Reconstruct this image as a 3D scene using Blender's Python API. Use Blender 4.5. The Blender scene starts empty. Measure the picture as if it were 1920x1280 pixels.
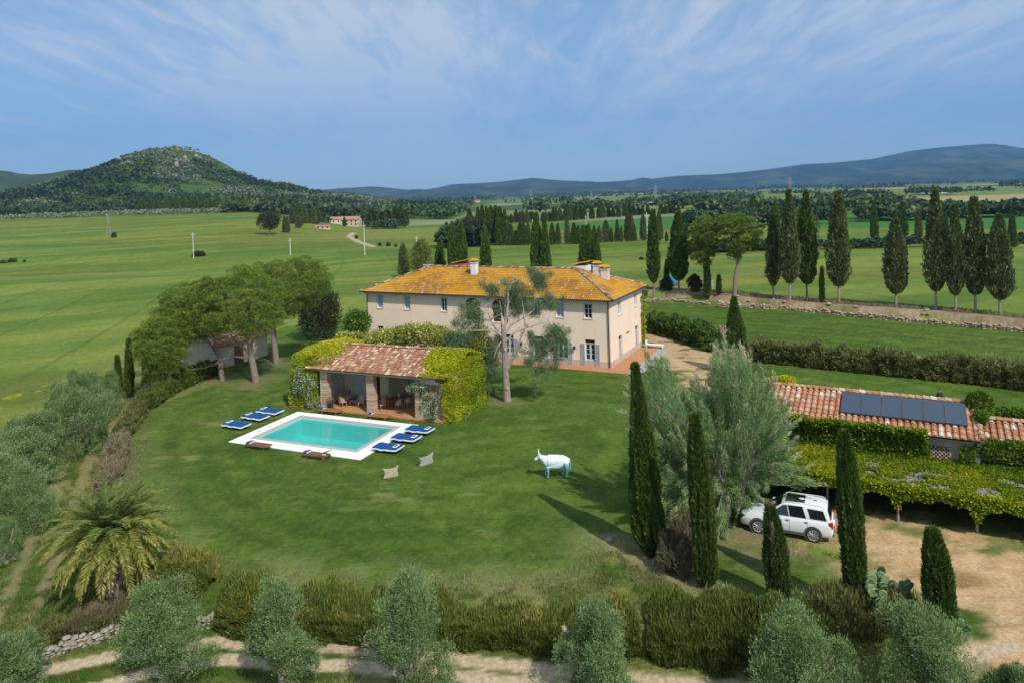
import bpy, bmesh, math, random
import numpy as np
from mathutils import Vector, Matrix, Euler

# ------------------------------------------------------------------ camera, sky, sun, exposure
SC = bpy.context.scene
COL = SC.collection
F, U0, V0, RO, CH = 1350.0, 960.0, 366.0, 0.032, 18.0      # focal px (1920 wide), principal point, roll, camera height
cam = bpy.data.cameras.new('camera'); camo = bpy.data.objects.new('camera', cam); COL.objects.link(camo)
cam.sensor_width = 36.0; cam.lens = 36.0 * F / 1920.0
cam.shift_y = -(640 - V0) / 1920.0
cam.clip_start = 0.5; cam.clip_end = 60000
camo.matrix_world = Matrix.Translation((0, 0, CH)) @ Matrix.Rotation(math.radians(90), 4, 'X') @ Matrix.Rotation(-RO, 4, 'Z')
SC.camera = camo
SUN = Vector((0.52, -0.85, 0)).normalized(); ELEV = math.radians(47)
SUN = Vector((SUN.x * math.cos(ELEV), SUN.y * math.cos(ELEV), math.sin(ELEV)))
w = bpy.data.worlds.new('World'); SC.world = w; w.use_nodes = True
nt = w.node_tree; nt.nodes.clear()
def N(nt, t, **k):
    n = nt.nodes.new(t)
    for a, b in k.items():
        if a.startswith('i_'):
            n.inputs[a[2:].replace('_', ' ')].default_value = b
        else: setattr(n, a, b)
    return n
def L(nt, a, b): nt.links.new(a, b)
def ramp(nt, fac, stops, interp='LINEAR'):
    r = N(nt, 'ShaderNodeValToRGB'); r.color_ramp.interpolation = interp
    e = r.color_ramp.elements
    while len(e) < len(stops): e.new(0.5)
    for i, (p, c) in enumerate(stops):
        e[i].position = p; e[i].color = (c[0], c[1], c[2], 1) if hasattr(c, '__len__') else (c, c, c, 1)
    if fac is not None: L(nt, fac, r.inputs[0])
    return r
def math_(nt, op, a, b=None, c=None):
    m = N(nt, 'ShaderNodeMath', operation=op)
    for i, x in enumerate((a, b, c)):
        if x is None: continue
        if isinstance(x, (int, float)): m.inputs[i].default_value = x
        else: L(nt, x, m.inputs[i])
    return m.outputs[0]
def mix(nt, fac, a, b, mode='MIX'):
    m = N(nt, 'ShaderNodeMix', data_type='RGBA', blend_type=mode)
    for s, x in ((0, fac), (6, a), (7, b)):
        if isinstance(x, (int, float)): m.inputs[s].default_value = x
        elif isinstance(x, tuple): m.inputs[s].default_value = (x[0], x[1], x[2], 1)
        else: L(nt, x, m.inputs[s])
    return m.outputs[2]
sky = N(nt, 'ShaderNodeTexSky', sky_type='NISHITA', sun_disc=False, sun_elevation=ELEV, sun_rotation=math.atan2(SUN.x, SUN.y),
        air_density=1.0, dust_density=0.6, ozone_density=2.2, altitude=100)
tc = N(nt, 'ShaderNodeTexCoord'); sep = N(nt, 'ShaderNodeSeparateXYZ'); L(nt, tc.outputs['Generated'], sep.inputs[0])
zc = math_(nt, 'MAXIMUM', sep.outputs[2], 0.02); za = math_(nt, 'ADD', zc, 0.10)
cx = math_(nt, 'DIVIDE', sep.outputs[0], za); cy = math_(nt, 'DIVIDE', sep.outputs[1], za)
cv = N(nt, 'ShaderNodeCombineXYZ'); L(nt, cx, cv.inputs[0]); L(nt, cy, cv.inputs[1])
mp = N(nt, 'ShaderNodeMapping'); mp.inputs['Rotation'].default_value = (0, 0, math.radians(38)); mp.inputs['Scale'].default_value = (1.0, 0.30, 1); L(nt, cv.outputs[0], mp.inputs[0])
mp2 = N(nt, 'ShaderNodeMapping'); mp2.inputs['Rotation'].default_value = (0, 0, math.radians(-48)); mp2.inputs['Scale'].default_value = (3.2, 0.8, 1); L(nt, cv.outputs[0], mp2.inputs[0])
n1 = N(nt, 'ShaderNodeTexNoise', i_Scale=0.55, i_Detail=5.0, i_Roughness=0.55, i_Distortion=0.3); L(nt, mp.outputs[0], n1.inputs[0])
n2 = N(nt, 'ShaderNodeTexNoise', i_Scale=2.0, i_Detail=6.0, i_Roughness=0.6, i_Distortion=0.5); L(nt, mp2.outputs[0], n2.inputs[0])
n3 = N(nt, 'ShaderNodeTexNoise', i_Scale=6.0, i_Detail=8.0, i_Roughness=0.7, i_Distortion=0.6); L(nt, mp.outputs[0], n3.inputs[0])
s1 = math_(nt, 'MULTIPLY_ADD', n2.outputs[0], 0.45, math_(nt, 'MULTIPLY', n1.outputs[0], 0.85))
s2 = math_(nt, 'MULTIPLY_ADD', n3.outputs[0], 0.22, s1)
cl = ramp(nt, s2, [(0.66, 0.0), (0.76, 0.5), (0.84, 1.0)])
hz = ramp(nt, sep.outputs[2], [(0.0, 0.0), (0.09, 0.45), (0.22, 1.0)])
cf = math_(nt, 'MULTIPLY', math_(nt, 'MULTIPLY', cl.outputs[0], hz.outputs[0]), 0.72)
skyc = mix(nt, 1.0, sky.outputs[0], (0.62, 0.88, 1.12), 'MULTIPLY')
veil = mix(nt, 0.60, skyc, (2.75, 3.85, 4.95))
cm = mix(nt, cf, veil, (5.0, 5.5, 6.2))
bg = N(nt, 'ShaderNodeBackground', i_Strength=0.135); L(nt, cm, bg.inputs[0])
wo = N(nt, 'ShaderNodeOutputWorld'); L(nt, bg.outputs[0], wo.inputs[0])
sl = bpy.data.lights.new('sun', 'SUN'); sl.energy = 4.0; sl.angle = math.radians(0.6); sl.color = (1.0, 0.95, 0.86)
so = bpy.data.objects.new('sun', sl); COL.objects.link(so); so.rotation_euler = SUN.to_track_quat('Z', 'Y').to_euler(); so.location = (30, -40, 60)
SC.view_settings.view_transform = 'Standard'; SC.view_settings.look = 'None'; SC.view_settings.gamma = 1; SC.view_settings.exposure = 0.0
SC.render.engine = 'CYCLES'; SC.cycles.use_denoising = True; SC.cycles.max_bounces = 6; SC.cycles.transparent_max_bounces = 12; SC.cycles.volume_bounces = 0
SC.cycles.use_adaptive_sampling = True; SC.cycles.adaptive_threshold = 0.015; SC.cycles.sample_clamp_indirect = 6

R = random.Random(7); NR = np.random.default_rng(11)
cR, sR = math.cos(RO), math.sin(RO)
def ray(u, v):
    du = u - U0; dv = V0 - v
    return (du * cR + dv * sR) / F, (-du * sR + dv * cR) / F
def P(u, v, z=0.0):
    a, b = ray(u, v); y = (z - CH) / b
    return Vector((a * y, y, z))
def at_depth(u, v, y):
    a, b = ray(u, v); return Vector((a * y, y, CH + b * y))

# ------------------------------------------------------------------ numpy noise
def _h(ix, iy, s):
    n = (ix.astype(np.int64) * 374761393 + iy.astype(np.int64) * 668265263 + s * 974711) & 0x7fffffff
    n = ((n ^ (n >> 13)) * 1274126177) & 0x7fffffff
    return ((n ^ (n >> 16)) & 0xffff) / 65535.0
def vn(x, y, s=0):
    x = np.asarray(x, float); y = np.asarray(y, float)
    xi = np.floor(x); yi = np.floor(y); fx = x - xi; fy = y - yi
    fx = fx * fx * (3 - 2 * fx); fy = fy * fy * (3 - 2 * fy)
    a = _h(xi, yi, s); b = _h(xi + 1, yi, s); c = _h(xi, yi + 1, s); d = _h(xi + 1, yi + 1, s)
    return (a * (1 - fx) + b * fx) * (1 - fy) + (c * (1 - fx) + d * fx) * fy
def fb(x, y, s=0, o=4, g=0.5):
    r = 0; a = 1; t = 0
    for i in range(o):
        r = r + a * vn(x * 2 ** i, y * 2 ** i, s + i * 17); t += a; a *= g
    return r / t
def sst(a, b, x):
    t = np.clip((x - a) / (b - a), 0, 1); return t * t * (3 - 2 * t)
def polyline_dist(x, y, pts, closed=False):
    d = np.full(np.shape(x), 1e9); n = len(pts)
    for i in range(n if closed else n - 1):
        ax, ay = pts[i][:2]; bx, by = pts[(i + 1) % n][:2]
        dx, dy = bx - ax, by - ay; q = dx * dx + dy * dy + 1e-9
        t = np.clip(((x - ax) * dx + (y - ay) * dy) / q, 0, 1)
        d = np.minimum(d, np.hypot(x - ax - t * dx, y - ay - t * dy))
    return d
def inside(x, y, pts):
    c = np.zeros(np.shape(x), bool); n = len(pts); j = n - 1
    for i in range(n):
        xi, yi = pts[i][:2]; xj, yj = pts[j][:2]
        if yi != yj:
            c ^= ((yi > y) != (yj > y)) & (x < (xj - xi) * (y - yi) / (yj - yi) + xi)
        j = i
    return c
def sdist(x, y, pts):           # negative inside
    d = polyline_dist(x, y, pts, True); return np.where(inside(x, y, pts), -d, d)
def px(L_, z=0.0): return [tuple(P(u, v, z)[:2]) for u, v in L_]

# ------------------------------------------------------------------ terrain
PLAT = px([(520, 602), (400, 640), (340, 690), (300, 728), (262, 765), (228, 815), (205, 870), (196, 930), (205, 1000), (255, 1060), (330, 1095), (430, 1112),
           (520, 1122), (640, 1122), (760, 1122), (900, 1122), (1050, 1126), (1200, 1146), (1350, 1168), (1500, 1182), (1650, 1192), (1800, 1212), (1950, 1262)])
PLAT += [(24, 22), (60, 24), (110, 70), (110, 135), (40, 140), (-20, 140), (-45, 112)]
HILLP = [(-400, 386), (-150, 374), (0, 372), (80, 368), (130, 356), (180, 336), (215, 326), (250, 316), (285, 303), (308, 287), (330, 282), (350, 281), (372, 288), (395, 306), (425, 324), (470, 341), (520, 354), (560, 361), (600, 368), (660, 374), (720, 381), (770, 386), (830, 386), (900, 388)]
HY = 1350.0
_hx = np.array([at_depth(u, v, HY).x for u, v in HILLP]); _hz = np.array([at_depth(u, v, HY).z for u, v in HILLP])
BANK = px([(1205, 556), (1300, 560), (1400, 571), (1560, 586), (1750, 600), (1960, 622), (2200, 650)])
def gz(x, y):
    x = np.asarray(x, float); y = np.asarray(y, float)
    d = sdist(x, y, PLAT)
    wdt = 1.1 + np.clip((y - 62) / 60, 0, 1) * 22
    z = -1.25 * sst(0.0, 1.0, d / wdt)
    z = z - 1.9 * sst(0, 110, d - 8)
    # rolling wheat field to the left
    t = x / (y + 30.0)
    lf = sst(-0.17, -0.36, t)
    z = z + lf * (2.6 * np.exp(-((y - 165 + x * 0.15) / 38.0) ** 2) - 1.8 * np.exp(-((y - 265) / 45.0) ** 2))
    z = z + lf * 13.0 * sst(260, 620, y)
    z = z + 1.3 * (fb(x / 90.0, y / 90.0, 5, 3) - 0.5) * sst(90, 250, y)
    # the wooded hill
    pr = np.interp(x + 14 * (fb(x / 60., y / 90., 9, 3) - .5), _hx, _hz, left=8, right=-3)
    k = np.exp(-np.abs((y - HY) / 330.0) ** 2.0)
    z = np.maximum(z, (pr + 5) * k - 5 + (fb(x / 70., y / 70., 31, 4) - .5) * 16 * k) if np.ndim(x) else max(float(z), float((pr + 5) * k - 5))
    # soil bank on the right
    bd = polyline_dist(x, y, BANK); 
    side = sdist(x, y, BANK + [(160, 60), (160, 300), (10, 300)])
    z = z + np.where(side < 0, 0.9, 0.0) * sst(9.0, 1.2, bd) * sst(0.0, 0.7, bd)
    return z
def G(u, v):                      # point of the ground seen at a pixel of the photograph
    z = 0.0
    for _ in range(14):
        p = P(u, v, z); z = 0.5 * z + 0.5 * float(gz(p.x, p.y))
    p.z = z; return p
def hit(u, v, y0=60, y1=6000):
    ys_ = np.geomspace(y0, y1, 1400); a, b = ray(u, v); z = CH + b * ys_; g = gz(a * ys_, ys_); k = int(np.argmax(z < g)); return Vector((float(a * ys_[k]), float(ys_[k]), float(g[k])))
def gzf(x, y): return float(gz(np.array([x]), np.array([y]))[0])

# ------------------------------------------------------------------ materials
def base_mat(name, rough=0.7, spec=0.3, metal=0.0):
    m = bpy.data.materials.new(name); m.use_nodes = True; t = m.node_tree
    b = t.nodes['Principled BSDF']; b.inputs['Roughness'].default_value = rough; b.inputs['Metallic'].default_value = metal
    b.inputs['Specular IOR Level'].default_value = spec
    return m, t, b
def bump(t, b, scale, strength, dist=0.02, detail=4.0, coord='Object'):
    c = N(t, 'ShaderNodeTexCoord'); n = N(t, 'ShaderNodeTexNoise', i_Scale=scale, i_Detail=detail); L(t, c.outputs[coord], n.inputs[0])
    u = N(t, 'ShaderNodeBump', i_Strength=strength, i_Distance=dist); L(t, n.outputs[0], u.inputs['Height']); L(t, u.outputs[0], b.inputs['Normal'])
def M(name, c1, c2=None, scale=4.0, rough=0.7, spec=0.3, metal=0.0, bmp=0.0, bscale=None, stretch=None, lo=0.35, hi=0.65, detail=5.0):
    m, t, b = base_mat(name, rough, spec, metal)
    if c2 is None: c2 = tuple(x * 0.82 for x in c1)
    c = N(t, 'ShaderNodeTexCoord'); mp = N(t, 'ShaderNodeMapping'); L(t, c.outputs['Object'], mp.inputs[0])
    if stretch: mp.inputs['Scale'].default_value = stretch
    n = N(t, 'ShaderNodeTexNoise', i_Scale=scale, i_Detail=detail, i_Roughness=0.6); L(t, mp.outputs[0], n.inputs[0])
    r = ramp(t, n.outputs[0], [(lo, c1), (hi, c2)]); L(t, r.outputs[0], b.inputs['Base Color'])
    if bmp: bump(t, b, bscale or scale * 4, bmp)
    return m
def Mleaf(name, stops, trans=0.28, rough=0.55, spec=0.25):
    m, t, b = base_mat(name, rough, spec)
    a = N(t, 'ShaderNodeAttribute', attribute_name='v'); r = ramp(t, a.outputs['Fac'], stops)
    L(t, r.outputs[0], b.inputs['Base Color'])
    tr = N(t, 'ShaderNodeBsdfTranslucent'); L(t, r.outputs[0], tr.inputs[0])
    ms = N(t, 'ShaderNodeMixShader'); ms.inputs[0].default_value = trans; L(t, b.outputs[0], ms.inputs[1]); L(t, tr.outputs[0], ms.inputs[2])
    L(t, ms.outputs[0], t.nodes['Material Output'].inputs[0])
    return m
def Mattr(name, stops, rough=0.8, bmp=0.0, bscale=20, interp='LINEAR', nscale=None, namt=0.0, ncol=(0, 0, 0), nlo=.5, nhi=.62):
    m, t, b = base_mat(name, rough, 0.2)
    a = N(t, 'ShaderNodeAttribute', attribute_name='v'); r = ramp(t, a.outputs['Fac'], stops, interp); o = r.outputs[0]
    if nscale:
        c = N(t, 'ShaderNodeTexCoord'); n = N(t, 'ShaderNodeTexNoise', i_Scale=nscale, i_Detail=8.0, i_Roughness=0.7); L(t, c.outputs['Object'], n.inputs[0])
        rr = ramp(t, n.outputs[0], [(nlo, 0.0), (nhi, 1.0)]); o = mix(t, math_(t, 'MULTIPLY', rr.outputs[0], namt), o, ncol)
    L(t, o, b.inputs['Base Color'])
    if bmp: bump(t, b, bscale, bmp)
    return m

PLASTER = M('plaster', (0.90, 0.71, 0.56), (0.84, 0.65, 0.51), 0.7, rough=0.9, bmp=0.15, bscale=25, lo=.3, hi=.75, detail=8)
def weather(m, amt, c, sc, st, lo=.55, hi=.75):
    t = m.node_tree; b = t.nodes['Principled BSDF']; src = b.inputs['Base Color'].links[0].from_socket
    co = N(t, 'ShaderNodeTexCoord'); mp = N(t, 'ShaderNodeMapping'); mp.inputs['Scale'].default_value = st; L(t, co.outputs['Object'], mp.inputs[0])
    n = N(t, 'ShaderNodeTexNoise', i_Scale=sc, i_Detail=7.0, i_Roughness=0.65); L(t, mp.outputs[0], n.inputs[0])
    r = ramp(t, n.outputs[0], [(lo, 0.0), (hi, 1.0)]); o = mix(t, math_(t, 'MULTIPLY', r.outputs[0], amt), src, c)
    L(t, o, b.inputs['Base Color'])
weather(PLASTER, 0.30, (0.50, 0.42, 0.36), 1.0, (1.6, 1.6, 0.22))
weather(PLASTER, 0.35, (0.66, 0.46, 0.26), 1.3, (0.3, 0.3, 1.2), .58, .72)
PLASTER2 = M('cream_plaster', (0.62, 0.54, 0.38), (0.52, 0.45, 0.32), 1.2, rough=0.9, bmp=0.1, bscale=30)
RAMP_VILLA = [(0.0, (0.13, 0.07, 0.04)), (0.15, (0.28, 0.13, 0.03)), (0.4, (0.42, 0.20, 0.018)), (0.68, (0.56, 0.295, 0.022)), (0.80, (0.44, 0.27, 0.07)), (0.9, (0.34, 0.24, 0.18)), (1.0, (0.52, 0.44, 0.35))]
TILE_V = Mattr('lichen_tiles', RAMP_VILLA, 0.9, 0.6, 26, nscale=9.0, namt=0.22, ncol=(0.36, 0.22, 0.12), nlo=.52, nhi=.64)
TILE_P = Mattr('terracotta_tiles', [(0.0, (0.14, 0.075, 0.055)), (0.25, (0.30, 0.13, 0.075)), (0.55, (0.42, 0.21, 0.12)), (0.72, (0.42, 0.28, 0.19)), (0.86, (0.54, 0.42, 0.28)), (1.0, (0.66, 0.55, 0.37))], 0.9, 0.4, 30,
               nscale=7.0, namt=0.3, ncol=(0.25, 0.21, 0.18))
TILE_O = Mattr('orange_tiles', [(0.0, (0.15, 0.08, 0.06)), (0.3, (0.40, 0.16, 0.07)), (0.6, (0.50, 0.23, 0.10)), (0.8, (0.46, 0.34, 0.26)), (1.0, (0.62, 0.56, 0.48))], 0.9, 0.4, 30,
               nscale=5.0, namt=0.5, ncol=(0.45, 0.42, 0.38))
UNDER = M('roof_underlay', (0.10, 0.065, 0.045), rough=0.9)
WOOD_D = M('dark_wood', (0.10, 0.055, 0.032), (0.16, 0.09, 0.05), 6, stretch=(1, 8, 8))
GUTTER = M('copper_gutter', (0.09, 0.05, 0.038), rough=0.5, metal=0.3)
FRAME = M('painted_frame', (0.60, 0.66, 0.70), (0.52, 0.58, 0.62), 5, rough=0.5)
SHUT = M('grey_shutter', (0.42, 0.45, 0.49), (0.35, 0.38, 0.42), 3, rough=0.6)
GLASS, _t, _b = base_mat('window_glass', 0.08, 0.6); _b.inputs['Base Color'].default_value = (0.025, 0.032, 0.035, 1)
CURT = M('pale_shutter_panel', (0.36, 0.44, 0.47), (0.28, 0.36, 0.40), 3, rough=0.6)
STONE_T = M('white_stone_trim', (0.66, 0.62, 0.55), rough=0.8)
DARK = M('painted_recess_shade', (0.03, 0.022, 0.018), rough=0.9)  # near-black that stands in for shade in openings and under the carport
SHADE = M('shaded_loggia_plaster', (0.24, 0.17, 0.13), rough=0.9)  # shade inside the loggia put into a darker plaster colour
BARK = M('bark', (0.16, 0.12, 0.095), (0.28, 0.22, 0.18), 5, rough=0.95, bmp=0.6, bscale=12, stretch=(3, 3, 0.6))
BARK_P = M('pine_bark', (0.17, 0.12, 0.10), (0.30, 0.24, 0.21), 4, rough=0.95, bmp=0.8, bscale=9, stretch=(3, 3, 1))
BARK_G = M('grey_bark', (0.22, 0.17, 0.14), (0.36, 0.30, 0.26), 3, rough=0.95, bmp=0.7, bscale=9, stretch=(3, 3, 0.7))
DEAD = M('bare_branch', (0.30, 0.24, 0.20), (0.46, 0.41, 0.38), 3, rough=0.9)
CYP = Mleaf('cypress_foliage', [(0, (0.031, 0.059, 0.014)), (0.5, (0.077, 0.131, 0.023)), (0.9, (0.145, 0.200, 0.037)), (1, (0.290, 0.244, 0.075))], 0.12)
CYPM = Mleaf('grey_cypress_foliage', [(0, (0.051, 0.076, 0.026)), (0.5, (0.114, 0.149, 0.049)), (0.9, (0.219, 0.251, 0.090)), (1, (0.438, 0.384, 0.204))], 0.12)
OLIVE = Mleaf('olive_foliage', [(0, (0.076, 0.126, 0.040)), (0.4, (0.155, 0.237, 0.080)), (0.75, (0.266, 0.369, 0.143)), (1, (0.460, 0.563, 0.275))], 0.2, 0.5)
PINE = Mleaf('pine_foliage', [(0, (0.075, 0.125, 0.019)), (0.5, (0.158, 0.231, 0.032)), (0.85, (0.260, 0.324, 0.047)), (1, (0.409, 0.354, 0.078))], 0.2)
PINEY = Mleaf('yellow_pine_foliage', [(0, (0.066, 0.103, 0.020)), (0.5, (0.144, 0.199, 0.034)), (1, (0.265, 0.303, 0.065))], 0.2)
OAK = Mleaf('dark_oak_foliage', [(0, (0.026, 0.035, 0.017)), (0.6, (0.065, 0.080, 0.032)), (1, (0.131, 0.145, 0.065))], 0.15)
CEDAR = Mleaf('blue_conifer_foliage', [(0, (0.065, 0.109, 0.054)), (0.6, (0.152, 0.231, 0.104)), (1, (0.323, 0.417, 0.191))], 0.2)
IVYY = Mleaf('yellow_creeper', [(0, (0.117, 0.190, 0.011)), (0.4, (0.320, 0.393, 0.016)), (0.8, (0.582, 0.538, 0.020)), (1, (0.801, 0.670, 0.041))], 0.3)
IVYG = Mleaf('green_creeper', [(0, (0.034, 0.078, 0.007)), (0.5, (0.101, 0.179, 0.013)), (1, (0.224, 0.302, 0.022))], 0.3)
IVYO = Mleaf('carport_creeper', [(0, (0.063, 0.131, 0.010)), (0.35, (0.172, 0.278, 0.014)), (0.65, (0.423, 0.432, 0.018)), (0.9, (0.690, 0.554, 0.024)), (1, (0.657, 0.400, 0.086))], 0.3)
ROSE = Mleaf('pergola_rose', [(0, (0.119, 0.163, 0.032)), (0.6, (0.300, 0.326, 0.062)), (0.85, (0.560, 0.518, 0.106)), (1, (0.900, 0.900, 0.387))], 0.25)
HEDGE = Mleaf('hedge_foliage', [(0, (0.066, 0.097, 0.018)), (0.5, (0.140, 0.184, 0.033)), (0.8, (0.243, 0.254, 0.053)), (1, (0.448, 0.298, 0.091))], 0.2)
HEDGEB = Mleaf('brown_hedge_foliage', [(0, (0.074, 0.081, 0.023)), (0.6, (0.164, 0.173, 0.051)), (1, (0.326, 0.299, 0.116))], 0.2)
BUSH = Mleaf('bush_foliage', [(0, (0.043, 0.087, 0.014)), (0.6, (0.109, 0.189, 0.029)), (1, (0.217, 0.304, 0.051))], 0.25)
TAMA = Mleaf('tamarisk_foliage', [(0, (0.116, 0.189, 0.075)), (0.5, (0.252, 0.380, 0.149)), (1, (0.424, 0.558, 0.231))], 0.25)
PLUME = Mleaf('tamarisk_plume', [(0, (0.370, 0.296, 0.185)), (1, (0.678, 0.567, 0.394))], 0.3)
WHITEF = Mleaf('white_blossom', [(0, (0.616, 0.672, 0.504)), (1, (0.900, 0.900, 0.874))], 0.25)
DRY = Mleaf('dry_grass_blades', [(0, (0.157, 0.129, 0.067)), (0.5, (0.269, 0.224, 0.129)), (1, (0.448, 0.381, 0.246))], 0.25)
GRASSB = Mleaf('rough_grass_blades', [(0, (0.056, 0.095, 0.017)), (0.6, (0.134, 0.185, 0.034)), (1, (0.314, 0.302, 0.101))], 0.25)
PALM = Mleaf('palm_leaflets', [(0, (0.051, 0.094, 0.026)), (0.5, (0.145, 0.196, 0.041)), (0.85, (0.334, 0.304, 0.058)), (1, (0.551, 0.420, 0.160))], 0.2, 0.45)
CACT = M('cactus_skin', (0.13, 0.21, 0.10), (0.20, 0.27, 0.11), 3, rough=0.6)
FARW = Mleaf('far_wood_foliage', [(0, (0.027, 0.048, 0.027)), (0.35, (0.054, 0.089, 0.040)), (0.6, (0.092, 0.150, 0.044)), (0.8, (0.168, 0.200, 0.124)), (1, (0.259, 0.286, 0.216))], 0.1)
ROCK = M('pale_rock', (0.38, 0.34, 0.28), (0.24, 0.21, 0.17), 2.5, rough=0.95, bmp=0.5)
ROCKY = M('ochre_rock', (0.50, 0.37, 0.22), (0.33, 0.25, 0.17), 2.5, rough=0.95, bmp=0.5)
BRICK = M('brick', (0.40, 0.23, 0.14), (0.52, 0.36, 0.23), 8, rough=0.9, bmp=0.4, stretch=(1, 1, 4))
COTTO = M('cotto_paving', (0.50, 0.24, 0.11), (0.40, 0.18, 0.085), 2.5, rough=0.85, bmp=0.2)
PAVE = M('grey_paving', (0.38, 0.36, 0.34), (0.30, 0.28, 0.27), 3, rough=0.9)
WHITE = M('white_paint', (0.78, 0.79, 0.80), (0.72, 0.73, 0.74), 3, rough=0.6)
DECK = M('white_stone_deck', (0.86, 0.85, 0.83), (0.80, 0.79, 0.77), 2, rough=0.8)
COPE = M('beige_coping', (0.50, 0.44, 0.38), (0.40, 0.35, 0.30), 3, rough=0.8)
POOLM = M('pool_lining', (0.40, 0.72, 0.70), (0.34, 0.66, 0.64), 0.6, rough=0.6)
TEAK = M('teak', (0.24, 0.12, 0.055), (0.16, 0.085, 0.045), 5, rough=0.6, stretch=(8, 1, 8))
TEAKO = M('orange_teak', (0.38, 0.18, 0.055), (0.28, 0.13, 0.045), 5, rough=0.6, stretch=(8, 1, 8))
BLUE = M('blue_terry', (0.008, 0.085, 0.27), (0.006, 0.06, 0.19), 8, rough=0.95, bmp=0.3, bscale=60)
WTERRY = M('white_terry', (0.74, 0.76, 0.80), rough=0.95)
WICK = M('wicker', (0.52, 0.40, 0.23), (0.38, 0.28, 0.15), 30, rough=0.8, bmp=0.4)
CONC = M('concrete', (0.52, 0.51, 0.48), (0.42, 0.41, 0.39), 2, rough=0.85)
STEEL = M('galvanised_steel', (0.42, 0.43, 0.44), rough=0.5, metal=0.4)
CARP, _t, _b = base_mat('car_paint', 0.22, 0.5); _b.inputs['Base Color'].default_value = (0.74, 0.76, 0.78, 1); _b.inputs['Coat Weight'].default_value = 0.6
RUB = M('rubber', (0.03, 0.03, 0.03), rough=0.8); PLAST = M('grey_plastic', (0.10, 0.10, 0.105), rough=0.6)
CGLASS, _t, _b = base_mat('car_glass', 0.05, 0.8); _b.inputs['Base Color'].default_value = (0.012, 0.016, 0.02, 1)
ALLOY = M('alloy', (0.6, 0.61, 0.63), rough=0.3, metal=0.7)
RED = M('red_plastic', (0.55, 0.02, 0.02), rough=0.4); ORANGE = M('orange_cloth', (0.75, 0.10, 0.03), rough=0.7)
SOLAR, _t, _b = base_mat('solar_glass', 0.12, 0.5); _b.inputs['Base Color'].default_value = (0.055, 0.075, 0.105, 1)
TEAL = M('teal_plastic', (0.02, 0.42, 0.30), rough=0.5); BLUEP = M('blue_plastic', (0.06, 0.22, 0.40), rough=0.6)
CLOTHD = M('dark_blue_cloth', (0.02, 0.03, 0.055), rough=0.9); SKIN = M('skin', (0.35, 0.20, 0.14), rough=0.6); HAIR = M('dark_hair', (0.02, 0.015, 0.012), rough=0.7)
PINKP = M('pink_plaster', (0.42, 0.14, 0.13), rough=0.9)

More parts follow.
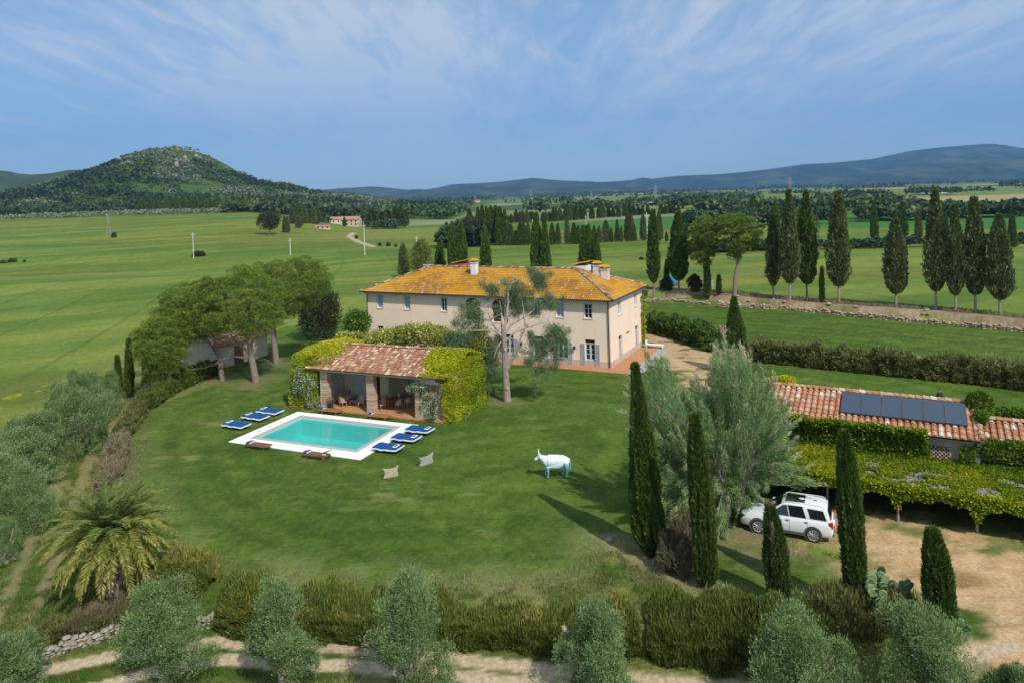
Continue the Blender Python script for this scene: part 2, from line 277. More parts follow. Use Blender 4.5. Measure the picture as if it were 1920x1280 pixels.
# ------------------------------------------------------------------ mesh helpers
class MB:
    def __init__(s): s.v = []; s.f = []; s.a = []
    def add(s, vs, fs, a=0.5):
        o = len(s.v); s.v += [tuple(q) for q in vs]; s.f += [tuple(i + o for i in f) for f in fs]
        s.a += [a] * len(fs); return s
    def box(s, c, d, rz=0, a=0.5, mat=None):
        x, y, z = (q / 2 for q in d); vs = [Vector((i * x, j * y, k * z)) for i in (-1, 1) for j in (-1, 1) for k in (-1, 1)]
        if rz: m = Matrix.Rotation(rz, 3, 'Z'); vs = [m @ q for q in vs]
        if mat is not None: vs = [mat @ q for q in vs]
        vs = [q + Vector(c) for q in vs]
        return s.add(vs, [(0, 1, 3, 2), (4, 6, 7, 5), (0, 4, 5, 1), (2, 3, 7, 6), (0, 2, 6, 4), (1, 5, 7, 3)], a)
    def bx(s, x0, x1, y0, y1, z0, z1, a=0.5): return s.box(((x0 + x1) / 2, (y0 + y1) / 2, (z0 + z1) / 2), (x1 - x0, y1 - y0, z1 - z0), 0, a)
    def tube(s, pts, rad, n=7, a=0.5, cap=True):
        pts = [Vector(p) for p in pts]; k = len(pts)
        if not hasattr(rad, '__len__'): rad = [rad] * k
        vs = []; fs = []
        for i, p in enumerate(pts):
            d = (pts[min(i + 1, k - 1)] - pts[max(i - 1, 0)])
            if d.length < 1e-6: d = Vector((0, 0, 1))
            d.normalize(); q = Vector((1, 0, 0)) if abs(d.x) < 0.9 else Vector((0, 1, 0))
            e1 = d.cross(q).normalized(); e2 = d.cross(e1)
            for j in range(n):
                t = 2 * math.pi * j / n; vs.append(p + (e1 * math.cos(t) + e2 * math.sin(t)) * rad[i])
        for i in range(k - 1):
            for j in range(n): fs.append((i * n + j, i * n + (j + 1) % n, (i + 1) * n + (j + 1) % n, (i + 1) * n + j))
        if cap: fs.append(tuple(range(n))[::-1]); fs.append(tuple((k - 1) * n + j for j in range(n)))
        return s.add(vs, fs, a)
    def prism(s, poly, z0, z1, a=0.5):       # poly in xy
        n = len(poly); vs = [(x, y, z0) for x, y in poly] + [(x, y, z1) for x, y in poly]
        return s.add(vs, [tuple(range(n))[::-1], tuple(range(n, 2 * n))] + [(i, (i + 1) % n, n + (i + 1) % n, n + i) for i in range(n)], a)
    def rock(s, c, r, rnd, a=0.5):
        vs = []; 
        for z, rr in ((-0.8, .55), (-.25, 1), (.35, .95), (.85, .5)):
            for j in range(6):
                t = j * math.pi / 3 + z; k = rr * rnd.uniform(.8, 1.15)
                vs.append((c[0] + math.cos(t) * k * r[0], c[1] + math.sin(t) * k * r[1], c[2] + z * r[2] * rnd.uniform(.85, 1.1)))
        fs = [(i * 6 + j, i * 6 + (j + 1) % 6, i * 6 + 6 + (j + 1) % 6, i * 6 + 6 + j) for i in range(3) for j in range(6)]
        return s.add(vs, fs + [tuple(range(6))[::-1], tuple(range(18, 24))], a)
    def obj(s, name, m, parent=None, loc=None, smooth=False, bevel=0):
        me = bpy.data.meshes.new(name); me.from_pydata(s.v, [], s.f)
        me.materials.append(m)
        at = me.attributes.new('v', 'FLOAT', 'FACE'); at.data.foreach_set('value', np.array(s.a, dtype=np.float32))
        if smooth: me.polygons.foreach_set('use_smooth', [True] * len(me.polygons))
        me.update(); o = bpy.data.objects.new(name, me); COL.objects.link(o)
        if parent: o.parent = parent
        if loc is not None: o.location = loc
        if bevel:
            b = o.modifiers.new('bevel', 'BEVEL'); b.width = bevel; b.segments = 2; b.limit_method = 'ANGLE'
        return o
def tag(o, label=None, cat=None, group=None, kind=None):
    if label: o['label'] = label
    if cat: o['category'] = cat
    if group: o['group'] = group
    if kind: o['kind'] = kind
    return o
def empty(name, loc, label, cat, group=None, rz=0, sc=None):
    o = bpy.data.objects.new(name, None); COL.objects.link(o); o.location = loc; o.rotation_euler = (0, 0, rz); o.empty_display_size = .3
    if sc is not None: o.scale = sc
    return tag(o, label, cat, group)
def dup(root, loc, label, rz=0, sc=None, group=None):
    r = root.copy(); COL.objects.link(r); r.location = loc; r.rotation_mode = 'XYZ'; r.rotation_euler = (0, 0, rz); r['label'] = label
    if sc is not None: r.scale = sc if hasattr(sc, '__len__') else (sc, sc, sc)
    if group: r['group'] = group
    for ch in root.children:
        c = ch.copy(); COL.objects.link(c); c.parent = r
        for g in ch.children:
            d = g.copy(); COL.objects.link(d); d.parent = c
    return r
def np_mesh(name, V, nper, mat, vals=None, parent=None, loc=None, Fx=None):
    """faces: consecutive groups of nper vertices, or explicit quad array Fx"""
    me = bpy.data.meshes.new(name); n = len(V); me.vertices.add(n); me.vertices.foreach_set('co', np.ascontiguousarray(V, dtype=np.float32).ravel())
    if Fx is None: nf = n // nper; idx = np.arange(n, dtype=np.int32)
    else: nf = len(Fx); nper = Fx.shape[1]; idx = np.ascontiguousarray(Fx, dtype=np.int32).ravel()
    me.loops.add(nf * nper); me.loops.foreach_set('vertex_index', idx)
    me.polygons.add(nf); me.polygons.foreach_set('loop_start', np.arange(0, nf * nper, nper, dtype=np.int32))
    me.polygons.foreach_set('loop_total', np.full(nf, nper, dtype=np.int32))
    me.materials.append(mat)
    if vals is not None:
        at = me.attributes.new('v', 'FLOAT', 'FACE'); at.data.foreach_set('value', np.ascontiguousarray(np.clip(vals, 0, 1), dtype=np.float32))
    me.update(calc_edges=True)
    o = bpy.data.objects.new(name, me); COL.objects.link(o)
    if parent: o.parent = parent
    if loc is not None: o.location = loc
    return o
def leafV(Pt, D, Ln, W, jit=0.5):
    """rhombic blades from points Pt, directions D, lengths Ln, widths W"""
    n = len(Pt); D = D + NR.normal(0, jit, (n, 3)); D /= np.linalg.norm(D, axis=1)[:, None] + 1e-9
    S = np.cross(D, NR.normal(0, 1, (n, 3))); S /= np.linalg.norm(S, axis=1)[:, None] + 1e-9
    Ln = (Ln * np.ones(n) * NR.uniform(.65, 1.3, n))[:, None]; W = (W * np.ones(n) * NR.uniform(.7, 1.3, n))[:, None]
    V = np.empty((n, 4, 3)); V[:, 0] = Pt - D * Ln * .2; V[:, 1] = Pt + D * Ln * .35 + S * W * .5; V[:, 2] = Pt + D * Ln * .8; V[:, 3] = Pt + D * Ln * .35 - S * W * .5
    return V.reshape(-1, 3)
def leaves(name, Pt, D, Ln, W, mat, vals, parent=None, jit=0.5):
    return np_mesh(name, leafV(Pt, D, Ln, W, jit), 4, mat, vals, parent)
def sph(n):
    d = NR.normal(0, 1, (n, 3)); return d / np.linalg.norm(d, axis=1)[:, None]
def n3(Pt, s, seed): return (vn(Pt[:, 0] * s + Pt[:, 2] * s * .7, Pt[:, 1] * s - Pt[:, 2] * s * .6, seed) + vn(Pt[:, 0] * s - 7.3, Pt[:, 2] * s + 3.1, seed + 5)) / 2
def clump_cloud(cent, rad, per, upbias=0.0, flat=1.0, shell=0.25):
    """leaf points on bumpy balls; returns points, outward dirs, clump index"""
    k = len(cent); per = (np.ones(k) * per).astype(int); idx = np.repeat(np.arange(k), per); n = len(idx)
    d = sph(n); d[:, 2] = np.where((d[:, 2] < 0) & (NR.random(n) < upbias), -d[:, 2], d[:, 2])
    r = np.asarray(rad)[idx] * (1 - shell * NR.random(n) ** 2) * (0.85 + 0.3 * n3(d * 2 + idx[:, None] * 3.7, 1.3, 3))
    p = np.asarray(cent)[idx] + d * r[:, None] * np.array([1, 1, flat])
    return p, d, idx
ORD = ['first', 'second', 'third', 'fourth', 'fifth', 'sixth', 'seventh', 'eighth', 'ninth', 'tenth', 'eleventh', 'twelfth', 'thirteenth', 'fourteenth', 'fifteenth', 'sixteenth', 'seventeenth', 'eighteenth', 'nineteenth', 'twentieth']
ORD += ['twenty-' + q for q in ORD[:9]] + ['thirtieth'] + ['thirty-' + q for q in ORD[:9]] + ['fortieth'] + ['forty-' + q for q in ORD[:9]] + ['fiftieth']
# ------------------------------------------------------------------ ground: one fan-shaped sheet, cut into its regions
POOLF_O = P(833, 791); PT = math.radians(23)
def frame(O, deg):
    t = math.radians(deg); return Vector((O.x, O.y)), Vector((math.cos(t), -math.sin(t))), Vector((math.sin(t), math.cos(t)))
def loc2w(fr, x, y, z=0.0):
    q = fr[0] + fr[1] * x + fr[2] * y; return Vector((q.x, q.y, z))
HF = frame(P(1146.5, 690.4), 26.5); PF = frame(POOLF_O, 23); OF = frame(P(1550, 945), 29)
def locs(fr, X, Y):
    dx = X - fr[0].x; dy = Y - fr[0].y; return dx * fr[1].x + dy * fr[1].y, dx * fr[2].x + dy * fr[2].y
YARD = px([(1490, 1010), (1545, 965), (1640, 972), (1730, 990), (1830, 1012), (1940, 1035), (2300, 1120), (2300, 1500), (1960, 1500), (1905, 1290), (1840, 1230), (1800, 1165), (1730, 1115), (1650, 1085), (1600, 1050), (1540, 1035)])
DRIVE = px([(1196, 622), (1235, 628), (1290, 642), (1345, 664), (1420, 720), (1440, 800), (1330, 760), (1285, 712), (1246, 676), (1222, 652)])
TR1 = px([(-60, 1300), (60, 1262), (200, 1232), (400, 1204), (500, 1204), (640, 1213), (800, 1228), (1000, 1252), (1200, 1274), (1400, 1290), (1600, 1300), (1800, 1290), (1900, 1270)], -1.25)
TR2 = px([(40, 1330), (160, 1292), (300, 1256), (420, 1237), (640, 1246), (850, 1265), (1000, 1282), (1200, 1305), (1500, 1330), (1750, 1330)], -1.25)
PATHL = px([(10, 1180), (60, 1080), (110, 960), (150, 850), (200, 790), (250, 745), (300, 700)], -1.2)
LAWNE = px([(560, 600), (470, 640), (430, 700), (395, 722), (330, 745), (285, 765), (250, 810), (228, 860), (222, 920), (245, 980), (290, 1030), (350, 1062), (440, 1090), (560, 1104), (700, 1106), (900, 1108), (1040, 1106), (1120, 1085), (1140, 1030), (1180, 1060), (1260, 1100), (1350, 1112), (1500, 1140), (1620, 1150), (1700, 1150), (1745, 1150), (1700, 1105), (1600, 1060), (1500, 1020)]) + [(14.5, 38), (40, 30), (75, 60), (60, 84), (35, 107), (21, 118), (-5, 125), (-40, 100)]
BROWN = [p for p in BANK] + [(BANK[-1][0] + 4, BANK[-1][1] + 5)] + [(p[0] + 3.0, p[1] + 6.0) for p in BANK[::-1]]
FIELDG = px([(930, 424), (1040, 419), (1150, 413), (1290, 404), (1450, 398), (1920, 395), (2300, 390), (2300, 424), (1920, 428), (1450, 424), (1300, 428), (1150, 431), (980, 430)], -3)
POOLX = (-12.75, -2.55, -8.15, -2.05)
def ground_colour(x, y, z):
    n = len(x); C = np.zeros((n, 3)); reg = np.zeros(n, int)
    def setc(m, c): C[:] = C * (1 - m[:, None]) + np.asarray(c) * m[:, None]
    def mixc(a, b, t): return np.asarray(a)[None] * (1 - t[:, None]) + np.asarray(b)[None] * t[:, None]
    a1 = fb(x / 22, y / 22, 1, 4); a2 = fb(x / 5, y / 5, 2, 4); a3 = vn(x / .5, y / .5, 3); a4 = fb(x * .35 + y * .12, y * .05 - x * .02, 4, 4)
    # wheat field: long wind streaks
    wk = fb((x * .94 + y * .34) / 46, (y * .94 - x * .34) / 9, 8, 5)
    wk2 = fb((x * .8 - y * .2) / 120, (y) / 30, 28, 4)
    wheat = mixc((0.098, 0.158, 0.024), (0.168, 0.208, 0.038), sst(.30, .70, wk)); wheat = wheat * (0.86 + .3 * a2[:, None]) * (.86 + .28 * a3[:, None] ** 1)
    wheat = mixc((1, 1, 1), (1.1, .92, .95), sst(.5, .7, wk2)) * wheat
    tl = np.abs(((x * .97 + y * .25 + 14 * fb(x / 160, y / 160, 29, 2)) / 17.0) % 1 - .5) * 17; tram = sst(.55, .25, tl) * sst(70, 95, y) * sst(420, 200, y) * .22; wheat = wheat * (1 - tram[:, None]); dk = sst(.52, .68, fb((x + .4 * y) / 85, (y - .1 * x) / 26, 30, 4)); wheat = wheat * (1 - .20 * dk[:, None] * np.array([1.0, .6, .8]))
    C[:] = wheat; 
    # beyond 900 m: patchwork of fields
    fx = (x + 60 * np.sin(y / 600)) / 420; fy = y / 330; ci = np.floor(fx + .5 * np.floor(fy)); cj = np.floor(fy); hv = _h(ci, cj, 77)
    pal = np.array([(0.10, 0.17, 0.03), (0.17, 0.20, 0.07), (0.085, 0.15, 0.03), (0.34, 0.28, 0.13), (0.13, 0.19, 0.04), (0.20, 0.22, 0.12), (0.06, 0.10, 0.03), (0.15, 0.20, 0.06)])
    far = pal[(hv * 7.99).astype(int)] * (0.85 + .3 * a1[:, None]); fm = sst(540, 560, y + 0.05 * x) * sst(-.30, -.24, x / y); 
    C[:] = C * (1 - fm[:, None]) + far * fm[:, None]; reg[fm > .5] = 6
    hm = sst(HY - 520, HY - 440, y) * sst(-20, -120, x + 0.0 * y) ; setc(hm, (0.062, 0.108, 0.026)); reg[(hm > .5)] = 7
    reg[(y > 2600)] = 6
    g = inside(x, y, FIELDG); C[g] = np.array((0.055, 0.15, 0.028)) * (0.9 + .2 * a1[g][:, None])
    # far-left distance still uses x<0 ; near rough ground in front and to the left of the lawn
    dp = sdist(x, y, PLAT)
    near = (y < 75)
    rough = mixc((0.055, 0.092, 0.014), (0.17, 0.175, 0.055), sst(.42, .62, .5 * a2 + .5 * fb(x / 1.3, y / 1.3, 12, 3)))
    rm = sst(0.0, -1.0, np.where(near, dp, -99)) * 0
    dpl = polyline_dist(x, y, PATHL)
    leftband = sst(7.5, 6.0, dpl + (a2 - .5) * 3)
    isn = np.maximum(leftband, sst(36, 33.5, y + (a2 - .5) * 2)) * (dp > -40)
    C[:] = C * (1 - isn[:, None]) + rough * isn[:, None]; reg[isn > .5] = 5
    wheel = np.minimum(np.abs(dpl - .8), 9); tm = sst(.55, .1, wheel + (fb(x / .8, y / .8, 14, 3) - .5) * 1.1) * .7; tm = tm * (y < 75)
    setc(tm, (0.24, 0.20, 0.095))
    # lawn
    dl = sdist(x, y, LAWNE); lm = sst(0.5, -0.6, dl + (a2 - .5) * 2.4)
    lx, ly = locs(PF, x, y)
    rr = np.hypot((x + 2) * .8, y - 52)
    st = .5 + .5 * np.sin(np.where(x < 4, dl, rr) * 2 * np.pi / 2.3 + 1.6 * fb(x / 9, y / 9, 44, 2)); st = sst(.2, .8, st); stripe = sst(.3, .7, fb(np.floor(rr / 1.05) * 3.1, rr * 0 + 4, 5, 1)) * .5 + .5 * st
    lawn = mixc((0.047, 0.090, 0.0115), (0.092, 0.140, 0.022), np.clip(.50 * stripe + .50 * sst(.36, .66, .45 * a1 + .55 * fb(x / 2.4, y / 1.2, 51, 4)), 0, 1))
    lawn = lawn * (.74 + .52 * vn(x / .26, y / .26, 61)[:, None]) * (.9 + .2 * vn(x / .9, y / .9, 62)[:, None])
    bare = sst(.67, .82, fb((x + y * .25) / 2.6, y / .75, 71, 4)) * sst(.40, .62, fb(x / 9, y / 9, 72, 3))
    lawn = mixc((1, 1, 1), (0, 0, 0), bare * .5) * lawn + (bare * .5)[:, None] * np.array((0.24, 0.23, 0.085))
    edge = sst(-4.5, -.2, dl) * sst(.38, .62, fb(x / 1.6, y / 1.6, 73, 3)) * (y < 70) * sst(-40, -8, x) 
    edge = np.maximum(edge, sst(-3.2, -.2, dl) * (y < 60) * .6 * sst(.35, .6, a2)); lawn = lawn * (1 - .6 * edge[:, None]) + .6 * edge[:, None] * np.array((0.20, 0.205, 0.075))
    C[:] = C * (1 - lm[:, None]) + lawn * lm[:, None]; reg[lm > .5] = 1
    # wear: pines, pavilion edges, right-hand strip near the cypresses
    for (u, v, r_) in ((480, 716, 3.2), (415, 712, 3.0), (518, 680, 3), (950, 752, 1.6), (1330, 985, 4), (1222, 1045, 1.6), (1255, 1075, 1.5), (1326, 1100, 1.2), (1180, 1050, 1.0), (1143, 1010, .5), (560, 760, 1.2), (1400, 1000, 3.0), (1590, 1000, 2.4)):
        p = P(u, v); dd = np.hypot(x - p.x, (y - p.y) * .8); m = sst(r_, r_ * .2, dd + (fb(x / 1.1, y / .6, 81, 3) - .5) * r_ * 1.6) * .6; setc(m, (0.20, 0.165, 0.085))
    pr_ = polyline_dist(x, y, px([(1143, 1010), (1220, 1060), (1290, 1105), (1345, 1128)])); m = sst(1.1, .1, pr_ + (fb(x / .9, y / .9, 91, 3) - .5) * 1.5) * .6; setc(m, (0.26, 0.22, 0.11))
    # gravel yard, drive
    dy = sdist(x, y, YARD); ym = sst(1.3, -1.6, dy + (fb(x / 1.5, y / 1.0, 21, 4) - .5) * 7.0); yc = mixc((0.47, 0.315, 0.165), (0.37, 0.24, 0.12), sst(.35, .65, .5 * a2 + .5 * a1)) * (.82 + .36 * a3[:, None])
    grs = .7 * sst(.58, .66, fb(x / .9, y / .45, 24, 4)) * sst(-3.4, -.3, dy); ym = ym * (1 - .8 * grs)
    pd = P(1775, 1082); q = np.hypot((x - pd.x) * .55 + (y - pd.y) * .5, (y - pd.y)); pm = sst(1.15, .45, q + (a2 - .5) * .8)
    yc = yc * (1 - .7 * pm[:, None]) + .7 * pm[:, None] * np.array((0.19, 0.115, 0.035))
    C[:] = C * (1 - ym[:, None]) + yc * ym[:, None]; reg[ym > .5] = 2
    dd = sdist(x, y, DRIVE); dm = sst(.5, -.5, dd + (fb(x / 1.2, y / 1.2, 22, 3) - .5) * 3.2); dm = dm * (1 - .85 * sst(.60, .68, fb(x / 2.2, y / 1.1, 23, 3)))
    C[:] = C * (1 - dm[:, None]) + (mixc((0.46, 0.33, 0.19), (0.38, 0.26, 0.14), a2) * (.85 + .3 * a3[:, None])) * dm[:, None]; reg[dm > .5] = 8
    # track wheel lines
    for T in (TR1, TR2):
        d = polyline_dist(x, y, T); m = sst(.47, .33, d + (fb(x / .6, y / .6, 33, 3) - .5) * .3); m = m * (y < 45)
        C[:] = C * (1 - m[:, None]) + (mixc((0.50, 0.395, 0.265), (0.42, 0.32, 0.20), a2) * (.84 + .32 * vn(x / .12, y / .12, 35)[:, None])) * m[:, None]; reg[m > .5] = 3
    # soil bank
    bd = sdist(x, y, BROWN); m = sst(.8, -.5, bd + (fb(x / 2, y / 2, 34, 3) - .5) * 3.4)
    C[:] = C * (1 - m[:, None]) + (mixc((0.23, 0.155, 0.10), (0.30, 0.235, 0.15), sst(.3, .7, fb(x / 3, y / 1.5, 36, 4))) * (.8 + .4 * a3[:, None])) * m[:, None]; reg[m > .5] = 4
    # yellow flowers and brown margin along the left field
    fl = polyline_dist(x, y, px([(0, 765), (60, 745), (130, 722), (220, 700)], -2)); m = sst(1.1, .2, fl + (a2 - .5) * 3) * sst(.52, .64, fb(x / .8, y / .8, 39, 3)); setc(m * .6, (0.42, 0.36, 0.02))
    fl = polyline_dist(x, y, px([(0, 745), (120, 722), (220, 688)], -2)); m = sst(1.9, .3, fl + (a2 - .5) * 3) * .5; setc(m, (0.17, 0.13, 0.07))
    dt = polyline_dist(x, y, px([(700, 462), (672, 455), (655, 446), (662, 438)], -3)); m = sst(2.2, 1.2, dt); setc(m, (0.40, 0.32, 0.20))
    return C, reg
ys = [7.0]
while ys[-1] < 13500: ys.append(ys[-1] + max(.2, ys[-1] * .0062))
ys = np.array(ys); ts = np.concatenate([np.linspace(-1.35, -.92, 60, endpoint=False), np.linspace(-.92, .92, 760), np.linspace(.92, 1.35, 61)[1:]])
YY, TT = np.meshgrid(ys, ts, indexing='ij'); XX = TT * (YY + 16)
X = XX.ravel(); Y = YY.ravel(); Z = gz(X, Y)
CC, REG = ground_colour(X, Y, Z)
lx, ly = locs(PF, X, Y)
hole = (lx > POOLX[0]) & (lx < POOLX[1]) & (ly > POOLX[2]) & (ly < POOLX[3]); Z = np.where(hole, -2.0, Z)
nr, nc = YY.shape
q = (np.arange(nr - 1)[:, None] * nc + np.arange(nc - 1)[None]).ravel(); QF = np.stack([q, q + 1, q + nc + 1, q + nc], 1); QR = REG[q]
VV = np.stack([X, Y, Z], 1)
GM, t, b = base_mat('ground_cover', 0.95, 0.1)
va = N(t, 'ShaderNodeVertexColor', layer_name='Col'); c = N(t, 'ShaderNodeTexCoord')
nz = N(t, 'ShaderNodeTexNoise', i_Scale=5.0, i_Detail=10.0, i_Roughness=0.72); L(t, c.outputs['Object'], nz.inputs[0])
rr = ramp(t, nz.outputs[0], [(0.28, 0.60), (0.72, 1.44)]); o = mix(t, 1.0, va.outputs[0], rr.outputs[0], 'MULTIPLY'); L(t, o, b.inputs['Base Color'])
bu = N(t, 'ShaderNodeBump', i_Strength=0.5, i_Distance=0.08); L(t, nz.outputs[0], bu.inputs['Height']); L(t, bu.outputs[0], b.inputs['Normal'])
for rid, nm in enumerate(['wheat_field', 'lawn', 'gravel_yard', 'dirt_track', 'soil_bank', 'rough_grass_verge', 'valley_fields', 'hillside', 'driveway']):
    fq = QF[QR == rid]
    if not len(fq): continue
    used = np.unique(fq); rem = np.zeros(len(VV), np.int32); rem[used] = np.arange(len(used))
    o = np_mesh(nm, VV[used], 4, GM, None, None, None, rem[fq]); tag(o, kind='structure')
    ca = o.data.color_attributes.new('Col', 'FLOAT_COLOR', 'POINT'); ca.data.foreach_set('color', np.concatenate([CC[used], np.ones((len(used), 1))], 1).astype(np.float32).ravel())
del X, Y, XX, YY, TT, QF
# ------------------------------------------------------------------ distant mountains
def mountain(name, prof, Yc, depth, col, seed, rough=60):
    xs = np.linspace(at_depth(prof[0][0], 300, Yc).x, at_depth(prof[-1][0], 300, Yc).x, 420); px_ = np.array([at_depth(u, v, Yc).x for u, v in prof]); pz = np.array([at_depth(u, v, Yc).z for u, v in prof])
    yv = np.linspace(-1, 1, 70); XX, KK = np.meshgrid(xs, yv); YY = Yc + KK * depth; top = np.interp(XX + 400 * (fb(XX / 1500, YY / 900, seed + 3) - .5) * np.abs(KK), px_, pz)
    k = np.cos(KK * math.pi / 2) ** 1.3; n = fb(XX / 900, YY / 700, seed, 6); rdg = np.abs(fb(XX / 650 + YY / 1400, YY / 1700, seed + 40, 5) - .5) * 2; zz = -20 + (top + 20) * k + ((n - .5) * 2 * rough - rdg * rough * 1.3) * (1 - k ** 4) * (k > 0) * np.clip(k * 4, 0, 1)
    V = np.stack([XX.ravel(), YY.ravel(), zz.ravel()], 1); nr, nc = XX.shape; q = (np.arange(nr - 1)[:, None] * nc + np.arange(nc - 1)[None]).ravel()
    o = np_mesh(name, V, 4, col, None, None, None, np.stack([q, q + 1, q + nc + 1, q + nc], 1)); o.data.polygons.foreach_set('use_smooth', [True] * len(o.data.polygons)); tag(o, kind='structure'); return o
MTM = M('mountain_forest', (0.026, 0.050, 0.022), (0.085, 0.10, 0.05), 0.0022, rough=1, lo=.45, hi=.66, detail=9); bump(MTM.node_tree, MTM.node_tree.nodes['Principled BSDF'], .0016, 1.0, 260, 8.0)
MTN = M('near_ridge_forest', (0.025, 0.048, 0.018), (0.055, 0.085, 0.03), 0.012, rough=1, detail=9)
mountain('mountains', [(420, 382), (520, 368), (600, 357), (650, 353), (700, 350), (735, 353), (770, 357), (800, 357), (850, 346), (930, 342), (1000, 334), (1040, 338), (1120, 343), (1200, 338), (1270, 330), (1350, 327), (1430, 319), (1510, 308), (1560, 306), (1640, 298), (1710, 283), (1760, 277), (1840, 271), (1880, 277), (1920, 283), (2050, 300), (2300, 320), (2600, 322)], 10800, 2300, MTM, 101, 190)
mountain('foothills', [(560, 376), (700, 368), (800, 362), (900, 353), (1000, 346), (1060, 349), (1180, 353), (1280, 350), (1400, 352), (1500, 342), (1600, 330), (1700, 312), (1800, 303), (1900, 296), (2000, 288), (2200, 300), (2500, 310)], 8000, 1400, MTM, 131, 120)
mountain('low_green_hill', [(930, 376), (985, 377), (1010, 373), (1040, 371), (1070, 374), (1110, 379)], 2900, 260, M('hill_meadow', (0.20, 0.27, 0.10), (0.16, 0.22, 0.07), 0.01), 141, 0)
mountain('far_left_ridge', [(-500, 335), (-300, 322), (-100, 318), (0, 320), (20, 325), (60, 328), (110, 325), (140, 319), (180, 319), (230, 324), (300, 345), (380, 372)], 2500, 500, MTN, 151, 16)
# ------------------------------------------------------------------ building helpers
def tiles(o, e, s, poly, pitch, row, rad=None, seed=1, vfun=None):
    """real barrel tiles over the polygon poly given in (along eave, up slope) metres"""
    mb = MB(); rn = random.Random(seed); o = Vector(o); e = Vector(e).normalized(); s = Vector(s).normalized(); n = e.cross(s)
    if n.z < 0: n = -n
    rad = rad or pitch * .36
    a0 = min(p[0] for p in poly); a1 = max(p[0] for p in poly); b0 = min(p[1] for p in poly); b1 = max(p[1] for p in poly)
    A = [];
    k = 0; a = a0 + pitch / 2
    while a < a1:
        j = 0; b = b0
        while b < b1 - .05:
            A.append((a, b, k, j)); b += row; j += 1
        a += pitch; k += 1
    xa = np.array([q[0] for q in A]); xb = np.array([q[1] + row * .5 for q in A]); ins = inside(xa, xb, poly)
    for (a, b, k, j), ok in zip(A, ins):
        if not ok: continue
        v = vfun(a, b, rn) if vfun else rn.random(); off = rn.uniform(-.012, .012); lf = rn.uniform(.0, .018); vs = []
        for (bb, hh, r_) in ((b - .02, .035 + lf, rad * 1.06), (b + row, .008, rad * .94)):
            for q in range(5):
                t = math.pi * q / 4; vs.append(o + e * (a + off + math.cos(t) * r_) + s * bb + n * (hh + math.sin(t) * r_ * .9))
        mb.add(vs, [(q, q + 1, q + 6, q + 5) for q in range(4)] + [(0, 1, 2, 3, 4)], v)
        # gutter tile between two covers, toned darker to paint in the groove's shade
        v2 = max(0, min(1, v * .35 + rn.random() * .12)); c = o + e * (a + pitch / 2); w_ = pitch * .3
        mb.add([c - e * w_ + s * b + n * .03, c + s * b + n * .008, c + e * w_ + s * b + n * .03, c - e * w_ + s * (b + row) + n * .018, c + s * (b + row) + n * -.004, c + e * w_ + s * (b + row) + n * .018], [(0, 1, 4, 3), (1, 2, 5, 4)], v2)
    return mb
def ridge_caps(mb, p, q, r=.12, step=.38, seed=3, vmin=.2, vmax=1):
    rn = random.Random(seed); p = Vector(p); q = Vector(q); L_ = (q - p).length; d = (q - p).normalized(); side = d.cross(Vector((0, 0, 1))).normalized(); up = side.cross(d); i = 0.0
    while i < L_:
        v = rn.uniform(vmin, vmax); vs = []
        for (tt, rr, hh) in ((i, r, .02 + rn.uniform(0, .02)), (i + step, r * .85, 0)):
            for k in range(5):
                a = math.pi * k / 4; vs.append(p + d * tt + side * math.cos(a) * rr * 1.2 + up * (math.sin(a) * rr + hh))
        mb.add(vs, [(k, k + 1, k + 6, k + 5) for k in range(4)] + [(0, 1, 2, 3, 4)], v); i += step
def wall_grid(mb, o, e, Lx, Hz, holes, th=.35, z0=0.0, nrm=None):
    """wall along e from o with rectangular openings (x0,x1,z0,z1) and reveals going in along nrm"""
    o = Vector(o); e = Vector(e).normalized(); up = Vector((0, 0, 1)); nr = Vector(nrm)
    xs = sorted({0.0, Lx} | {h[0] for h in holes} | {h[1] for h in holes}); zs = sorted({z0, Hz} | {h[2] for h in holes} | {h[3] for h in holes})
    for i in range(len(xs) - 1):
        for j in range(len(zs) - 1):
            cx_, cz_ = (xs[i] + xs[i + 1]) / 2, (zs[j] + zs[j + 1]) / 2
            if any(h[0] < cx_ < h[1] and h[2] < cz_ < h[3] for h in holes): continue
            mb.add([o + e * xs[i] + up * zs[j], o + e * xs[i + 1] + up * zs[j], o + e * xs[i + 1] + up * zs[j + 1], o + e * xs[i] + up * zs[j + 1]], [(0, 1, 2, 3)])
    for h in holes:
        c = [o + e * h[0] + up * h[2], o + e * h[1] + up * h[2], o + e * h[1] + up * h[3], o + e * h[0] + up * h[3]]
        for i in range(4):
            a, b_ = c[i], c[(i + 1) % 4]; mb.add([a, b_, b_ + nr * th, a + nr * th], [(0, 1, 2, 3)])
def xf(o, e, nr):       # local (along, inward, up) -> vector
    o = Vector(o); e = Vector(e); nr = Vector(nr)
    return lambda a, b, c: o + e * a + nr * b + Vector((0, 0, 1)) * c
def obox(mb, T, a0, a1, b0, b1, c0, c1, v=.5):
    vs = [T(a, b, c) for a in (a0, a1) for b in (b0, b1) for c in (c0, c1)]
    mb.add(vs, [(0, 1, 3, 2), (4, 6, 7, 5), (0, 4, 5, 1), (2, 3, 7, 6), (0, 2, 6, 4), (1, 5, 7, 3)], v)
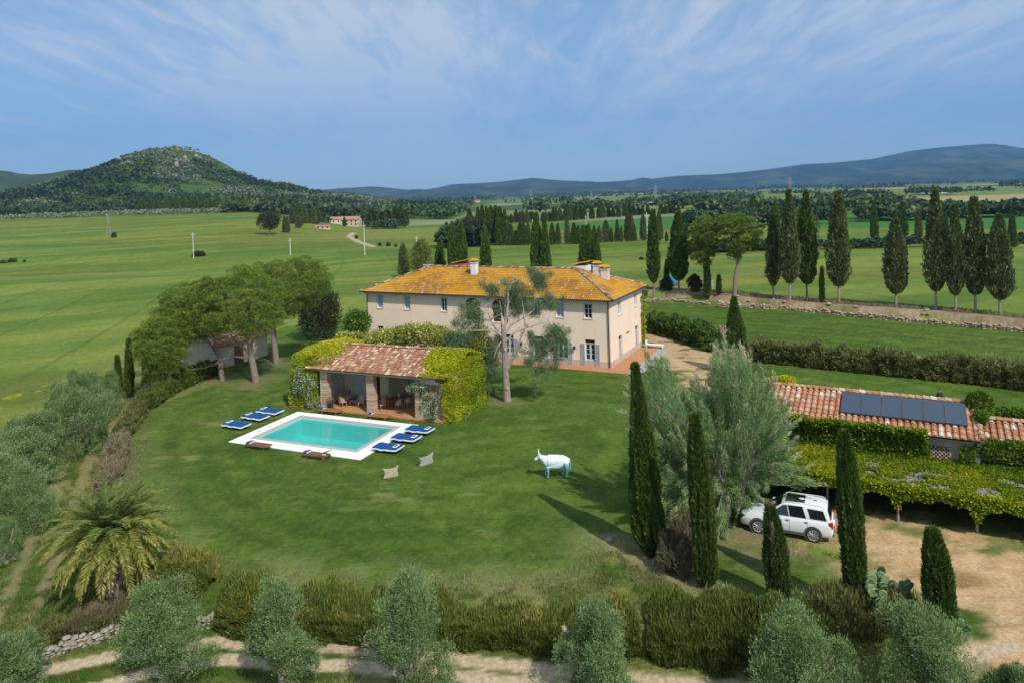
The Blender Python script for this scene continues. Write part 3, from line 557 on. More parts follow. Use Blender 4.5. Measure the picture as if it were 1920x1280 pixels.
def make_window(T, x0, x1, z0, z1, parent, closed=False, rows=3, dep=.16, name='window'):
    m = MB(); f = .07
    obox(m, T, x0, x0 + f, dep, dep + .07, z0, z1); obox(m, T, x1 - f, x1, dep, dep + .07, z0, z1); xm = (x0 + x1) / 2
    obox(m, T, x0 + f, x1 - f, dep, dep + .07, z0, z0 + f); obox(m, T, x0 + f, x1 - f, dep, dep + .07, z1 - f, z1); obox(m, T, xm - .045, xm + .045, dep - .006, dep + .064, z0 + f, z1 - f)
    for k in range(1, rows):
        z = z0 + (z1 - z0) * k / rows; obox(m, T, x0 + f, xm - .045, dep + .01, dep + .05, z - .025, z + .025); obox(m, T, xm + .045, x1 - f, dep + .01, dep + .05, z - .025, z + .025)
    w_ = m.obj(name, FRAME, parent)
    g = MB(); obox(g, T, x0 + .02, x1 - .02, dep + .085, dep + .1, z0 + .02, z1 - .02); g.obj('pane', CURT if closed else GLASS, w_)
    s = MB(); obox(s, T, x0 - .12, x1 + .12, -.05, dep - .01, z0 - .09, z0 - .003); obox(s, T, x0 - .11, x0 - .003, -.012, .05, z0, z1); obox(s, T, x1 + .003, x1 + .11, -.012, .05, z0, z1); obox(s, T, x0 - .11, x1 + .11, -.012, .05, z1 + .003, z1 + .09); s.obj('sill', STONE_T, w_)
    return w_
def make_door(T, x0, x1, parent, ztop=2.35, zt=2.8, solid=False, shutters=True, name='door'):
    m = MB(); f = .09; dep = .14; xm = (x0 + x1) / 2
    if solid:
        obox(m, T, x0, x1, dep, dep + .06, 0.02, ztop)
        for k in range(1, 6): obox(m, T, x0 + (x1 - x0) * k / 6 - .012, x0 + (x1 - x0) * k / 6 + .012, dep - .012, dep, .05, ztop - .05)
        d = m.obj(name, SHUT, parent)
    else:
        for a, b_ in ((x0, xm - .005), (xm + .005, x1)):
            obox(m, T, a, a + f, dep, dep + .06, .02, ztop); obox(m, T, b_ - f, b_, dep, dep + .06, .02, ztop); obox(m, T, a + f, b_ - f, dep, dep + .06, ztop - f, ztop); obox(m, T, a + f, b_ - f, dep, dep + .06, .02, .75)
            for z in (1.25, 1.75): obox(m, T, a + f, b_ - f, dep + .01, dep + .05, z, z + .04)
        d = m.obj(name, FRAME, parent); g = MB(); obox(g, T, x0 + .02, x1 - .02, dep + .075, dep + .09, .5, ztop - .03); g.obj('pane', GLASS, d)
    g = MB(); obox(g, T, x0, x1, dep - .04, dep + .08, ztop + .002, ztop + .05); g.obj('lintel', STONE_T, d)
    g = MB(); k = 0; n = 7; W_ = x1 - x0; zz = ztop + .06; hh = zt - zz
    obox(g, T, x0, x1, dep + .06, dep + .08, zz, zt)
    g.obj('transom_shade_panel', DARK, d); g = MB()  # near-black panel paints the shade behind the transom grille
    for k in range(n):
        a = x0 + W_ * k / n; 
        for (p, q_) in (((a, zz), (a + W_ / n, zt)), ((a + W_ / n, zz), (a, zt))): g.tube([T(p[0], dep + .03, p[1]), T(q_[0], dep + .03, q_[1])], .012, 4)
    g.obj('transom_grille', PLAST, d)
    if shutters:
        for (a, b_) in ((x0 - .5, x0 - .05), (x1 + .05, x1 + .5)):
            g = MB(); obox(g, T, a, a + .06, -.06, -.012, .04, ztop); obox(g, T, b_ - .06, b_, -.06, -.012, .04, ztop)
            for z in (.04, 1.1, ztop - .09): obox(g, T, a + .06, b_ - .06, -.06, -.012, z, z + .09)
            z = .15
            while z < ztop - .12: obox(g, T, a + .06, b_ - .06, -.045, -.02, z, z + .05); z += .075
            g.obj('shutter', SHUT, parent)
    return d
# ------------------------------------------------------------------ the farmhouse
HL, HD, HW, EZ, RZ, OV = 30.85, 11.6, 6.85, 6.95, 9.4, .55
hr = math.radians(-26.5); origin = P(1146.5, 690.4)
house = empty('farmhouse', origin, 'long two storey pink plastered farmhouse with hipped lichen covered tile roof', 'house', rz=hr)
up_w = [(-29.3, -28.5, 1), (-25.35, -24.55, 1), (-20.3, -19.5, 0), (-8.65, -7.85, 0), (-5.95, -5.1, 1), (-2.8, -1.95, 0)]
arches = [(-17.1, -15.15), (-13.65, -11.7)]
doors_f = [(-12.2, -11.1), (-8.7, -7.55), (-5.85, -4.75), (-2.8, -1.72)]
gw = [(-29.35, -28.45, 1.0, 2.35), (-25.4, -24.5, 1.0, 2.35), (-20.4, -19.5, 1.0, 2.35)]
holes = [(a + HL, b + HL, 4.95, 6.45) for a, b, c_ in up_w] + [(a + HL, b + HL, 4.05, 6.6) for a, b in arches] + [(a + HL, b + HL, 0.01, 2.8) for a, b in doors_f] + [(a + HL, b + HL, c_, 2.8) for a, b, c_, d in gw]
mb = MB(); wall_grid(mb, (-HL, 0, 0), (1, 0, 0), HL, HW, holes, .35, -.3, (0, 1, 0))
sideh = [(2.72, 3.62, 4.95, 6.45), (8.55, 9.4, 4.95, 6.45), (2.62, 3.85, .01, 2.75), (8.55, 9.75, .01, 2.75)]
wall_grid(mb, (0, 0, 0), (0, 1, 0), HD, HW, sideh, .35, -.3, (-1, 0, 0))
mb.add([(-HL, 0, -.3), (-HL, HD, -.3), (-HL, HD, HW), (-HL, 0, HW)], [(0, 1, 2, 3)]); mb.add([(-HL, HD, -.3), (0, HD, -.3), (0, HD, HW), (-HL, HD, HW)], [(0, 1, 2, 3)])
for a, b_ in arches:                                     # rounded heads
    c_ = (a + b_) / 2; r_ = (b_ - a) / 2; zc_ = 6.6 - r_ * .62
    for sgn in (-1, 1):
        pts = [(c_ + sgn * r_, 6.6)] + [(c_ + sgn * r_ * math.cos(t), zc_ + r_ * .6 * math.sin(t)) for t in np.linspace(0, math.pi / 2, 9)]
        n = len(pts); vs = [(x, .002, z) for x, z in pts] + [(x, .35, z) for x, z in pts]
        mb.add(vs, [tuple(range(n)), tuple(range(n, 2 * n))[::-1]] + [(i, i + 1, n + i + 1, n + i) for i in range(1, n - 1)])
mb.obj('wall', PLASTER, house)
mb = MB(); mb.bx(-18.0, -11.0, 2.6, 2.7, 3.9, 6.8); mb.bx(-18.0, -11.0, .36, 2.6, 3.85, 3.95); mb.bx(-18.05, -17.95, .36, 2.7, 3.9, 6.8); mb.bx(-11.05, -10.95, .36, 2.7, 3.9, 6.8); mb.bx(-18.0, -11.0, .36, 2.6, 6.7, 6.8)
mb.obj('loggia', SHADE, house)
for a, b_ in arches: mb = MB(); mb.bx(a - .05, b_ + .05, -.03, .3, 3.93, 4.04); mb.obj('loggia_sill', STONE_T, house)
T0 = xf((0, 0, 0), (1, 0, 0), (0, 1, 0)); T1 = xf((0, 0, 0), (0, 1, 0), (-1, 0, 0))
for a, b_, c_ in up_w: make_window(T0, a, b_, 4.95, 6.45, house, c_)
for a, b_ in doors_f: make_door(T0, a, b_, house)
for a, b_, c_, d in gw:
    w_ = make_window(T0, a, b_, c_, 2.3, house, False, 2)
    g = MB(); obox(g, T0, a, b_, .2, .22, 2.32, 2.8); g.obj('transom_shade_panel', DARK, w_); g = MB()  # shade behind this grille is a near-black panel too
    for k in range(6): g.tube([T0(a + (b_ - a) * k / 6, .1, 2.34), T0(a + (b_ - a) * (k + 1) / 6, .1, 2.79)], .012, 4); g.tube([T0(a + (b_ - a) * (k + 1) / 6, .1, 2.34), T0(a + (b_ - a) * k / 6, .1, 2.79)], .012, 4)
    g.obj('transom_grille', PLAST, w_)
    for (p, q_) in ((a - .5, a - .14), (b_ + .14, b_ + .5)): g = MB(); obox(g, T0, p, q_, -.06, -.014, 1.0, 2.35); g.obj('shutter', SHUT, house)
for a, b_, c_, d in sideh[:2]: make_window(T1, a, b_, c_, d, house, True)
for a, b_, c_, d in sideh[2:]: make_door(T1, a, b_, house, 2.2, 2.72, True, False)
g = MB(); obox(g, T1, 5.25, 6.3, -.02, .02, 2.52, 2.68); g.obj('terracotta_plaque', TEAK, house)
g = MB(); obox(g, T0, -HL, 0, -.014, 0.0, .0, .62); obox(g, T1, 0, HD, -.014, 0, 0, .62); g.obj('plinth', M('weathered_plinth', (0.56, 0.49, 0.41), (0.46, 0.38, 0.30), 1.5, rough=.9), house)
# roof
c1_, c2_, c3_, c4_ = (-HL - OV, -OV, EZ), (OV, -OV, EZ), (OV, HD + OV, EZ), (-HL - OV, HD + OV, EZ); rl, rg = (-25.2, HD / 2, RZ), (-5.75, HD / 2, RZ)
mb = MB(); dz = .02; mb.add([c1_, c2_, c3_, c4_, rl, rg], [(0, 1, 5, 4), (1, 2, 5), (2, 3, 4, 5), (3, 0, 4)]); mb.add([(q_[0], q_[1], q_[2] - .1) for q_ in (c1_, c2_, c3_, c4_)], [(0, 1, 2, 3)])
for a, b_ in ((c1_, c2_), (c2_, c3_), (c3_, c4_), (c4_, c1_)): mb.add([a, b_, (b_[0], b_[1], b_[2] - .1), (a[0], a[1], a[2] - .1)], [(0, 1, 2, 3)])
roof = mb.obj('roof', UNDER, house)
def vf_villa(seed):
    def f(a, b, rn):
        n = float(fb(np.array([a / 2.6 + seed]), np.array([b / 1.7]), seed, 4)[0]); v = .18 + .62 * (1.0 - max(0, min(1, (n - .3) / .4))) * rn.uniform(.55, 1.1) + .1 * rn.random()
        if rn.random() < .06 + .40 * max(0, n - .55) * 3: v = rn.uniform(.80, .97)
        return v
    return f
sl_ = math.hypot(HD / 2 + OV, RZ - EZ)
up1 = (0, (HD / 2 + OV) / sl_, (RZ - EZ) / sl_)
Lf = HL + 2 * OV; tb = tiles(c1_, (1, 0, 0), up1, [(0, 0), (Lf, 0), (rg[0] - c1_[0], sl_), (rl[0] - c1_[0], sl_)], .235, .42, seed=5, vfun=vf_villa(3))
tb2 = tiles(c3_, (-1, 0, 0), (0, -up1[1], up1[2]), [(0, 0), (Lf, 0), (c3_[0] - rl[0], sl_), (c3_[0] - rg[0], sl_)], .235, .42, seed=6, vfun=vf_villa(9))
hx = c2_[0] - rg[0]; sr = math.hypot(hx, RZ - EZ); tb3 = tiles(c2_, (0, 1, 0), (-hx / sr, 0, (RZ - EZ) / sr), [(0, 0), (HD + 2 * OV, 0), (HD / 2 + OV, sr)], .235, .42, seed=7, vfun=vf_villa(15))
hx = rl[0] - c1_[0]; sr = math.hypot(hx, RZ - EZ); tb4 = tiles(c4_, (0, -1, 0), (hx / sr, 0, (RZ - EZ) / sr), [(0, 0), (HD + 2 * OV, 0), (HD / 2 + OV, sr)], .235, .42, seed=8, vfun=vf_villa(21))
for q_ in (tb2, tb3, tb4):
    tb.add(q_.v, q_.f); tb.a[-len(q_.f):] = q_.a
tb.obj('roof_tiles', TILE_V, roof)
mb = MB(); lift = Vector((0, 0, .07))
for a, b_ in ((rg, rl), (c2_, rg), (c3_, rg), (c1_, rl), (c4_, rl)): ridge_caps(mb, Vector(a) + lift, Vector(b_) + lift, .13, seed=int(abs(a[0]) * 7), vmin=.0, vmax=1)
mb.obj('ridge_tiles', Mattr('ridge_tile_clay', [(0, (.12, .085, .06)), (.5, (.30, .21, .15)), (1, (.48, .38, .28))], .9), roof)
mb = MB(); e_ = .06
mb.tube([(-HL - OV - e_, -OV - e_, EZ - .03), (OV + e_, -OV - e_, EZ - .03), (OV + e_, HD + OV, EZ - .03)], .065, 7); mb.obj('gutter', GUTTER, roof)
mb = MB(); mb.tube([(-.14, -.1, 0), (-.14, -.1, EZ - .35), (-.1, -OV, EZ - .1)], .055, 7); mb.obj('drainpipe', GUTTER, house); mb = MB(); mb.tube([(-HL + .1, -.1, 0), (-HL + .1, -.1, EZ - .35), (-HL, -OV, EZ - .1)], .055, 7); mb.obj('drainpipe', GUTTER, house)
CHM = M('chimney_plaster', (0.62, 0.52, 0.42), (0.72, 0.66, 0.58), 2, rough=.9)
def chimney(x, y, z0, z1, wd, cap='tile', white=False):
    m = MB(); m.bx(x - wd, x + wd, y - wd * .8, y + wd * .8, z0 - .6, z1 - .45); ch = m.obj('chimney', WHITE if white else CHM, house)
    m = MB(); m.bx(x - wd - .07, x + wd + .07, y - wd * .8 - .07, y + wd * .8 + .07, z1 - .449, z1 - .37); m.obj('chimney_collar', CHM, ch)
    if cap == 'tile':
        m = MB()
        for i in (-1, 1):
            for j in (-1, 1): m.bx(x + i * (wd - .08) - .06, x + i * (wd - .08) + .06, y + j * (wd * .8 - .08) - .06, y + j * (wd * .8 - .08) + .06, z1 - .369, z1 - .12)
        m.obj('chimney_vent', BRICK, ch); m = MB(); q = wd + .12; m.add([(x - q, y - q * .8, z1 - .12), (x + q, y - q * .8, z1 - .12), (x + q, y + q * .8, z1 - .12), (x - q, y + q * .8, z1 - .12), (x - q * .6, y, z1 + .12), (x + q * .6, y, z1 + .12)], [(0, 1, 5, 4), (1, 2, 5), (2, 3, 4, 5), (3, 0, 4), (3, 2, 1, 0)], .6); m.obj('chimney_cap', TILE_V, ch)
    else:
        m = MB(); m.tube([(x, y, z1 - .37), (x, y, z1 + .02)], [wd * .8, wd * .8], 12); m.obj('chimney_cowl', PLAST, ch)
    return ch
chimney(-27.3, 8.2, 7.9, 9.75, .42, 'cowl'); chimney(-18.05, 4.1, 8.75, 10.55, .36, 'tile', True); chimney(-3.7, 6.9, 8.5, 10.15, .42); chimney(-2.75, 6.8, 8.2, 9.75, .42)
def dormer(x, y, mwall, w2=.75):
    m = MB(); m.bx(x - w2, x + w2, y - .8, y + .9, 8.3, 9.55); dm_ = m.obj('roof_turret', mwall, house)
    z = 9.58; m = MB(); m.add([(x - w2 - .2, y - .95, z), (x - w2 - .2, y + 1.05, z), (x + w2 + .2, y + 1.05, z + .35), (x + w2 + .2, y - .95, z + .35)], [(0, 3, 2, 1)], .4)
    m.add([(x - w2, y - .8, 9.55), (x + w2, y - .8, 9.55), (x + w2, y - .8, 9.88)], [(0, 1, 2)]); m.obj('turret_roof', UNDER, dm_)
    s_ = Vector((2 * w2 + .4, 0, .35)); tiles((x - w2 - .2, y - .95, z + .02), (0, 1, 0), s_, [(0, 0), (2, 0), (2, s_.length), (0, s_.length)], .235, .42, seed=4, vfun=vf_villa(2)).obj('turret_tiles', TILE_V, dm_)
dormer(-22.6, 8.9, PINKP); dormer(-6.3, 9.0, WHITE)
for lx_ in (-3.93, -10.1):
    m = MB(); m.tube([(lx_, -.014, 1.95), (lx_, -.2, 2.1), (lx_, -.22, 2.02)], .02, 5); lp = m.obj('wall_lantern', GUTTER, house); m = MB(); m.box((lx_, -.22, 1.85), (.18, .18, .26)); m.prism([(lx_ - .14, -.36), (lx_ + .14, -.36), (lx_ + .14, -.08), (lx_ - .14, -.08)], 1.985, 2.03); m.obj('lantern_cage', GUTTER, lp)
# terrace and paving round the house
def slab(name, fr, pts, z0, z1, m):
    mb = MB(); mb.prism([tuple(loc2w(fr, x, y)[:2]) for x, y in pts], z0, z1); return tag(mb.obj(name, m), kind='structure')
slab('terrace', HF, [(-13.4, -1.75), (2.1, -1.75), (2.1, 10.2), (0.03, 10.2), (0.03, -.03), (-13.4, -.03)], -.15, .05, COTTO)
slab('pavement', HF, [(2.13, -1.75), (3.5, -.6), (3.5, 9.8), (2.13, 10.2)], -.15, .035, PAVE)
# white sun bed frame beside the terrace
q_ = loc2w(HF, 1.3, 10.8); sb = empty('garden_bench', q_, 'low white bench frame at the far end of the terracotta terrace', 'bench', rz=hr)
m = MB(); m.bx(-.7, 1.3, -.3, .3, .32, .40); m.obj('seat', WHITE, sb); m = MB(); m.bx(-.78, -.7, -.3, .3, .2, .85); m.obj('backrest', WHITE, sb)
for i in (-.6, 1.2):
    for j in (-.25, .25): m = MB(); m.bx(i - .04, i + .04, j - .04, j + .04, 0, .32); m.obj('leg', WHITE, sb)
# ------------------------------------------------------------------ pool
pr_ = -PT; po = empty('swimming_pool', POOLF_O, 'turquoise rectangular swimming pool set in the lawn with broad white stone surround', 'pool', rz=pr_)
X0, X1, Y0, Y1 = -13.55, -1.62, -9.2, -1.32; x0, x1, y0, y1 = -12.2, -3.05, -7.7, -2.45; a0, a1, b0, b1 = -12.55, -2.68, -8.1, -2.1
def ring(mb, o, i, z0, z1):
    (A, B, C_, D), (a, b, c, d) = o, i; mb.bx(A, B, C_, c, z0, z1); mb.bx(A, B, d, D, z0, z1); mb.bx(A, a, c, d, z0, z1); mb.bx(b, B, c, d, z0, z1)
m = MB(); ring(m, (X0, X1, Y0, Y1), (a0, a1, b0, b1), -.2, .05); m.obj('stone_surround', DECK, po)
m = MB(); ring(m, (a0 + .002, a1 - .002, b0 + .002, b1 - .002), (x0, x1, y0, y1), -.3, .056); m.obj('coping', COPE, po)
m = MB(); m.bx(x0 - .2, x1 + .2, y0 - .2, y1 + .2, -1.7, -1.5); m.bx(x0 - .2, x0 + .001, y0, y1, -1.5, -.02); m.bx(x1 - .001, x1 + .2, y0, y1, -1.5, -.02); m.bx(x0 - .2, x1 + .2, y0 - .2, y0 + .001, -1.5, -.02); m.bx(x0 - .2, x1 + .2, y1 - .001, y1 + .2, -1.5, -.02); m.obj('basin', POOLM, po)
WAT = bpy.data.materials.new('pool_water'); WAT.use_nodes = True; t = WAT.node_tree; t.nodes.clear(); tr = N(t, 'ShaderNodeBsdfTransparent'); tr.inputs[0].default_value = (0.47, 0.85, 0.85, 1); gl = N(t, 'ShaderNodeBsdfGlossy'); gl.inputs['Roughness'].default_value = .03
c = N(t, 'ShaderNodeTexCoord'); nz = N(t, 'ShaderNodeTexNoise', i_Scale=2.2, i_Detail=4.0); L(t, c.outputs['Object'], nz.inputs[0]); bu = N(t, 'ShaderNodeBump', i_Strength=0.12, i_Distance=0.05); L(t, nz.outputs[0], bu.inputs['Height']); L(t, bu.outputs[0], gl.inputs['Normal'])
fr_ = N(t, 'ShaderNodeFresnel', i_IOR=1.33); L(t, bu.outputs[0], fr_.inputs['Normal']); ms = N(t, 'ShaderNodeMixShader'); L(t, fr_.outputs[0], ms.inputs[0]); L(t, tr.outputs[0], ms.inputs[1]); L(t, gl.outputs[0], ms.inputs[2]); oo = N(t, 'ShaderNodeOutputMaterial'); L(t, ms.outputs[0], oo.inputs[0])
m = MB(); m.add([(x0, y0, -.1), (x1, y0, -.1), (x1, y1, -.1), (x0, y1, -.1)], [(0, 1, 2, 3)]); m.obj('water', WAT, po)
m = MB()
for k in range(3): m.bx(a0 - .52, a0 - .27, -4.2 - k * 1.25, -4.0 - k * 1.25, .051, .056)
m.obj('skimmer_lid', COPE, po)
# ------------------------------------------------------------------ pool house
ph = empty('pool_house', POOLF_O, 'open brick pillared pool house with terracotta tile roof between two creeper covered ends', 'pavilion', rz=pr_)
m = MB(); m.bx(-15.3, .1, -.25, 6.6, -.2, .1); m.obj('floor', COTTO, ph)
def brick_pillar(x0_, x1_, y0_, y1_, h=3.3):
    m = MB(); z = .1; k = 0; rn = random.Random(int(x0_ * 100))
    while z < h - .01:
        z2 = min(h, z + .085); o_ = rn.uniform(-.008, .008); m.bx(x0_ + o_, x1_ + o_, y0_ + o_, y1_ + o_, z, z2 - .012, rn.random()); m.bx(x0_ + .02, x1_ - .02, y0_ + .02, y1_ - .02, z2 - .012, z2, .9); z = z2
    m.obj('pillar', BRICKV, ph)
BRICKV = Mattr('brick_courses', [(0, (.36, .21, .13)), (.5, (.46, .29, .18)), (.8, (.52, .39, .27)), (1, (.50, .45, .38))], .95, .3, 30)
for a, b_ in ((-11.95, -11.35), (-7.33, -6.62), (-2.64, -2.2), (-.38, .1)): brick_pillar(a, b_, -.05, .5)
m = MB(); m.bx(-12.0, .12, -.06, .42, 3.3, 3.55); m.obj('beam', PLASTER2, ph)
m = MB(); m.bx(-12.1, -11.96, -.02, 6.5, .1, 3.6); m.bx(-11.955, -7.4, 3.3, 3.45, .1, 4.8); m.bx(-7.45, -7.3, 3.3, 6.5, .1, 4.4); m.obj('wall', PLASTER2, ph); m = MB(); m.bx(.1, .3, 0, 6.5, -.1, 3.6); m.bx(-2.3, .101, 6.3, 6.5, .1, 3.6); m.obj('wall', PLASTER2, ph); m = MB(); m.bx(-2.2, -.38, .05, .3, .1, 1.55); m.obj('wall', PLASTER2, ph); m = MB(); m.bx(-2.2, -.38, .05, .3, 2.92, 3.3); m.obj('wall', PLASTER2, ph)
m = MB(); rn = random.Random(2)
for j in range(15):
    for i in range(8): m.bx(-2.2 + (i + .5 * (j % 2)) * .24, -2.2 + (i + .5 * (j % 2)) * .24 + .13 if i < 7 else -.39, .1, .24, 1.55 + j * .0915, 1.55 + j * .0915 + .075, rn.random())
m.obj('brick_lattice', BRICKV, ph)
m = MB()
for x in (-10.6, -9.75): m.bx(x - .42, x + .42, 3.22, 3.29, .12, 2.6)
m.obj('door', SHUT, ph); m = MB(); m.bx(-9.3, -8.2, 3.24, 3.295, .12, 2.7); m.obj('doorway_shade_panel', DARK, ph)  # the doorway's shade is painted as a near-black panel
m = MB(); m.bx(-11.95, -11.9, 1.4, 2.4, .8, 2.6); m.obj('shutter', SHUT, ph)
m = MB()
for k in range(6): x = -7.2 + k * .97; m.bx(x - .03, x + .03, 6.38, 6.44, .1, 3.3)
for z in (.1, 1.1, 3.2): m.bx(-7.2, -2.35, 6.385, 6.435, z, z + .05)
m.obj('steel_window_frame', PLAST, ph)
ys0, zs0, ys1, zs1 = -.55, 3.58, 3.35, 4.93; ye = 6.9
m = MB(); xa_, xb_ = -13.3, .35
m.add([(xa_, ys0, zs0), (xb_, ys0, zs0), (xb_, ys1, zs1), (xa_, ys1, zs1), (xb_, ye, 3.65), (xa_, ye, 3.65)], [(0, 1, 2, 3), (3, 2, 4, 5)]); m.add([(xa_, ys0, zs0 - .07), (xb_, ys0, zs0 - .07), (xb_, ys1, zs1 - .07), (xa_, ys1, zs1 - .07), (xb_, ye, 3.58), (xa_, ye, 3.58)], [(3, 2, 1, 0), (5, 4, 2, 3)])
m.add([(xa_, ys0, zs0), (xb_, ys0, zs0), (xb_, ys0, zs0 - .07), (xa_, ys0, zs0 - .07), (xb_, ys1, zs1), (xb_, ys1, zs1 - .07), (xb_, ye, 3.65), (xb_, ye, 3.58)], [(3, 2, 1, 0), (1, 4, 5, 2), (4, 6, 7, 5)]); prf = m.obj('roof', WOOD_D, ph)
def vf_pool(a, b, rn):
    n = float(fb(np.array([a / 1.3]), np.array([b / 1.0]), 5, 3)[0]); v = .15 + .5 * rn.random() + .25 * (n - .5)
    if rn.random() < .22: v = rn.uniform(.72, 1.0)
    return v
s_ = Vector((0, ys1 - ys0, zs1 - zs0)); tb = tiles((xa_, ys0, zs0 + .01), (1, 0, 0), s_, [(0, 0), (xb_ - xa_, 0), (xb_ - xa_, s_.length), (0, s_.length)], .225, .40, seed=15, vfun=vf_pool)
s2 = Vector((0, ys1 - ye, zs1 - 3.65)); t2 = tiles((xb_, ye, 3.66), (-1, 0, 0), s2, [(0, 0), (xb_ - xa_, 0), (xb_ - xa_, s2.length), (0, s2.length)], .225, .40, seed=16, vfun=vf_pool); tb.add(t2.v, t2.f); tb.a[-len(t2.f):] = t2.a
tb.obj('roof_tiles', TILE_P, prf); m = MB(); ridge_caps(m, (xa_, ys1, zs1 + .08), (xb_, ys1, zs1 + .08), .12, seed=9); m.obj('ridge_tiles', TILE_P, prf)
m = MB(); m.bx(-14.6, -12.15, .25, .8, .1, .95); m.tube([(-13.7, .2, .1), (-13.7, .2, .6), (-13.3, .2, .85), (-12.9, .2, .6), (-12.9, .2, .1)], .14, 6); m.obj('barbecue_wall', BRICK, ph)
# ------------------------------------------------------------------ outbuilding with solar panels, carport
orr = math.radians(-29); OO = P(1550, 945)
ob = empty('outbuilding', OO, 'low stone outbuilding with orange barrel tile roof behind the creeper carport', 'building', rz=orr)
m = MB(); m.bx(-3.6, 7.55, 2.5, 8.3, -.2, 4.0); m.add([(-3.6, 2.5, 4.0), (-3.6, 8.3, 4.0), (-3.6, 5.4, 4.96), (7.55, 2.5, 4.0), (7.55, 8.3, 4.0), (7.55, 5.4, 4.96)], [(0, 1, 2), (3, 5, 4)]); wmb = m; m = MB(); m.bx(7.56, 12.5, 2.8, 8.0, -.2, 3.1); anx = m; m = wmb; m.obj('wall', M('rough_plaster', (0.42, 0.36, 0.27), (0.30, 0.26, 0.21), 1.6, rough=.95, bmp=.4), ob); anx.obj('wall', bpy.data.materials['rough_plaster'], ob)
m = MB(); ey0, ez0, ry, rz_ = 2.0, 3.93, 5.4, 5.06; m.add([(-3.8, ey0, ez0), (7.7, ey0, ez0), (7.7, ry, rz_), (-3.8, ry, rz_), (7.7, 8.8, ez0), (-3.8, 8.8, ez0)], [(0, 1, 2, 3), (3, 2, 4, 5)]); m.add([(-3.8, ey0, ez0 - .08), (7.7, ey0, ez0 - .08), (7.7, ry, rz_ - .08), (-3.8, ry, rz_ - .08), (7.7, 8.8, ez0 - .08), (-3.8, 8.8, ez0 - .08)], [(3, 2, 1, 0), (5, 4, 2, 3)])
m.add([(7.76, 2.5, 3.15), (12.6, 2.5, 3.15), (12.6, 5.4, 4.22), (7.76, 5.4, 4.22), (12.6, 8.3, 3.15), (7.76, 8.3, 3.15)], [(0, 1, 2, 3), (3, 2, 4, 5)]); orf = m.obj('roof', UNDER, ob)
def vf_out(a, b, rn): return .2 + .5 * rn.random() if rn.random() > .22 else rn.uniform(.72, 1)
s_ = Vector((0, ry - ey0, rz_ - ez0)); tb = tiles((-3.8, ey0, ez0 + .01), (1, 0, 0), s_, [(0, 0), (11.5, 0), (11.5, s_.length), (0, s_.length)], .335, .46, seed=25, vfun=vf_out)
t2 = tiles((7.7, 8.8, ez0 + .01), (-1, 0, 0), Vector((0, ry - 8.8, rz_ - ez0)), [(0, 0), (11.5, 0), (11.5, s_.length), (0, s_.length)], .335, .46, seed=26, vfun=vf_out); tb.add(t2.v, t2.f); tb.a[-len(t2.f):] = t2.a
s3 = Vector((0, 2.9, 1.07)); t2 = tiles((7.8, 2.5, 3.16), (1, 0, 0), s3, [(0, 0), (4.8, 0), (4.8, s3.length), (0, s3.length)], .335, .46, seed=27, vfun=vf_out); tb.add(t2.v, t2.f); tb.a[-len(t2.f):] = t2.a
tb.obj('roof_tiles', TILE_O, orf); m = MB(); ridge_caps(m, (-3.8, ry, rz_ + .08), (7.7, ry, rz_ + .08), .14, seed=12); m.obj('ridge_tiles', TILE_O, orf); m = MB(); ridge_caps(m, (7.8, 5.4, 4.32), (12.6, 5.4, 4.32), .15, seed=13); m.obj('ridge_tiles', TILE_O, orf); m = MB(); ridge_caps(m, (7.62, 2.0, 4.05), (7.62, 5.4, 5.16), .13, seed=14); m.obj('verge_tiles', TILE_O, orf)
m = MB(); rn = random.Random(5); m.bx(5.0, 6.2, 2.45, 2.49, 2.35, 3.3)
m.obj('vent_shade_panel', DARK, ob); m = MB()  # near-black sheet paints the shade behind the brick vent
for j in range(9):
    for i in range(6): m.bx(5.0 + (i + .5 * (j % 2)) * .2, 5.0 + (i + .5 * (j % 2)) * .2 + .11 if i < 5 else 6.2, 2.36, 2.44, 2.38 + j * .105, 2.38 + j * .105 + .075, rn.random())
m.obj('brick_vent', BRICKV, ob)
sn = s_.normalized(); nn = Vector((0, -sn.z, sn.y))
for k in range(6):
    xs_ = .62 + k * 1.075; r0 = Vector((xs_, 3.0, 4.33)); q = empty('solar_panel', ob.matrix_basis @ Vector((0, 0, 0)), '', 'solar panel', 'solar panels on the outbuilding roof', orr)
    q.location = OO; q['label'] = ['flat dark solar panel at the left end of the row on the outbuilding roof', 'second solar panel from the left on the outbuilding roof', 'third solar panel from the left on the outbuilding roof', 'fourth solar panel from the left on the outbuilding roof', 'fifth solar panel from the left on the outbuilding roof', 'flat dark solar panel at the right end of the row on the outbuilding roof'][k]
    def TS(a, b_, c_): return r0 + Vector((1, 0, 0)) * a + sn * b_ + nn * c_
    m = MB(); obox(m, TS, .03, 1.02, .03, 2.12, .17, .185); m.obj('glass_sheet', SOLAR, q)
    m = MB(); obox(m, TS, 0, 1.05, 0, .03, .1, .2); obox(m, TS, 0, 1.05, 2.12, 2.15, .1, .2); obox(m, TS, 0, .03, .03, 2.12, .1, .2); obox(m, TS, 1.02, 1.05, .03, 2.12, .1, .2); m.obj('frame', PLAST, q)
    m = MB(); obox(m, TS, .2, .26, .1, 2.0, -.02, .1); obox(m, TS, .8, .86, .1, 2.0, -.02, .1); m.obj('mounting_rail', STEEL, q)
cp = empty('carport', OO, 'long low carport of wooden posts overgrown with yellow green creeper', 'carport', rz=orr)
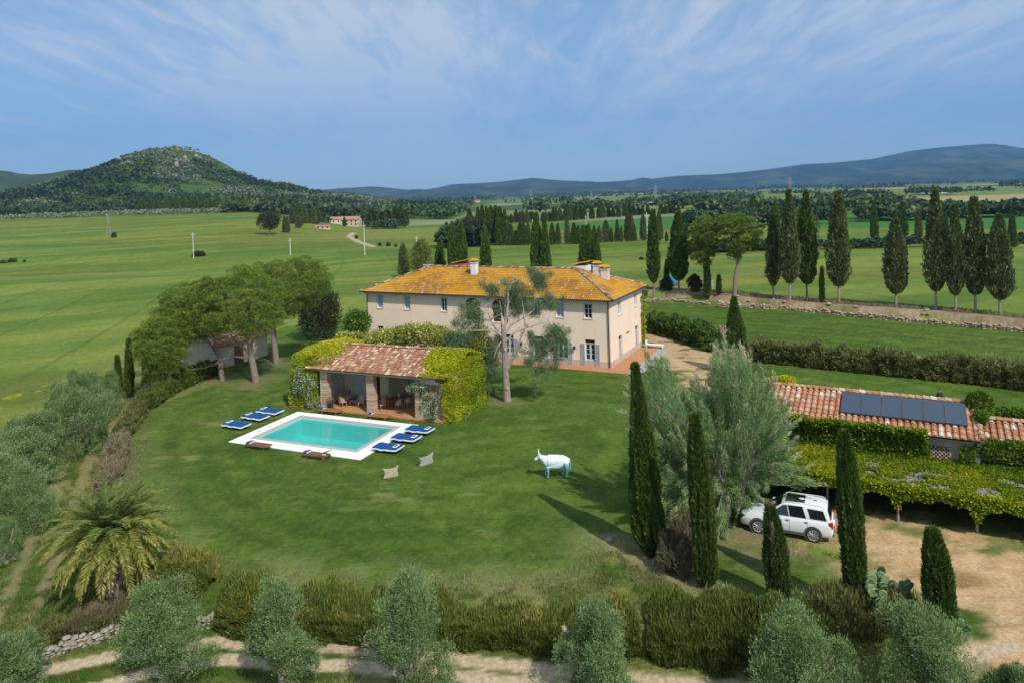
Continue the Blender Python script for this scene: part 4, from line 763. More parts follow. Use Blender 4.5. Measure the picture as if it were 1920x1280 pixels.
for (x, y, n_) in ((.03, 0, 1), (3.56, -.68, 2), (7.13, -.35, 3), (10.6, -.3, 4), (-3.2, .2, 0)):
    m = MB(); m.tube([(x, y, -.1), (x + .03, y, .9), (x, y + .02, 1.95)], [.075, .065, .07], 8); m.obj('post', M('weathered_post', (0.34, 0.29, 0.25), (0.24, 0.20, 0.17), 4, rough=.9, stretch=(2, 2, .5)) if n_ == 1 else bpy.data.materials['weathered_post'], cp)
m = MB(); m.add([(-3.6, -.8, 1.98), (12.6, -.8, 1.98), (12.6, 2.45, 2.5), (-3.6, 2.45, 2.5), (-3.6, -.8, 1.9), (12.6, -.8, 1.9), (12.6, 2.45, 2.42), (-3.6, 2.45, 2.42)], [(0, 1, 2, 3), (7, 6, 5, 4), (0, 4, 5, 1)])
m.obj('roof_sheet', M('lilac_grey_sheeting', (0.27, 0.23, 0.27), (0.20, 0.17, 0.20), 1.5, rough=.8), cp)
m = MB(); m.bx(-3.6, 12.6, 2.3, 2.49, -.1, 2.4); m.bx(-3.65, -3.6, -.3, 2.4, -.1, 1.9); m.bx(12.6, 12.65, -.3, 2.4, -.1, 1.9); m.obj('shade_back_wall', DARK, cp)  # near-black walls paint in the shade under the carport roof
q = loc2w(OF, 3.66, -.76, 1.0); m = MB(); m.bx(-.07, .07, -.03, .03, -.28, .3); m.add([(-.09, -.05, -.3), (.1, -.05, -.34), (.08, -.05, -.1)], [(0, 1, 2)]); o = m.obj('hanging_cloth', ORANGE, None, q); tag(o, 'small orange red cloth hanging on a carport post', 'cloth')
# ------------------------------------------------------------------ barn behind the pines
bo = P(500, 668); bf = frame(bo, 25); bar = empty('barn', bo, 'low barn with terracotta roof half hidden behind the umbrella pines', 'barn', rz=math.radians(-25))
m = MB(); m.bx(-5.4, -.4, -7.0, .6, -.3, 2.5); m.add([(-5.4, .6, 2.5), (-.4, .6, 2.5), (-2.9, .6, 3.5), (-5.4, -7, 2.5), (-.4, -7, 2.5), (-2.9, -7, 3.5)], [(0, 2, 1), (3, 4, 5)]); m.obj('wall', PLASTER2, bar)
m = MB(); m.add([(0, -7.4, 2.45), (0, 1, 2.45), (-2.9, 1, 3.7), (-2.9, -7.4, 3.7), (-5.8, 1, 2.45), (-5.8, -7.4, 2.45)], [(0, 1, 2, 3), (3, 2, 4, 5)]); brf = m.obj('roof', UNDER, bar)
s_ = Vector((-2.9, 0, 1.25)); tb = tiles((0, -7.4, 2.47), (0, 1, 0), s_, [(0, 0), (8.4, 0), (8.4, s_.length), (0, s_.length)], .25, .42, seed=35, vfun=lambda a, b, rn: .25 + .45 * rn.random() if rn.random() > .12 else .8)
t2 = tiles((-5.8, 1, 2.47), (0, -1, 0), Vector((2.9, 0, 1.25)), [(0, 0), (8.4, 0), (8.4, s_.length), (0, s_.length)], .25, .42, seed=36); tb.add(t2.v, t2.f); tb.a[-len(t2.f):] = t2.a; tb.obj('roof_tiles', TILE_P, brf)
m = MB(); m.bx(-.39, -.33, -4.5, -3.2, 0, 2.1); m.obj('door', WOOD_D, bar)
sh_o = P(392, 672); shd = empty('garden_shed', sh_o, 'small tiled shed next to the pale parking patch beyond the pines', 'shed', rz=math.radians(-25))
m = MB(); m.bx(-2, 1.0, -1.4, 1.6, -.3, 2.0); m.obj('wall', PLASTER2, shd); m = MB(); m.add([(-2.2, -1.6, 2.0), (1.2, -1.6, 2.0), (1.2, .1, 2.7), (-2.2, .1, 2.7), (1.2, 1.8, 2.0), (-2.2, 1.8, 2.0)], [(0, 1, 2, 3), (3, 2, 4, 5)]); r_ = m.obj('roof', UNDER, shd)
tiles((-2.2, -1.6, 2.02), (1, 0, 0), (0, 1.7, .7), [(0, 0), (3.4, 0), (3.4, 1.84), (0, 1.84)], .25, .42, seed=41).obj('roof_tiles', TILE_P, r_)
mb = MB(); mb.prism(px([(318, 700), (345, 668), (395, 640), (420, 655), (385, 690)]), -1.3, .02); tag(mb.obj('pale_pavement', M('pale_gravel', (0.55, 0.52, 0.47), (0.42, 0.39, 0.35), 1.2)), kind='structure')
mb = MB(); mb.prism(px([(520, 618), (548, 600), (590, 588), (600, 592), (560, 606), (530, 624)]), -1.3, .012); tag(mb.obj('path', bpy.data.materials['pale_gravel']), kind='structure')
# ------------------------------------------------------------------ cypresses
def cyp_pts(n, H, Rr, seed, z0=0.0, tip=.75, low=.12, full=.35):
    t = NR.random(n) ** .9; th = NR.uniform(0, 2 * math.pi, n)
    pr = np.minimum(1, ((t + .015) / low) ** .55) * np.where(t > full, np.maximum(0, 1 - ((t - full) / (1 - full)) ** 1.5) ** tip, 1.0)
    lump = .70 + .60 * fb(th * 1.3 + 5 * np.sin(th), t * H * (.75 if H > 1.5 else 9) + seed, seed, 3) ; lump *= .9 + .2 * vn(th * 6, t * H * 3, seed + 3)
    r = Rr * pr * lump * (1 - .4 * NR.random(n) ** 2.2) + .02
    return np.stack([np.cos(th) * r, np.sin(th) * r, z0 + t * (H - z0)], 1), th, t, lump
def cypress_mesh(H, Rr, n, ll, lw, seed, mat, z0=0.0, tip=.75, low=.12, full=.35, ragged=0.0, trunk=None, parent=None):
    p, th, t, lump = cyp_pts(n, H, Rr, seed, z0, tip, low, full)
    D = np.stack([np.cos(th) * .38, np.sin(th) * .38, np.ones(n) * 1.0], 1)
    if ragged:
        k = vn(th * 2.2, p[:, 2] * .55, seed + 9); keep = NR.random(n) > ragged * sst(.5, .8, k); p = p[keep]; D = D[keep]; t = t[keep]; lump = lump[keep]; n = len(p)
    vals = .15 + .55 * (lump - .7) / .6 + NR.normal(0, .17, n); vals = np.where(NR.random(n) < .012, 1.0, vals)
    ki = NR.random(n) < .45; pi_ = p[ki] * np.array([.5, .5, 1]); p = np.concatenate([p, pi_]); D = np.concatenate([D, D[ki]]); vals = np.concatenate([vals, vals[ki]]); ll = np.concatenate([np.full(n, ll), np.full(len(pi_), ll * 1.5)]); lw = np.concatenate([np.full(n, lw), np.full(len(pi_), lw * 2.6)])
    o = leaves('crown', p, D, ll, lw, mat, vals, parent, .22)
    if trunk:
        mb = MB(); tw = trunk; mb.tube([(0, 0, -.3), (.03, 0, z0 * .6), (0, .03, z0 + (H - z0) * .25), (0, 0, H * .75)], [tw, tw * .8, tw * .6, tw * .2], 8); mb.obj('trunk', BARK if mat is not CYPM else BARK_G, parent)
    return o
def axis_tree(name, base, tip_uv, label, group, cat='cypress tree'):
    tipw = at_depth(tip_uv[0], tip_uv[1], base.y); v = tipw - base
    r = empty(name, base, label, cat, group); r.rotation_mode = 'XYZ'; r.rotation_euler = v.to_track_quat('Z', 'Y').to_euler(); return r, v.length
FGC = [((1222, 1041), (1191, 689), 60, 'tallest near cypress, leaning left between lawn and tamarisk', .0),
       ((1326, 1100), (1303, 783), 44, 'slim tall cypress directly in front of the feathery tamarisk', 1),
       ((1462, 1132), (1446, 958), 44, 'short cypress with a dead brown top standing in front of the white car', 2),
       ((1609, 1152), (1583, 816), 40, 'slim cypress right of the white car, rising in front of the carport creeper', 3),
       ((1768, 1195), (1749, 1000), 50, 'short blunt cypress on the gravel edge beside the prickly pear', 4)]
for (bu_, bv), tp, wpx, lab, k in FGC:
    b0 = P(bu_, bv); r, H_ = axis_tree('cypress', b0, tp, lab, 'near cypresses along the parking edge'); Rr = wpx / 2 / F * b0.y * .86
    prof = [(.9, .10, .30), (.6, .08, .45), (.55, .10, .45), (.5, .06, .55), (.45, .10, .55)][int(k)]
    cypress_mesh(H_, Rr, int(9000 * H_ * Rr), .26, .055, 10 + int(k), CYP, 0.05, prof[0], prof[1], prof[2], trunk=.12, parent=r)
    if k == 2:
        n = 2600; t = NR.random(n); th = NR.uniform(-2.6, .4, n); rr = .30 * (1 - t * .45) * NR.uniform(.5, 1, n); p = np.stack([np.cos(th) * rr - .12, np.sin(th) * rr, H_ * .78 + t * 1.15], 1)
        q = NR.random(900); th = NR.uniform(-1.2, -.2, 900); p2 = np.stack([np.cos(th) * Rr * 1.0, np.sin(th) * Rr * 1.0, H_ * (.2 + .7 * q)], 1)
        pp = np.concatenate([p, p2[th > -.6]]); leaves('dead_branch', pp, np.tile([.1, 0, 1.0], (len(pp), 1)), .24, .03, Mleaf('dead_cypress_twigs', [(0, (.13, .085, .06)), (.6, (.26, .18, .13)), (1, (.45, .27, .13))], .1), NR.random(len(pp)), r, .35)
r, H_ = axis_tree('cypress', P(1381, 700), (1376, 562), 'broad green cypress with a pale scar standing behind the tamarisk', None); cypress_mesh(H_, 1.25, 12000, .34, .08, 21, CYP, .05, .95, .1, .12, trunk=.14, parent=r)
mb = MB(); mb.tube([(-.35, -1.0, H_ * .52), (-.32, -1.02, H_ * .60), (-.28, -.95, H_ * .66)], [.10, .14, .06], 7); mb.obj('broken_branch', M('torn_wood', (.50, .30, .16), (.40, .22, .12), 5), r)
for (b_, tp, w_, lab) in (((242, 745), (241, 639), 15, 'narrow dark cypress at the end of the olive row, taller of the pair'), ((224, 746), (220, 671), 11, 'narrow half browned cypress by the olive row, smaller of the pair'), ((276, 715), (278, 640), 15, 'dark cypress trunk-like column under the leftmost pine crown')):
    bp = G(*b_); r, H_ = axis_tree('cypress', bp, tp, lab, 'small cypresses at the head of the olive row'); cypress_mesh(H_, w_ / 2 / F * bp.y, 3500, .35, .08, int(b_[0]), CYP, .05, .8, .1, .3, trunk=.1, parent=r)
# large grey cypresses with bare trunks along the bank (u, top v, base v, half width px, raggedness)
RC = [(1450, 408, 561, 12, .85, 'thin sparse grey cypress, leftmost on the soil bank'), (1481, 361, 564, 17, .15, 'tall dense cypress with forked crown, second on the soil bank'), (1513, 364, 565, 17, .1, 'tall dense pointed cypress, third on the soil bank'),
      (1573, 364, 570, 20, .3, 'tall greyish cypress with blunt top, standing alone left of the gap on the bank'), (1680, 415, 577, 19, .3, 'shorter broad cypress standing alone in the middle of the bank'), (1755, 358, 582, 19, .45, 'tallest ragged cypress right of the gap with two trunks'),
      (1792, 388, 585, 15, .8, 'thin sparse cypress with see-through crown right of the tallest one'), (1829, 375, 587, 17, .4, 'second cypress from the right on the bank, mottled and ragged'), (1875, 408, 591, 21, .15, 'rightmost dark dense cypress on the soil bank'),
      (1226, 398, 552, 11, .1, 'slim dense cypress with pale trunk just right of the farmhouse'), (1273, 402, 553, 17, .1, 'broad dark cypress beside the blue tank right of the farmhouse')]
for i, (u, vt, vb, hw, rg, lab) in enumerate(RC):
    bp = G(u, vb); r, H_ = axis_tree('cypress', bp, (u - 2, vt), lab, 'old cypresses with bare trunks on the bank'); Rr = hw / F * bp.y
    cypress_mesh(H_, Rr * 1.0, int(5200 * (1 - rg * .45)), .55, .17, 40 + i, CYPM if rg > .12 else CYP, H_ * .16, .85 if i in (1, 2, 5, 6) else .62, .16, .30, rg, .20, r)
for i, (u, vt, vb, hw, lab) in enumerate([(1541, 505, 569, 3.4, 'tiny pencil cypress on the bank between two tall ones'), (1326, 482, 562, 6, 'thin dark cypress in front of the yellowish pine'), (1348, 520, 556, 3.5, 'tiny pencil cypress left of the pine trunk'), (1250, 490, 545, 4.5, 'thin pencil cypress left of the blue tank')]):
    bp = G(u, vb); r, H_ = axis_tree('cypress', bp, (u, vt), lab, 'young pencil cypresses'); cypress_mesh(H_, hw / F * bp.y, 1500, .45, .12, 60 + i, CYP, .1, .8, .1, .4, trunk=.1, parent=r)
# middle distance cypresses: six shared crowns, copied
protoM = []
for i in range(6):
    e = empty('cypress', (0, 0, 0), 'x', 'cypress tree'); cypress_mesh(1, (.17, .14, .2, .15, .18, .12)[i], 2600, .06, .024, 70 + i, CYPM if i in (2, 5) else CYP, .03, (.7, .8, .6, .9, .75, .85)[i], .06, (.2, .3, .35, .1, .25, .4)[i], (0, 0, .2, 0, .1, 0)[i], .012, e); protoM.append(e)
used = set()
def mid_cyp(u, vt, vb, hw, lab, group, z=None, k=None):
    bp = G(u, vb) if z is None else hit(u, vb); tp = at_depth(u, vt, bp.y); H_ = tp.z - bp.z; i = R.randrange(6) if k is None else k
    rw = hw / F * bp.y / protoM[i].children[0].dimensions.x * 2 if False else hw / F * bp.y / (.17, .14, .2, .15, .18, .12)[i]
    if i not in used: used.add(i); o = protoM[i]; o.location = bp; o['label'] = lab; o['group'] = group; o.scale = (rw, rw, H_); o.rotation_euler = (0, 0, R.random() * 6)
    else: o = dup(protoM[i], bp, lab, R.random() * 6, (rw, rw, H_), group)
    return o
for u, vt, vb, hw, lab in [(757, 459, 520, 9, 'leftmost small cypress rising behind the farmhouse roof'), (826, 452, 520, 10, 'ragged cypress left of the dense group behind the roof'), (851, 421, 525, 10, 'left half of the dense cypress group behind the farmhouse roof'), (868, 420, 525, 10, 'right half of the dense cypress group behind the farmhouse roof'),
                         (912, 428, 525, 10, 'single cypress behind the roof right of the white chimney'), (1008, 405, 528, 10, 'left taller cypress of the close pair behind the roof ridge'), (1024, 413, 528, 10, 'right cypress of the close pair behind the roof ridge'), (1102, 428, 526, 13, 'broad cypress above the roof near the right chimneys'), (1121, 440, 526, 8, 'slim cypress next to the broad one above the right chimneys')]:
    mid_cyp(u, vt, vb, hw, lab, 'cypresses just behind the farmhouse')
A = [(838, 419, 459, 8), (882, 395, 459, 8), (898, 392, 459, 7), (906, 388, 459, 8), (914, 390, 459, 7), (922, 389, 459, 8), (931, 389, 459, 8), (939, 391, 460, 8), (948, 395, 460, 7), (958, 422, 460, 7), (967, 433, 460, 6), (976, 418, 460, 6), (983, 418, 460, 6), (991, 418, 460, 4.5), (1036, 420, 459, 5), (1047, 420, 459, 5), (1064, 410, 458, 5), (1077, 420, 458, 7), (1085, 424, 458, 4.5), (1093, 424, 457, 5), (1105, 422, 457, 5),
     (1115, 424, 457, 5), (1124, 425, 456, 5), (1137, 415, 455, 7), (1147, 428, 455, 3.5), (1158, 414, 454, 5), (1166, 424, 454, 3), (1177, 403, 453, 6), (1184, 404, 453, 6), (1190, 422, 453, 4), (1207, 403, 452, 6), (1237, 398, 452, 6), (1250, 435, 453, 3), (1287, 421, 450, 4.5)]
for i, a in enumerate(A): mid_cyp(*a, ORD[i] + ' cypress from the left in the nearer row crossing the fields beyond the farmhouse', 'nearer cypress row beyond the farmhouse')
B = [(953, 404, 419, 3), (959, 402, 419, 3.4), (968, 393, 418, 4), (975, 397, 418, 3), (980, 395, 418, 3.4), (988, 394, 418, 4.2), (995, 398, 417, 4), (999, 398, 417, 4), (1007, 398, 417, 4), (1019, 399, 417, 5), (1024, 398, 417, 4), (1030, 398, 416, 4), (1037, 391, 416, 4), (1043, 389, 416, 4), (1050, 390, 415, 4.5), (1061, 386, 415, 5), (1068, 387, 414, 5), (1074, 389, 413, 5), (1080, 389, 413, 5), (1089, 387, 412, 5), (1096, 390, 412, 4), (1110, 388, 411, 4.5),
     (1124, 384, 410, 5), (1131, 386, 409, 5), (1141, 389, 408, 5), (1150, 389, 408, 4), (1160, 388, 408, 4), (1172, 384, 406, 5), (1180, 383, 405, 6), (1188, 386, 405, 5), (1197, 388, 404, 4), (1205, 386, 404, 4), (1215, 384, 403, 4), (1240, 384, 402, 4.5), (1248, 386, 402, 4), (1256, 383, 401, 4.5), (1264, 385, 401, 4), (1272, 386, 401, 4)]
for i, a in enumerate(B): mid_cyp(*a, ORD[i] + ' cypress from the left in the farther row along the plain', 'farther cypress row along the plain')
Cc = [(1411, 371, 410, 5), (1455, 380, 450, 7), (1535, 376, 408, 5), (1640, 379, 450, 6), (1694, 380, 446, 7), (1723, 395, 448, 6), (1772, 392, 450, 7), (1824, 373, 448, 9), (1899, 396, 466, 7), (1288, 395, 420, 4)]
for i, a in enumerate(Cc): mid_cyp(*a, ORD[i] + ' lone cypress from the left in the field edge behind the bank trees', 'lone cypresses beyond the right hand field')
Dd = [(534, 406, 436, 4), (539, 407, 437, 4), (549, 390, 420, 5), (557, 389, 420, 5), (563, 388, 425, 6), (571, 390, 419, 5), (580, 392, 419, 5), (588, 388, 420, 6), (595, 391, 420, 6), (560, 402, 428, 5), (700, 396, 425, 7), (692, 402, 426, 7), (716, 398, 425, 8), (729, 396, 425, 8), (741, 393, 424, 8), (752, 389, 424, 9), (646, 408, 425, 3), (760, 395, 423, 7)]
for i, a in enumerate(Dd): mid_cyp(*a, ORD[i] + ' dark cypress among those standing around the distant villa', 'cypresses around the distant villa', -1.5)
# ------------------------------------------------------------------ broad-leaved trees: branch + clump builder
def branchy(mb, base, tips, r0, seed, n=7, sag=.0):
    rn = random.Random(seed)
    for t in tips:
        b = Vector(base); e = Vector(t); mid = b.lerp(e, .5) + Vector((rn.uniform(-.1, .1), rn.uniform(-.1, .1), (e - b).length * .12 - sag)); mb.tube([b, b.lerp(mid, .6), mid.lerp(e, .5), e], [r0, r0 * .75, r0 * .5, r0 * .16], n)
def olive_crown(parent, H, W, seed, n=26, per=420, ll=.14, lw=.034, mat=None, zlow=.2, shape=1.0, trunk=True, lobes=0):
    global NR
    NR = np.random.default_rng(seed); rn = random.Random(seed); c = []; rad = []
    for i in range(n):
        z = zlow + (1 - zlow) * ((i + .5) / n); rr = math.sin(min(1, max(0, (z - zlow) / (1 - zlow)) * .92 + .08) * math.pi) ** .6 * shape; a = i * 2.4 + rn.uniform(-.5, .5)
        k = rn.uniform(.35, .82); c.append((math.cos(a) * rr * k * W / 2, math.sin(a) * rr * k * W / 2, z * H)); rad.append(rn.uniform(.15, .27) * W * (.7 + .3 * rr))
    if lobes:                    # several leaning lobes instead of one ball
        c = []; rad = []; lb = [(math.cos(q * 2.4 + rn.random()) * W * rn.uniform(.12, .26), math.sin(q * 2.4) * W * rn.uniform(.1, .24), H * (zlow + (.93 - zlow) * (q + .6) / lobes * rn.uniform(.85, 1.03)), W * rn.uniform(.24, .35)) for q in range(lobes)]
        lb[-1] = (W * rn.uniform(-.12, .12), W * rn.uniform(-.1, .1), H * .80, W * .24)
        for i in range(n):
            q = lb[i % lobes]; dd = Vector((rn.gauss(0, 1), rn.gauss(0, 1), rn.gauss(0, 1) * 1.1)).normalized() * q[3] * rn.uniform(.45, 1.05); z = min(H * .93, max(H * zlow * .8, q[2] + dd.z)); c.append((q[0] + dd.x, q[1] + dd.y, z)); rad.append(W * rn.uniform(.08, .145))
    c = np.array(c); rad = np.array(rad); p, d, ix = clump_cloud(c, rad, per, .45, 1.05, .45); tone = NR.normal(.45, .10, n)[ix]
    D = d * .8 + np.array([0, 0, .6]); v = tone + NR.normal(0, .17, len(p)) + .14 * (n3(p, 2.2, seed) - .5)
    # upright sprays breaking the outline
    m = int(len(p) * .22); sel = NR.integers(0, len(p), m); up = p[sel] + d[sel] * NR.uniform(.05, .35, m)[:, None] * np.array([.7, .7, 1.2]) * (W / 4)
    P2 = np.concatenate([p, up]); D2 = np.concatenate([D, D[sel] + np.array([0, 0, .6])]); V2 = np.concatenate([v, v[sel] + .08])
    leaves('crown', P2, D2, ll, lw, mat or OLIVE, V2, parent, .5)
    if trunk:
        mb = MB(); r0 = .055 * W ** .6 + .05; mb.tube([(0, 0, -.2), (.04, .03, zlow * H * .5), (-.02, 0, zlow * H), (.02, 0, H * .45)], [r0 * 1.25, r0, r0 * .8, r0 * .5], 9)
        branchy(mb, (0, 0, zlow * H * .8), [tuple(c[i] * .95) for i in range(0, n, 3)], r0 * .5, seed, 6); mb.obj('trunk', BARK_G, parent)
OL = [((305, 1287), 1083, 178, 'broad olive tree with pale trunk in the foreground left of the track', 1.0), ((528, 1300), 1076, 140, 'narrow leaning olive tree in the foreground, third from the left', .9), ((772, 1330), 1056, 165, 'tallest foreground olive tree near the middle of the track', 1.0), ((1130, 1335), 1128, 165, 'foreground olive tree in front of the dark hedge', 1.0),
      ((1500, 1370), 1172, 205, 'wide foreground olive tree with twin tops below the parked car', 1.0), ((1745, 1360), 1155, 200, 'foreground olive tree below the prickly pear at the lower right', 1.0), ((22, 1330), 1196, 130, 'small olive tree cut off by the lower left corner', 1.0), ((1905, 1340), 1248, 80, 'olive branch tips at the lower right corner', 1.0)]
for i, ((u, v), vt, wp, lab, sh) in enumerate(OL):
    z = -1.25; bp = P(u, v, z); tp = at_depth(u, vt, bp.y); H_ = tp.z - z; W = wp / F * bp.y
    r = empty('olive_tree', bp, lab, 'olive tree', 'olive trees along the foreground track'); olive_crown(r, H_ * .97, W * .98, 200 + i, 84, 400, .12, .026, OLIVE, .22, 1.0, True, 5)
OB = [(45, 905, 800, 165), (12, 960, 850, 120), (100, 865, 765, 130), (148, 850, 722, 135), (25, 880, 785, 110), (178, 790, 692, 105), (140, 795, 690, 90), (100, 800, 742, 75), (205, 770, 694, 60), (8, 1055, 968, 70), (60, 1000, 868, 110)]
labs = ['large rounded olive bush at the left edge', 'olive bush cut by the left edge of the picture', 'olive bush in the middle of the left row with ragged top', 'tall olive bush halfway along the left row', 'back olive bush against the wheat field at the left edge', 'last large olive bush of the left row near the two small cypresses', 'olive bush behind the last large one of the left row', 'low olive bush beside the yellow flowers', 'small olive bush at the far end of the left row', 'small silvery olive bush by the palm at the left edge', 'lowest olive bush of the left row above the palm']
opro = []
for i in range(3):
    e = empty('olive_bush', (0, 0, 0), 'x', 'olive bush'); olive_crown(e, 1, 1.15, 230 + i, 70, 440, .034, .009, OLIVE, .05, 1.0, True, 6); opro.append(e)
for i, (u, v, vt, wp) in enumerate(OB):
    bp = G(u, v); H_ = (at_depth(u, vt, bp.y).z - bp.z) * .92; W = wp / F * bp.y * .80; sc = (W / 1.15, W / 1.15, H_)
    if i < 3: o = opro[i]; o.location = bp; o.scale = sc; o['label'] = labs[i]; o['group'] = 'olive bushes along the left path'
    else: dup(opro[i % 3], bp, labs[i], i * 1.3, sc, 'olive bushes along the left path')
# ------------------------------------------------------------------ umbrella pines
def pine(parent, trunk, clumps, per, mat, seed, bark=BARK_P, ll=.30, lw=.05, r0=.3, limbs=None, flat=.62):
    global NR
    NR = np.random.default_rng(seed); c = np.array([q[:3] for q in clumps]); rad = np.array([q[3] for q in clumps]); p, d, ix = clump_cloud(c, rad, per, .6, flat, .3)
    v = NR.normal(.42, .10, len(c))[ix] + NR.normal(0, .15, len(p)) + .22 * (n3(p, 1.6, seed) - .5); leaves('crown', p, d * .9 + np.array([0, 0, .55]), ll, lw, mat, v, parent, .45)
    mb = MB(); mb.tube(trunk, [r0 * (1.15 - .5 * i / (len(trunk) - 1)) for i in range(len(trunk))], 10); top = Vector(trunk[-1]); low = Vector(trunk[-2])
    rn = random.Random(seed)
    for i in range(0, len(c), max(1, len(c) // 12)): b = low.lerp(top, rn.uniform(.2, 1)); e = Vector(c[i]) - Vector((0, 0, rad[i] * .3)); m_ = b.lerp(e, .5) - Vector((0, 0, (e - b).length * .06)); mb.tube([b, m_, e], [r0 * .38, r0 * .26, r0 * .07], 6)
    for lm in (limbs or []): mb.tube([Vector(q) for q in lm[0]], [lm[1] * (1 - .6 * i / (len(lm[0]) - 1)) for i in range(len(lm[0]))], 7)
    mb.obj('trunk', bark, parent)
def crown_pts(envelope, n, seed, depth, ycen, rmin, rmax, bp):
    """clump centres filling a silhouette polygon (pixels) at depth ycen +- depth"""
    rn = random.Random(seed); us = [q[0] for q in envelope]; vs = [q[1] for q in envelope]; out = []; tries = 0
    while len(out) < n and tries < 40000:
        tries += 1; u = rn.uniform(min(us), max(us)); v = rn.uniform(min(vs), max(vs))
        if not inside(np.array([u]), np.array([v]), envelope)[0]: continue
        dd = float(polyline_dist(np.array([u]), np.array([v]), envelope, True)[0]); rad = rn.uniform(rmin, rmax); dp = dd / F * ycen
        if dp < rad * .85: continue
        half = depth * min(1, dp / (depth * .8) + .1); y = ycen + rn.uniform(-1, 1) * half; w3 = at_depth(u, v, ycen); w3 = Vector((w3.x, y, w3.z)) - bp
        if any((Vector(q[:3]) - w3).length < (q[3] + rad) * .42 for q in out): continue
        out.append((w3.x, w3.y, w3.z, rad))
    return out
PI = [((480, 716), [(480, 716), (472, 672), (466, 620), (470, 570)], [(395, 640), (330, 600), (340, 545), (400, 505), (450, 490), (520, 520), (545, 580), (530, 620), (480, 640), (440, 650)], 'pine with leaning pale side limb, middle one of the three trunks', .42,
       [([(476, 670), (455, 650), (440, 640), (432, 625)], .2), ([(474, 672), (440, 668), (420, 672), (404, 680)], .16)], 52),
      ((518, 680), [(518, 680), (514, 640), (512, 605), (518, 560)], [(455, 520), (470, 492), (520, 479), (575, 478), (612, 495), (627, 530), (620, 560), (590, 575), (560, 600), (530, 608), (490, 590)], 'rightmost and tallest pine of the group with straight trunk', .42, [([(516, 600), (545, 578), (575, 562), (600, 550)], .12)], 46),
      ((417, 713), [(417, 713), (412, 670), (395, 640), (375, 610)], [(282, 590), (300, 550), (345, 525), (400, 520), (420, 560), (430, 600), (415, 640), (370, 650), (330, 620)], 'dark pine left of centre with its trunk in shade', .34, [([(412, 680), (380, 690), (350, 693)], .12)], 40),
      ((320, 735), [(320, 735), (318, 700), (310, 670), (300, 640)], [(250, 625), (262, 600), (300, 585), (345, 600), (360, 640), (350, 690), (345, 715), (300, 722), (275, 705), (262, 670)], 'low bushy pine at the left end of the group drooping almost to the ground', .28, [], 40)]
for i, (b_, tr_, env, lab, r0, limbs, n_) in enumerate(PI):
    bp = P(*b_); r = empty('umbrella_pine', bp, lab, 'pine tree', 'umbrella pines behind the left hedge'); W3 = lambda q, dy=0: tuple(at_depth(q[0], q[1], bp.y) - bp + Vector((0, dy, 0)))
    cl_ = crown_pts(env, n_ * 3, 300 + i, 4.4, bp.y, .55, 1.15, bp); pine(r, [W3(q) for q in tr_], cl_, 430, PINE, 310 + i, BARK_P, .22, .042, r0 * .74, [([W3(q) for q in l_], w_ * .8) for l_, w_ in limbs])
# right hand pair
for i, (b_, tr_, env, lab, mat) in enumerate([((1377, 555), [(1377, 555), (1378, 520), (1384, 490), (1386, 470)], [(1345, 440), (1338, 410), (1360, 395), (1400, 392), (1428, 410), (1434, 450), (1405, 480), (1380, 495), (1360, 480), (1350, 470)], 'flat topped umbrella pine with bare pinkish trunk on the bank', PINE),
                                        ((1323, 552), [(1323, 552), (1323, 520), (1320, 490), (1318, 460)], [(1283, 470), (1290, 425), (1318, 402), (1350, 400), (1352, 440), (1344, 480), (1330, 505), (1310, 512), (1295, 490)], 'yellowish thin pine left of the flat topped one', PINEY)]):
    bp = G(*b_); r = empty('umbrella_pine', bp, lab, 'pine tree', 'pines on the right hand bank'); W3 = lambda q, dy=0: tuple(at_depth(q[0], q[1], bp.y) - bp + Vector((0, dy, 0)))
    cl_ = crown_pts(env, 60, 330 + i, 4.2, bp.y, .6, 1.4, bp); pine(r, [W3(q) for q in tr_], cl_, 420, PINEY if i else PINE, 340 + i, BARK_P, .34, .08, .28)
def blob_tree(name, u, vt, vb, wpx, lab, cat, mat, seed, n=22, per=260, ll=.3, lw=.12, zlow=.12, group=None, z=None):
    bp = G(u, vb) if z is None else hit(u, vb); H_ = at_depth(u, vt, bp.y).z - bp.z; W = wpx / F * bp.y; r = empty(name, bp, lab, cat, group); olive_crown(r, H_, W, seed, n, per, ll, lw, mat, zlow); return r
blob_tree('holm_oak', 600, 552, 636, 92, 'dark round holm oak between the pines and the farmhouse', 'oak tree', OAK, 401, 26, 420, .26, .13)
blob_tree('umbrella_pine', 790, 458, 520, 52, 'yellowish bushy pine behind the left end of the farmhouse roof', 'pine tree', PINEY, 402, 22, 220, .5, .16)
blob_tree('umbrella_pine', 888, 419, 460, 62, 'wide umbrella pine with bare trunks in the middle distance grove', 'pine tree', OAK, 403, 16, 260, .8, .35, .62)
blob_tree('umbrella_pine', 506, 405, 441, 46, 'dark umbrella pine standing alone on the ridge left of the distant villa', 'pine tree', OAK, 404, 16, 260, 1.0, .4, .45, None, 'hit')
blob_tree('tree', 1508, 400, 455, 66, 'bright green round tree between the tall bank cypresses', 'tree', BUSH, 405, 22, 260, .6, .3, .1)
blob_tree('tree', 1303, 518, 553, 26, 'small dark conifer by the grey box right of the farmhouse', 'tree', OAK, 406, 16, 200, .3, .12)
blob_tree('tree', 1250, 525, 550, 30, 'low dark bush beneath the cypresses right of the farmhouse', 'bush', OAK, 407, 14, 200, .3, .12)
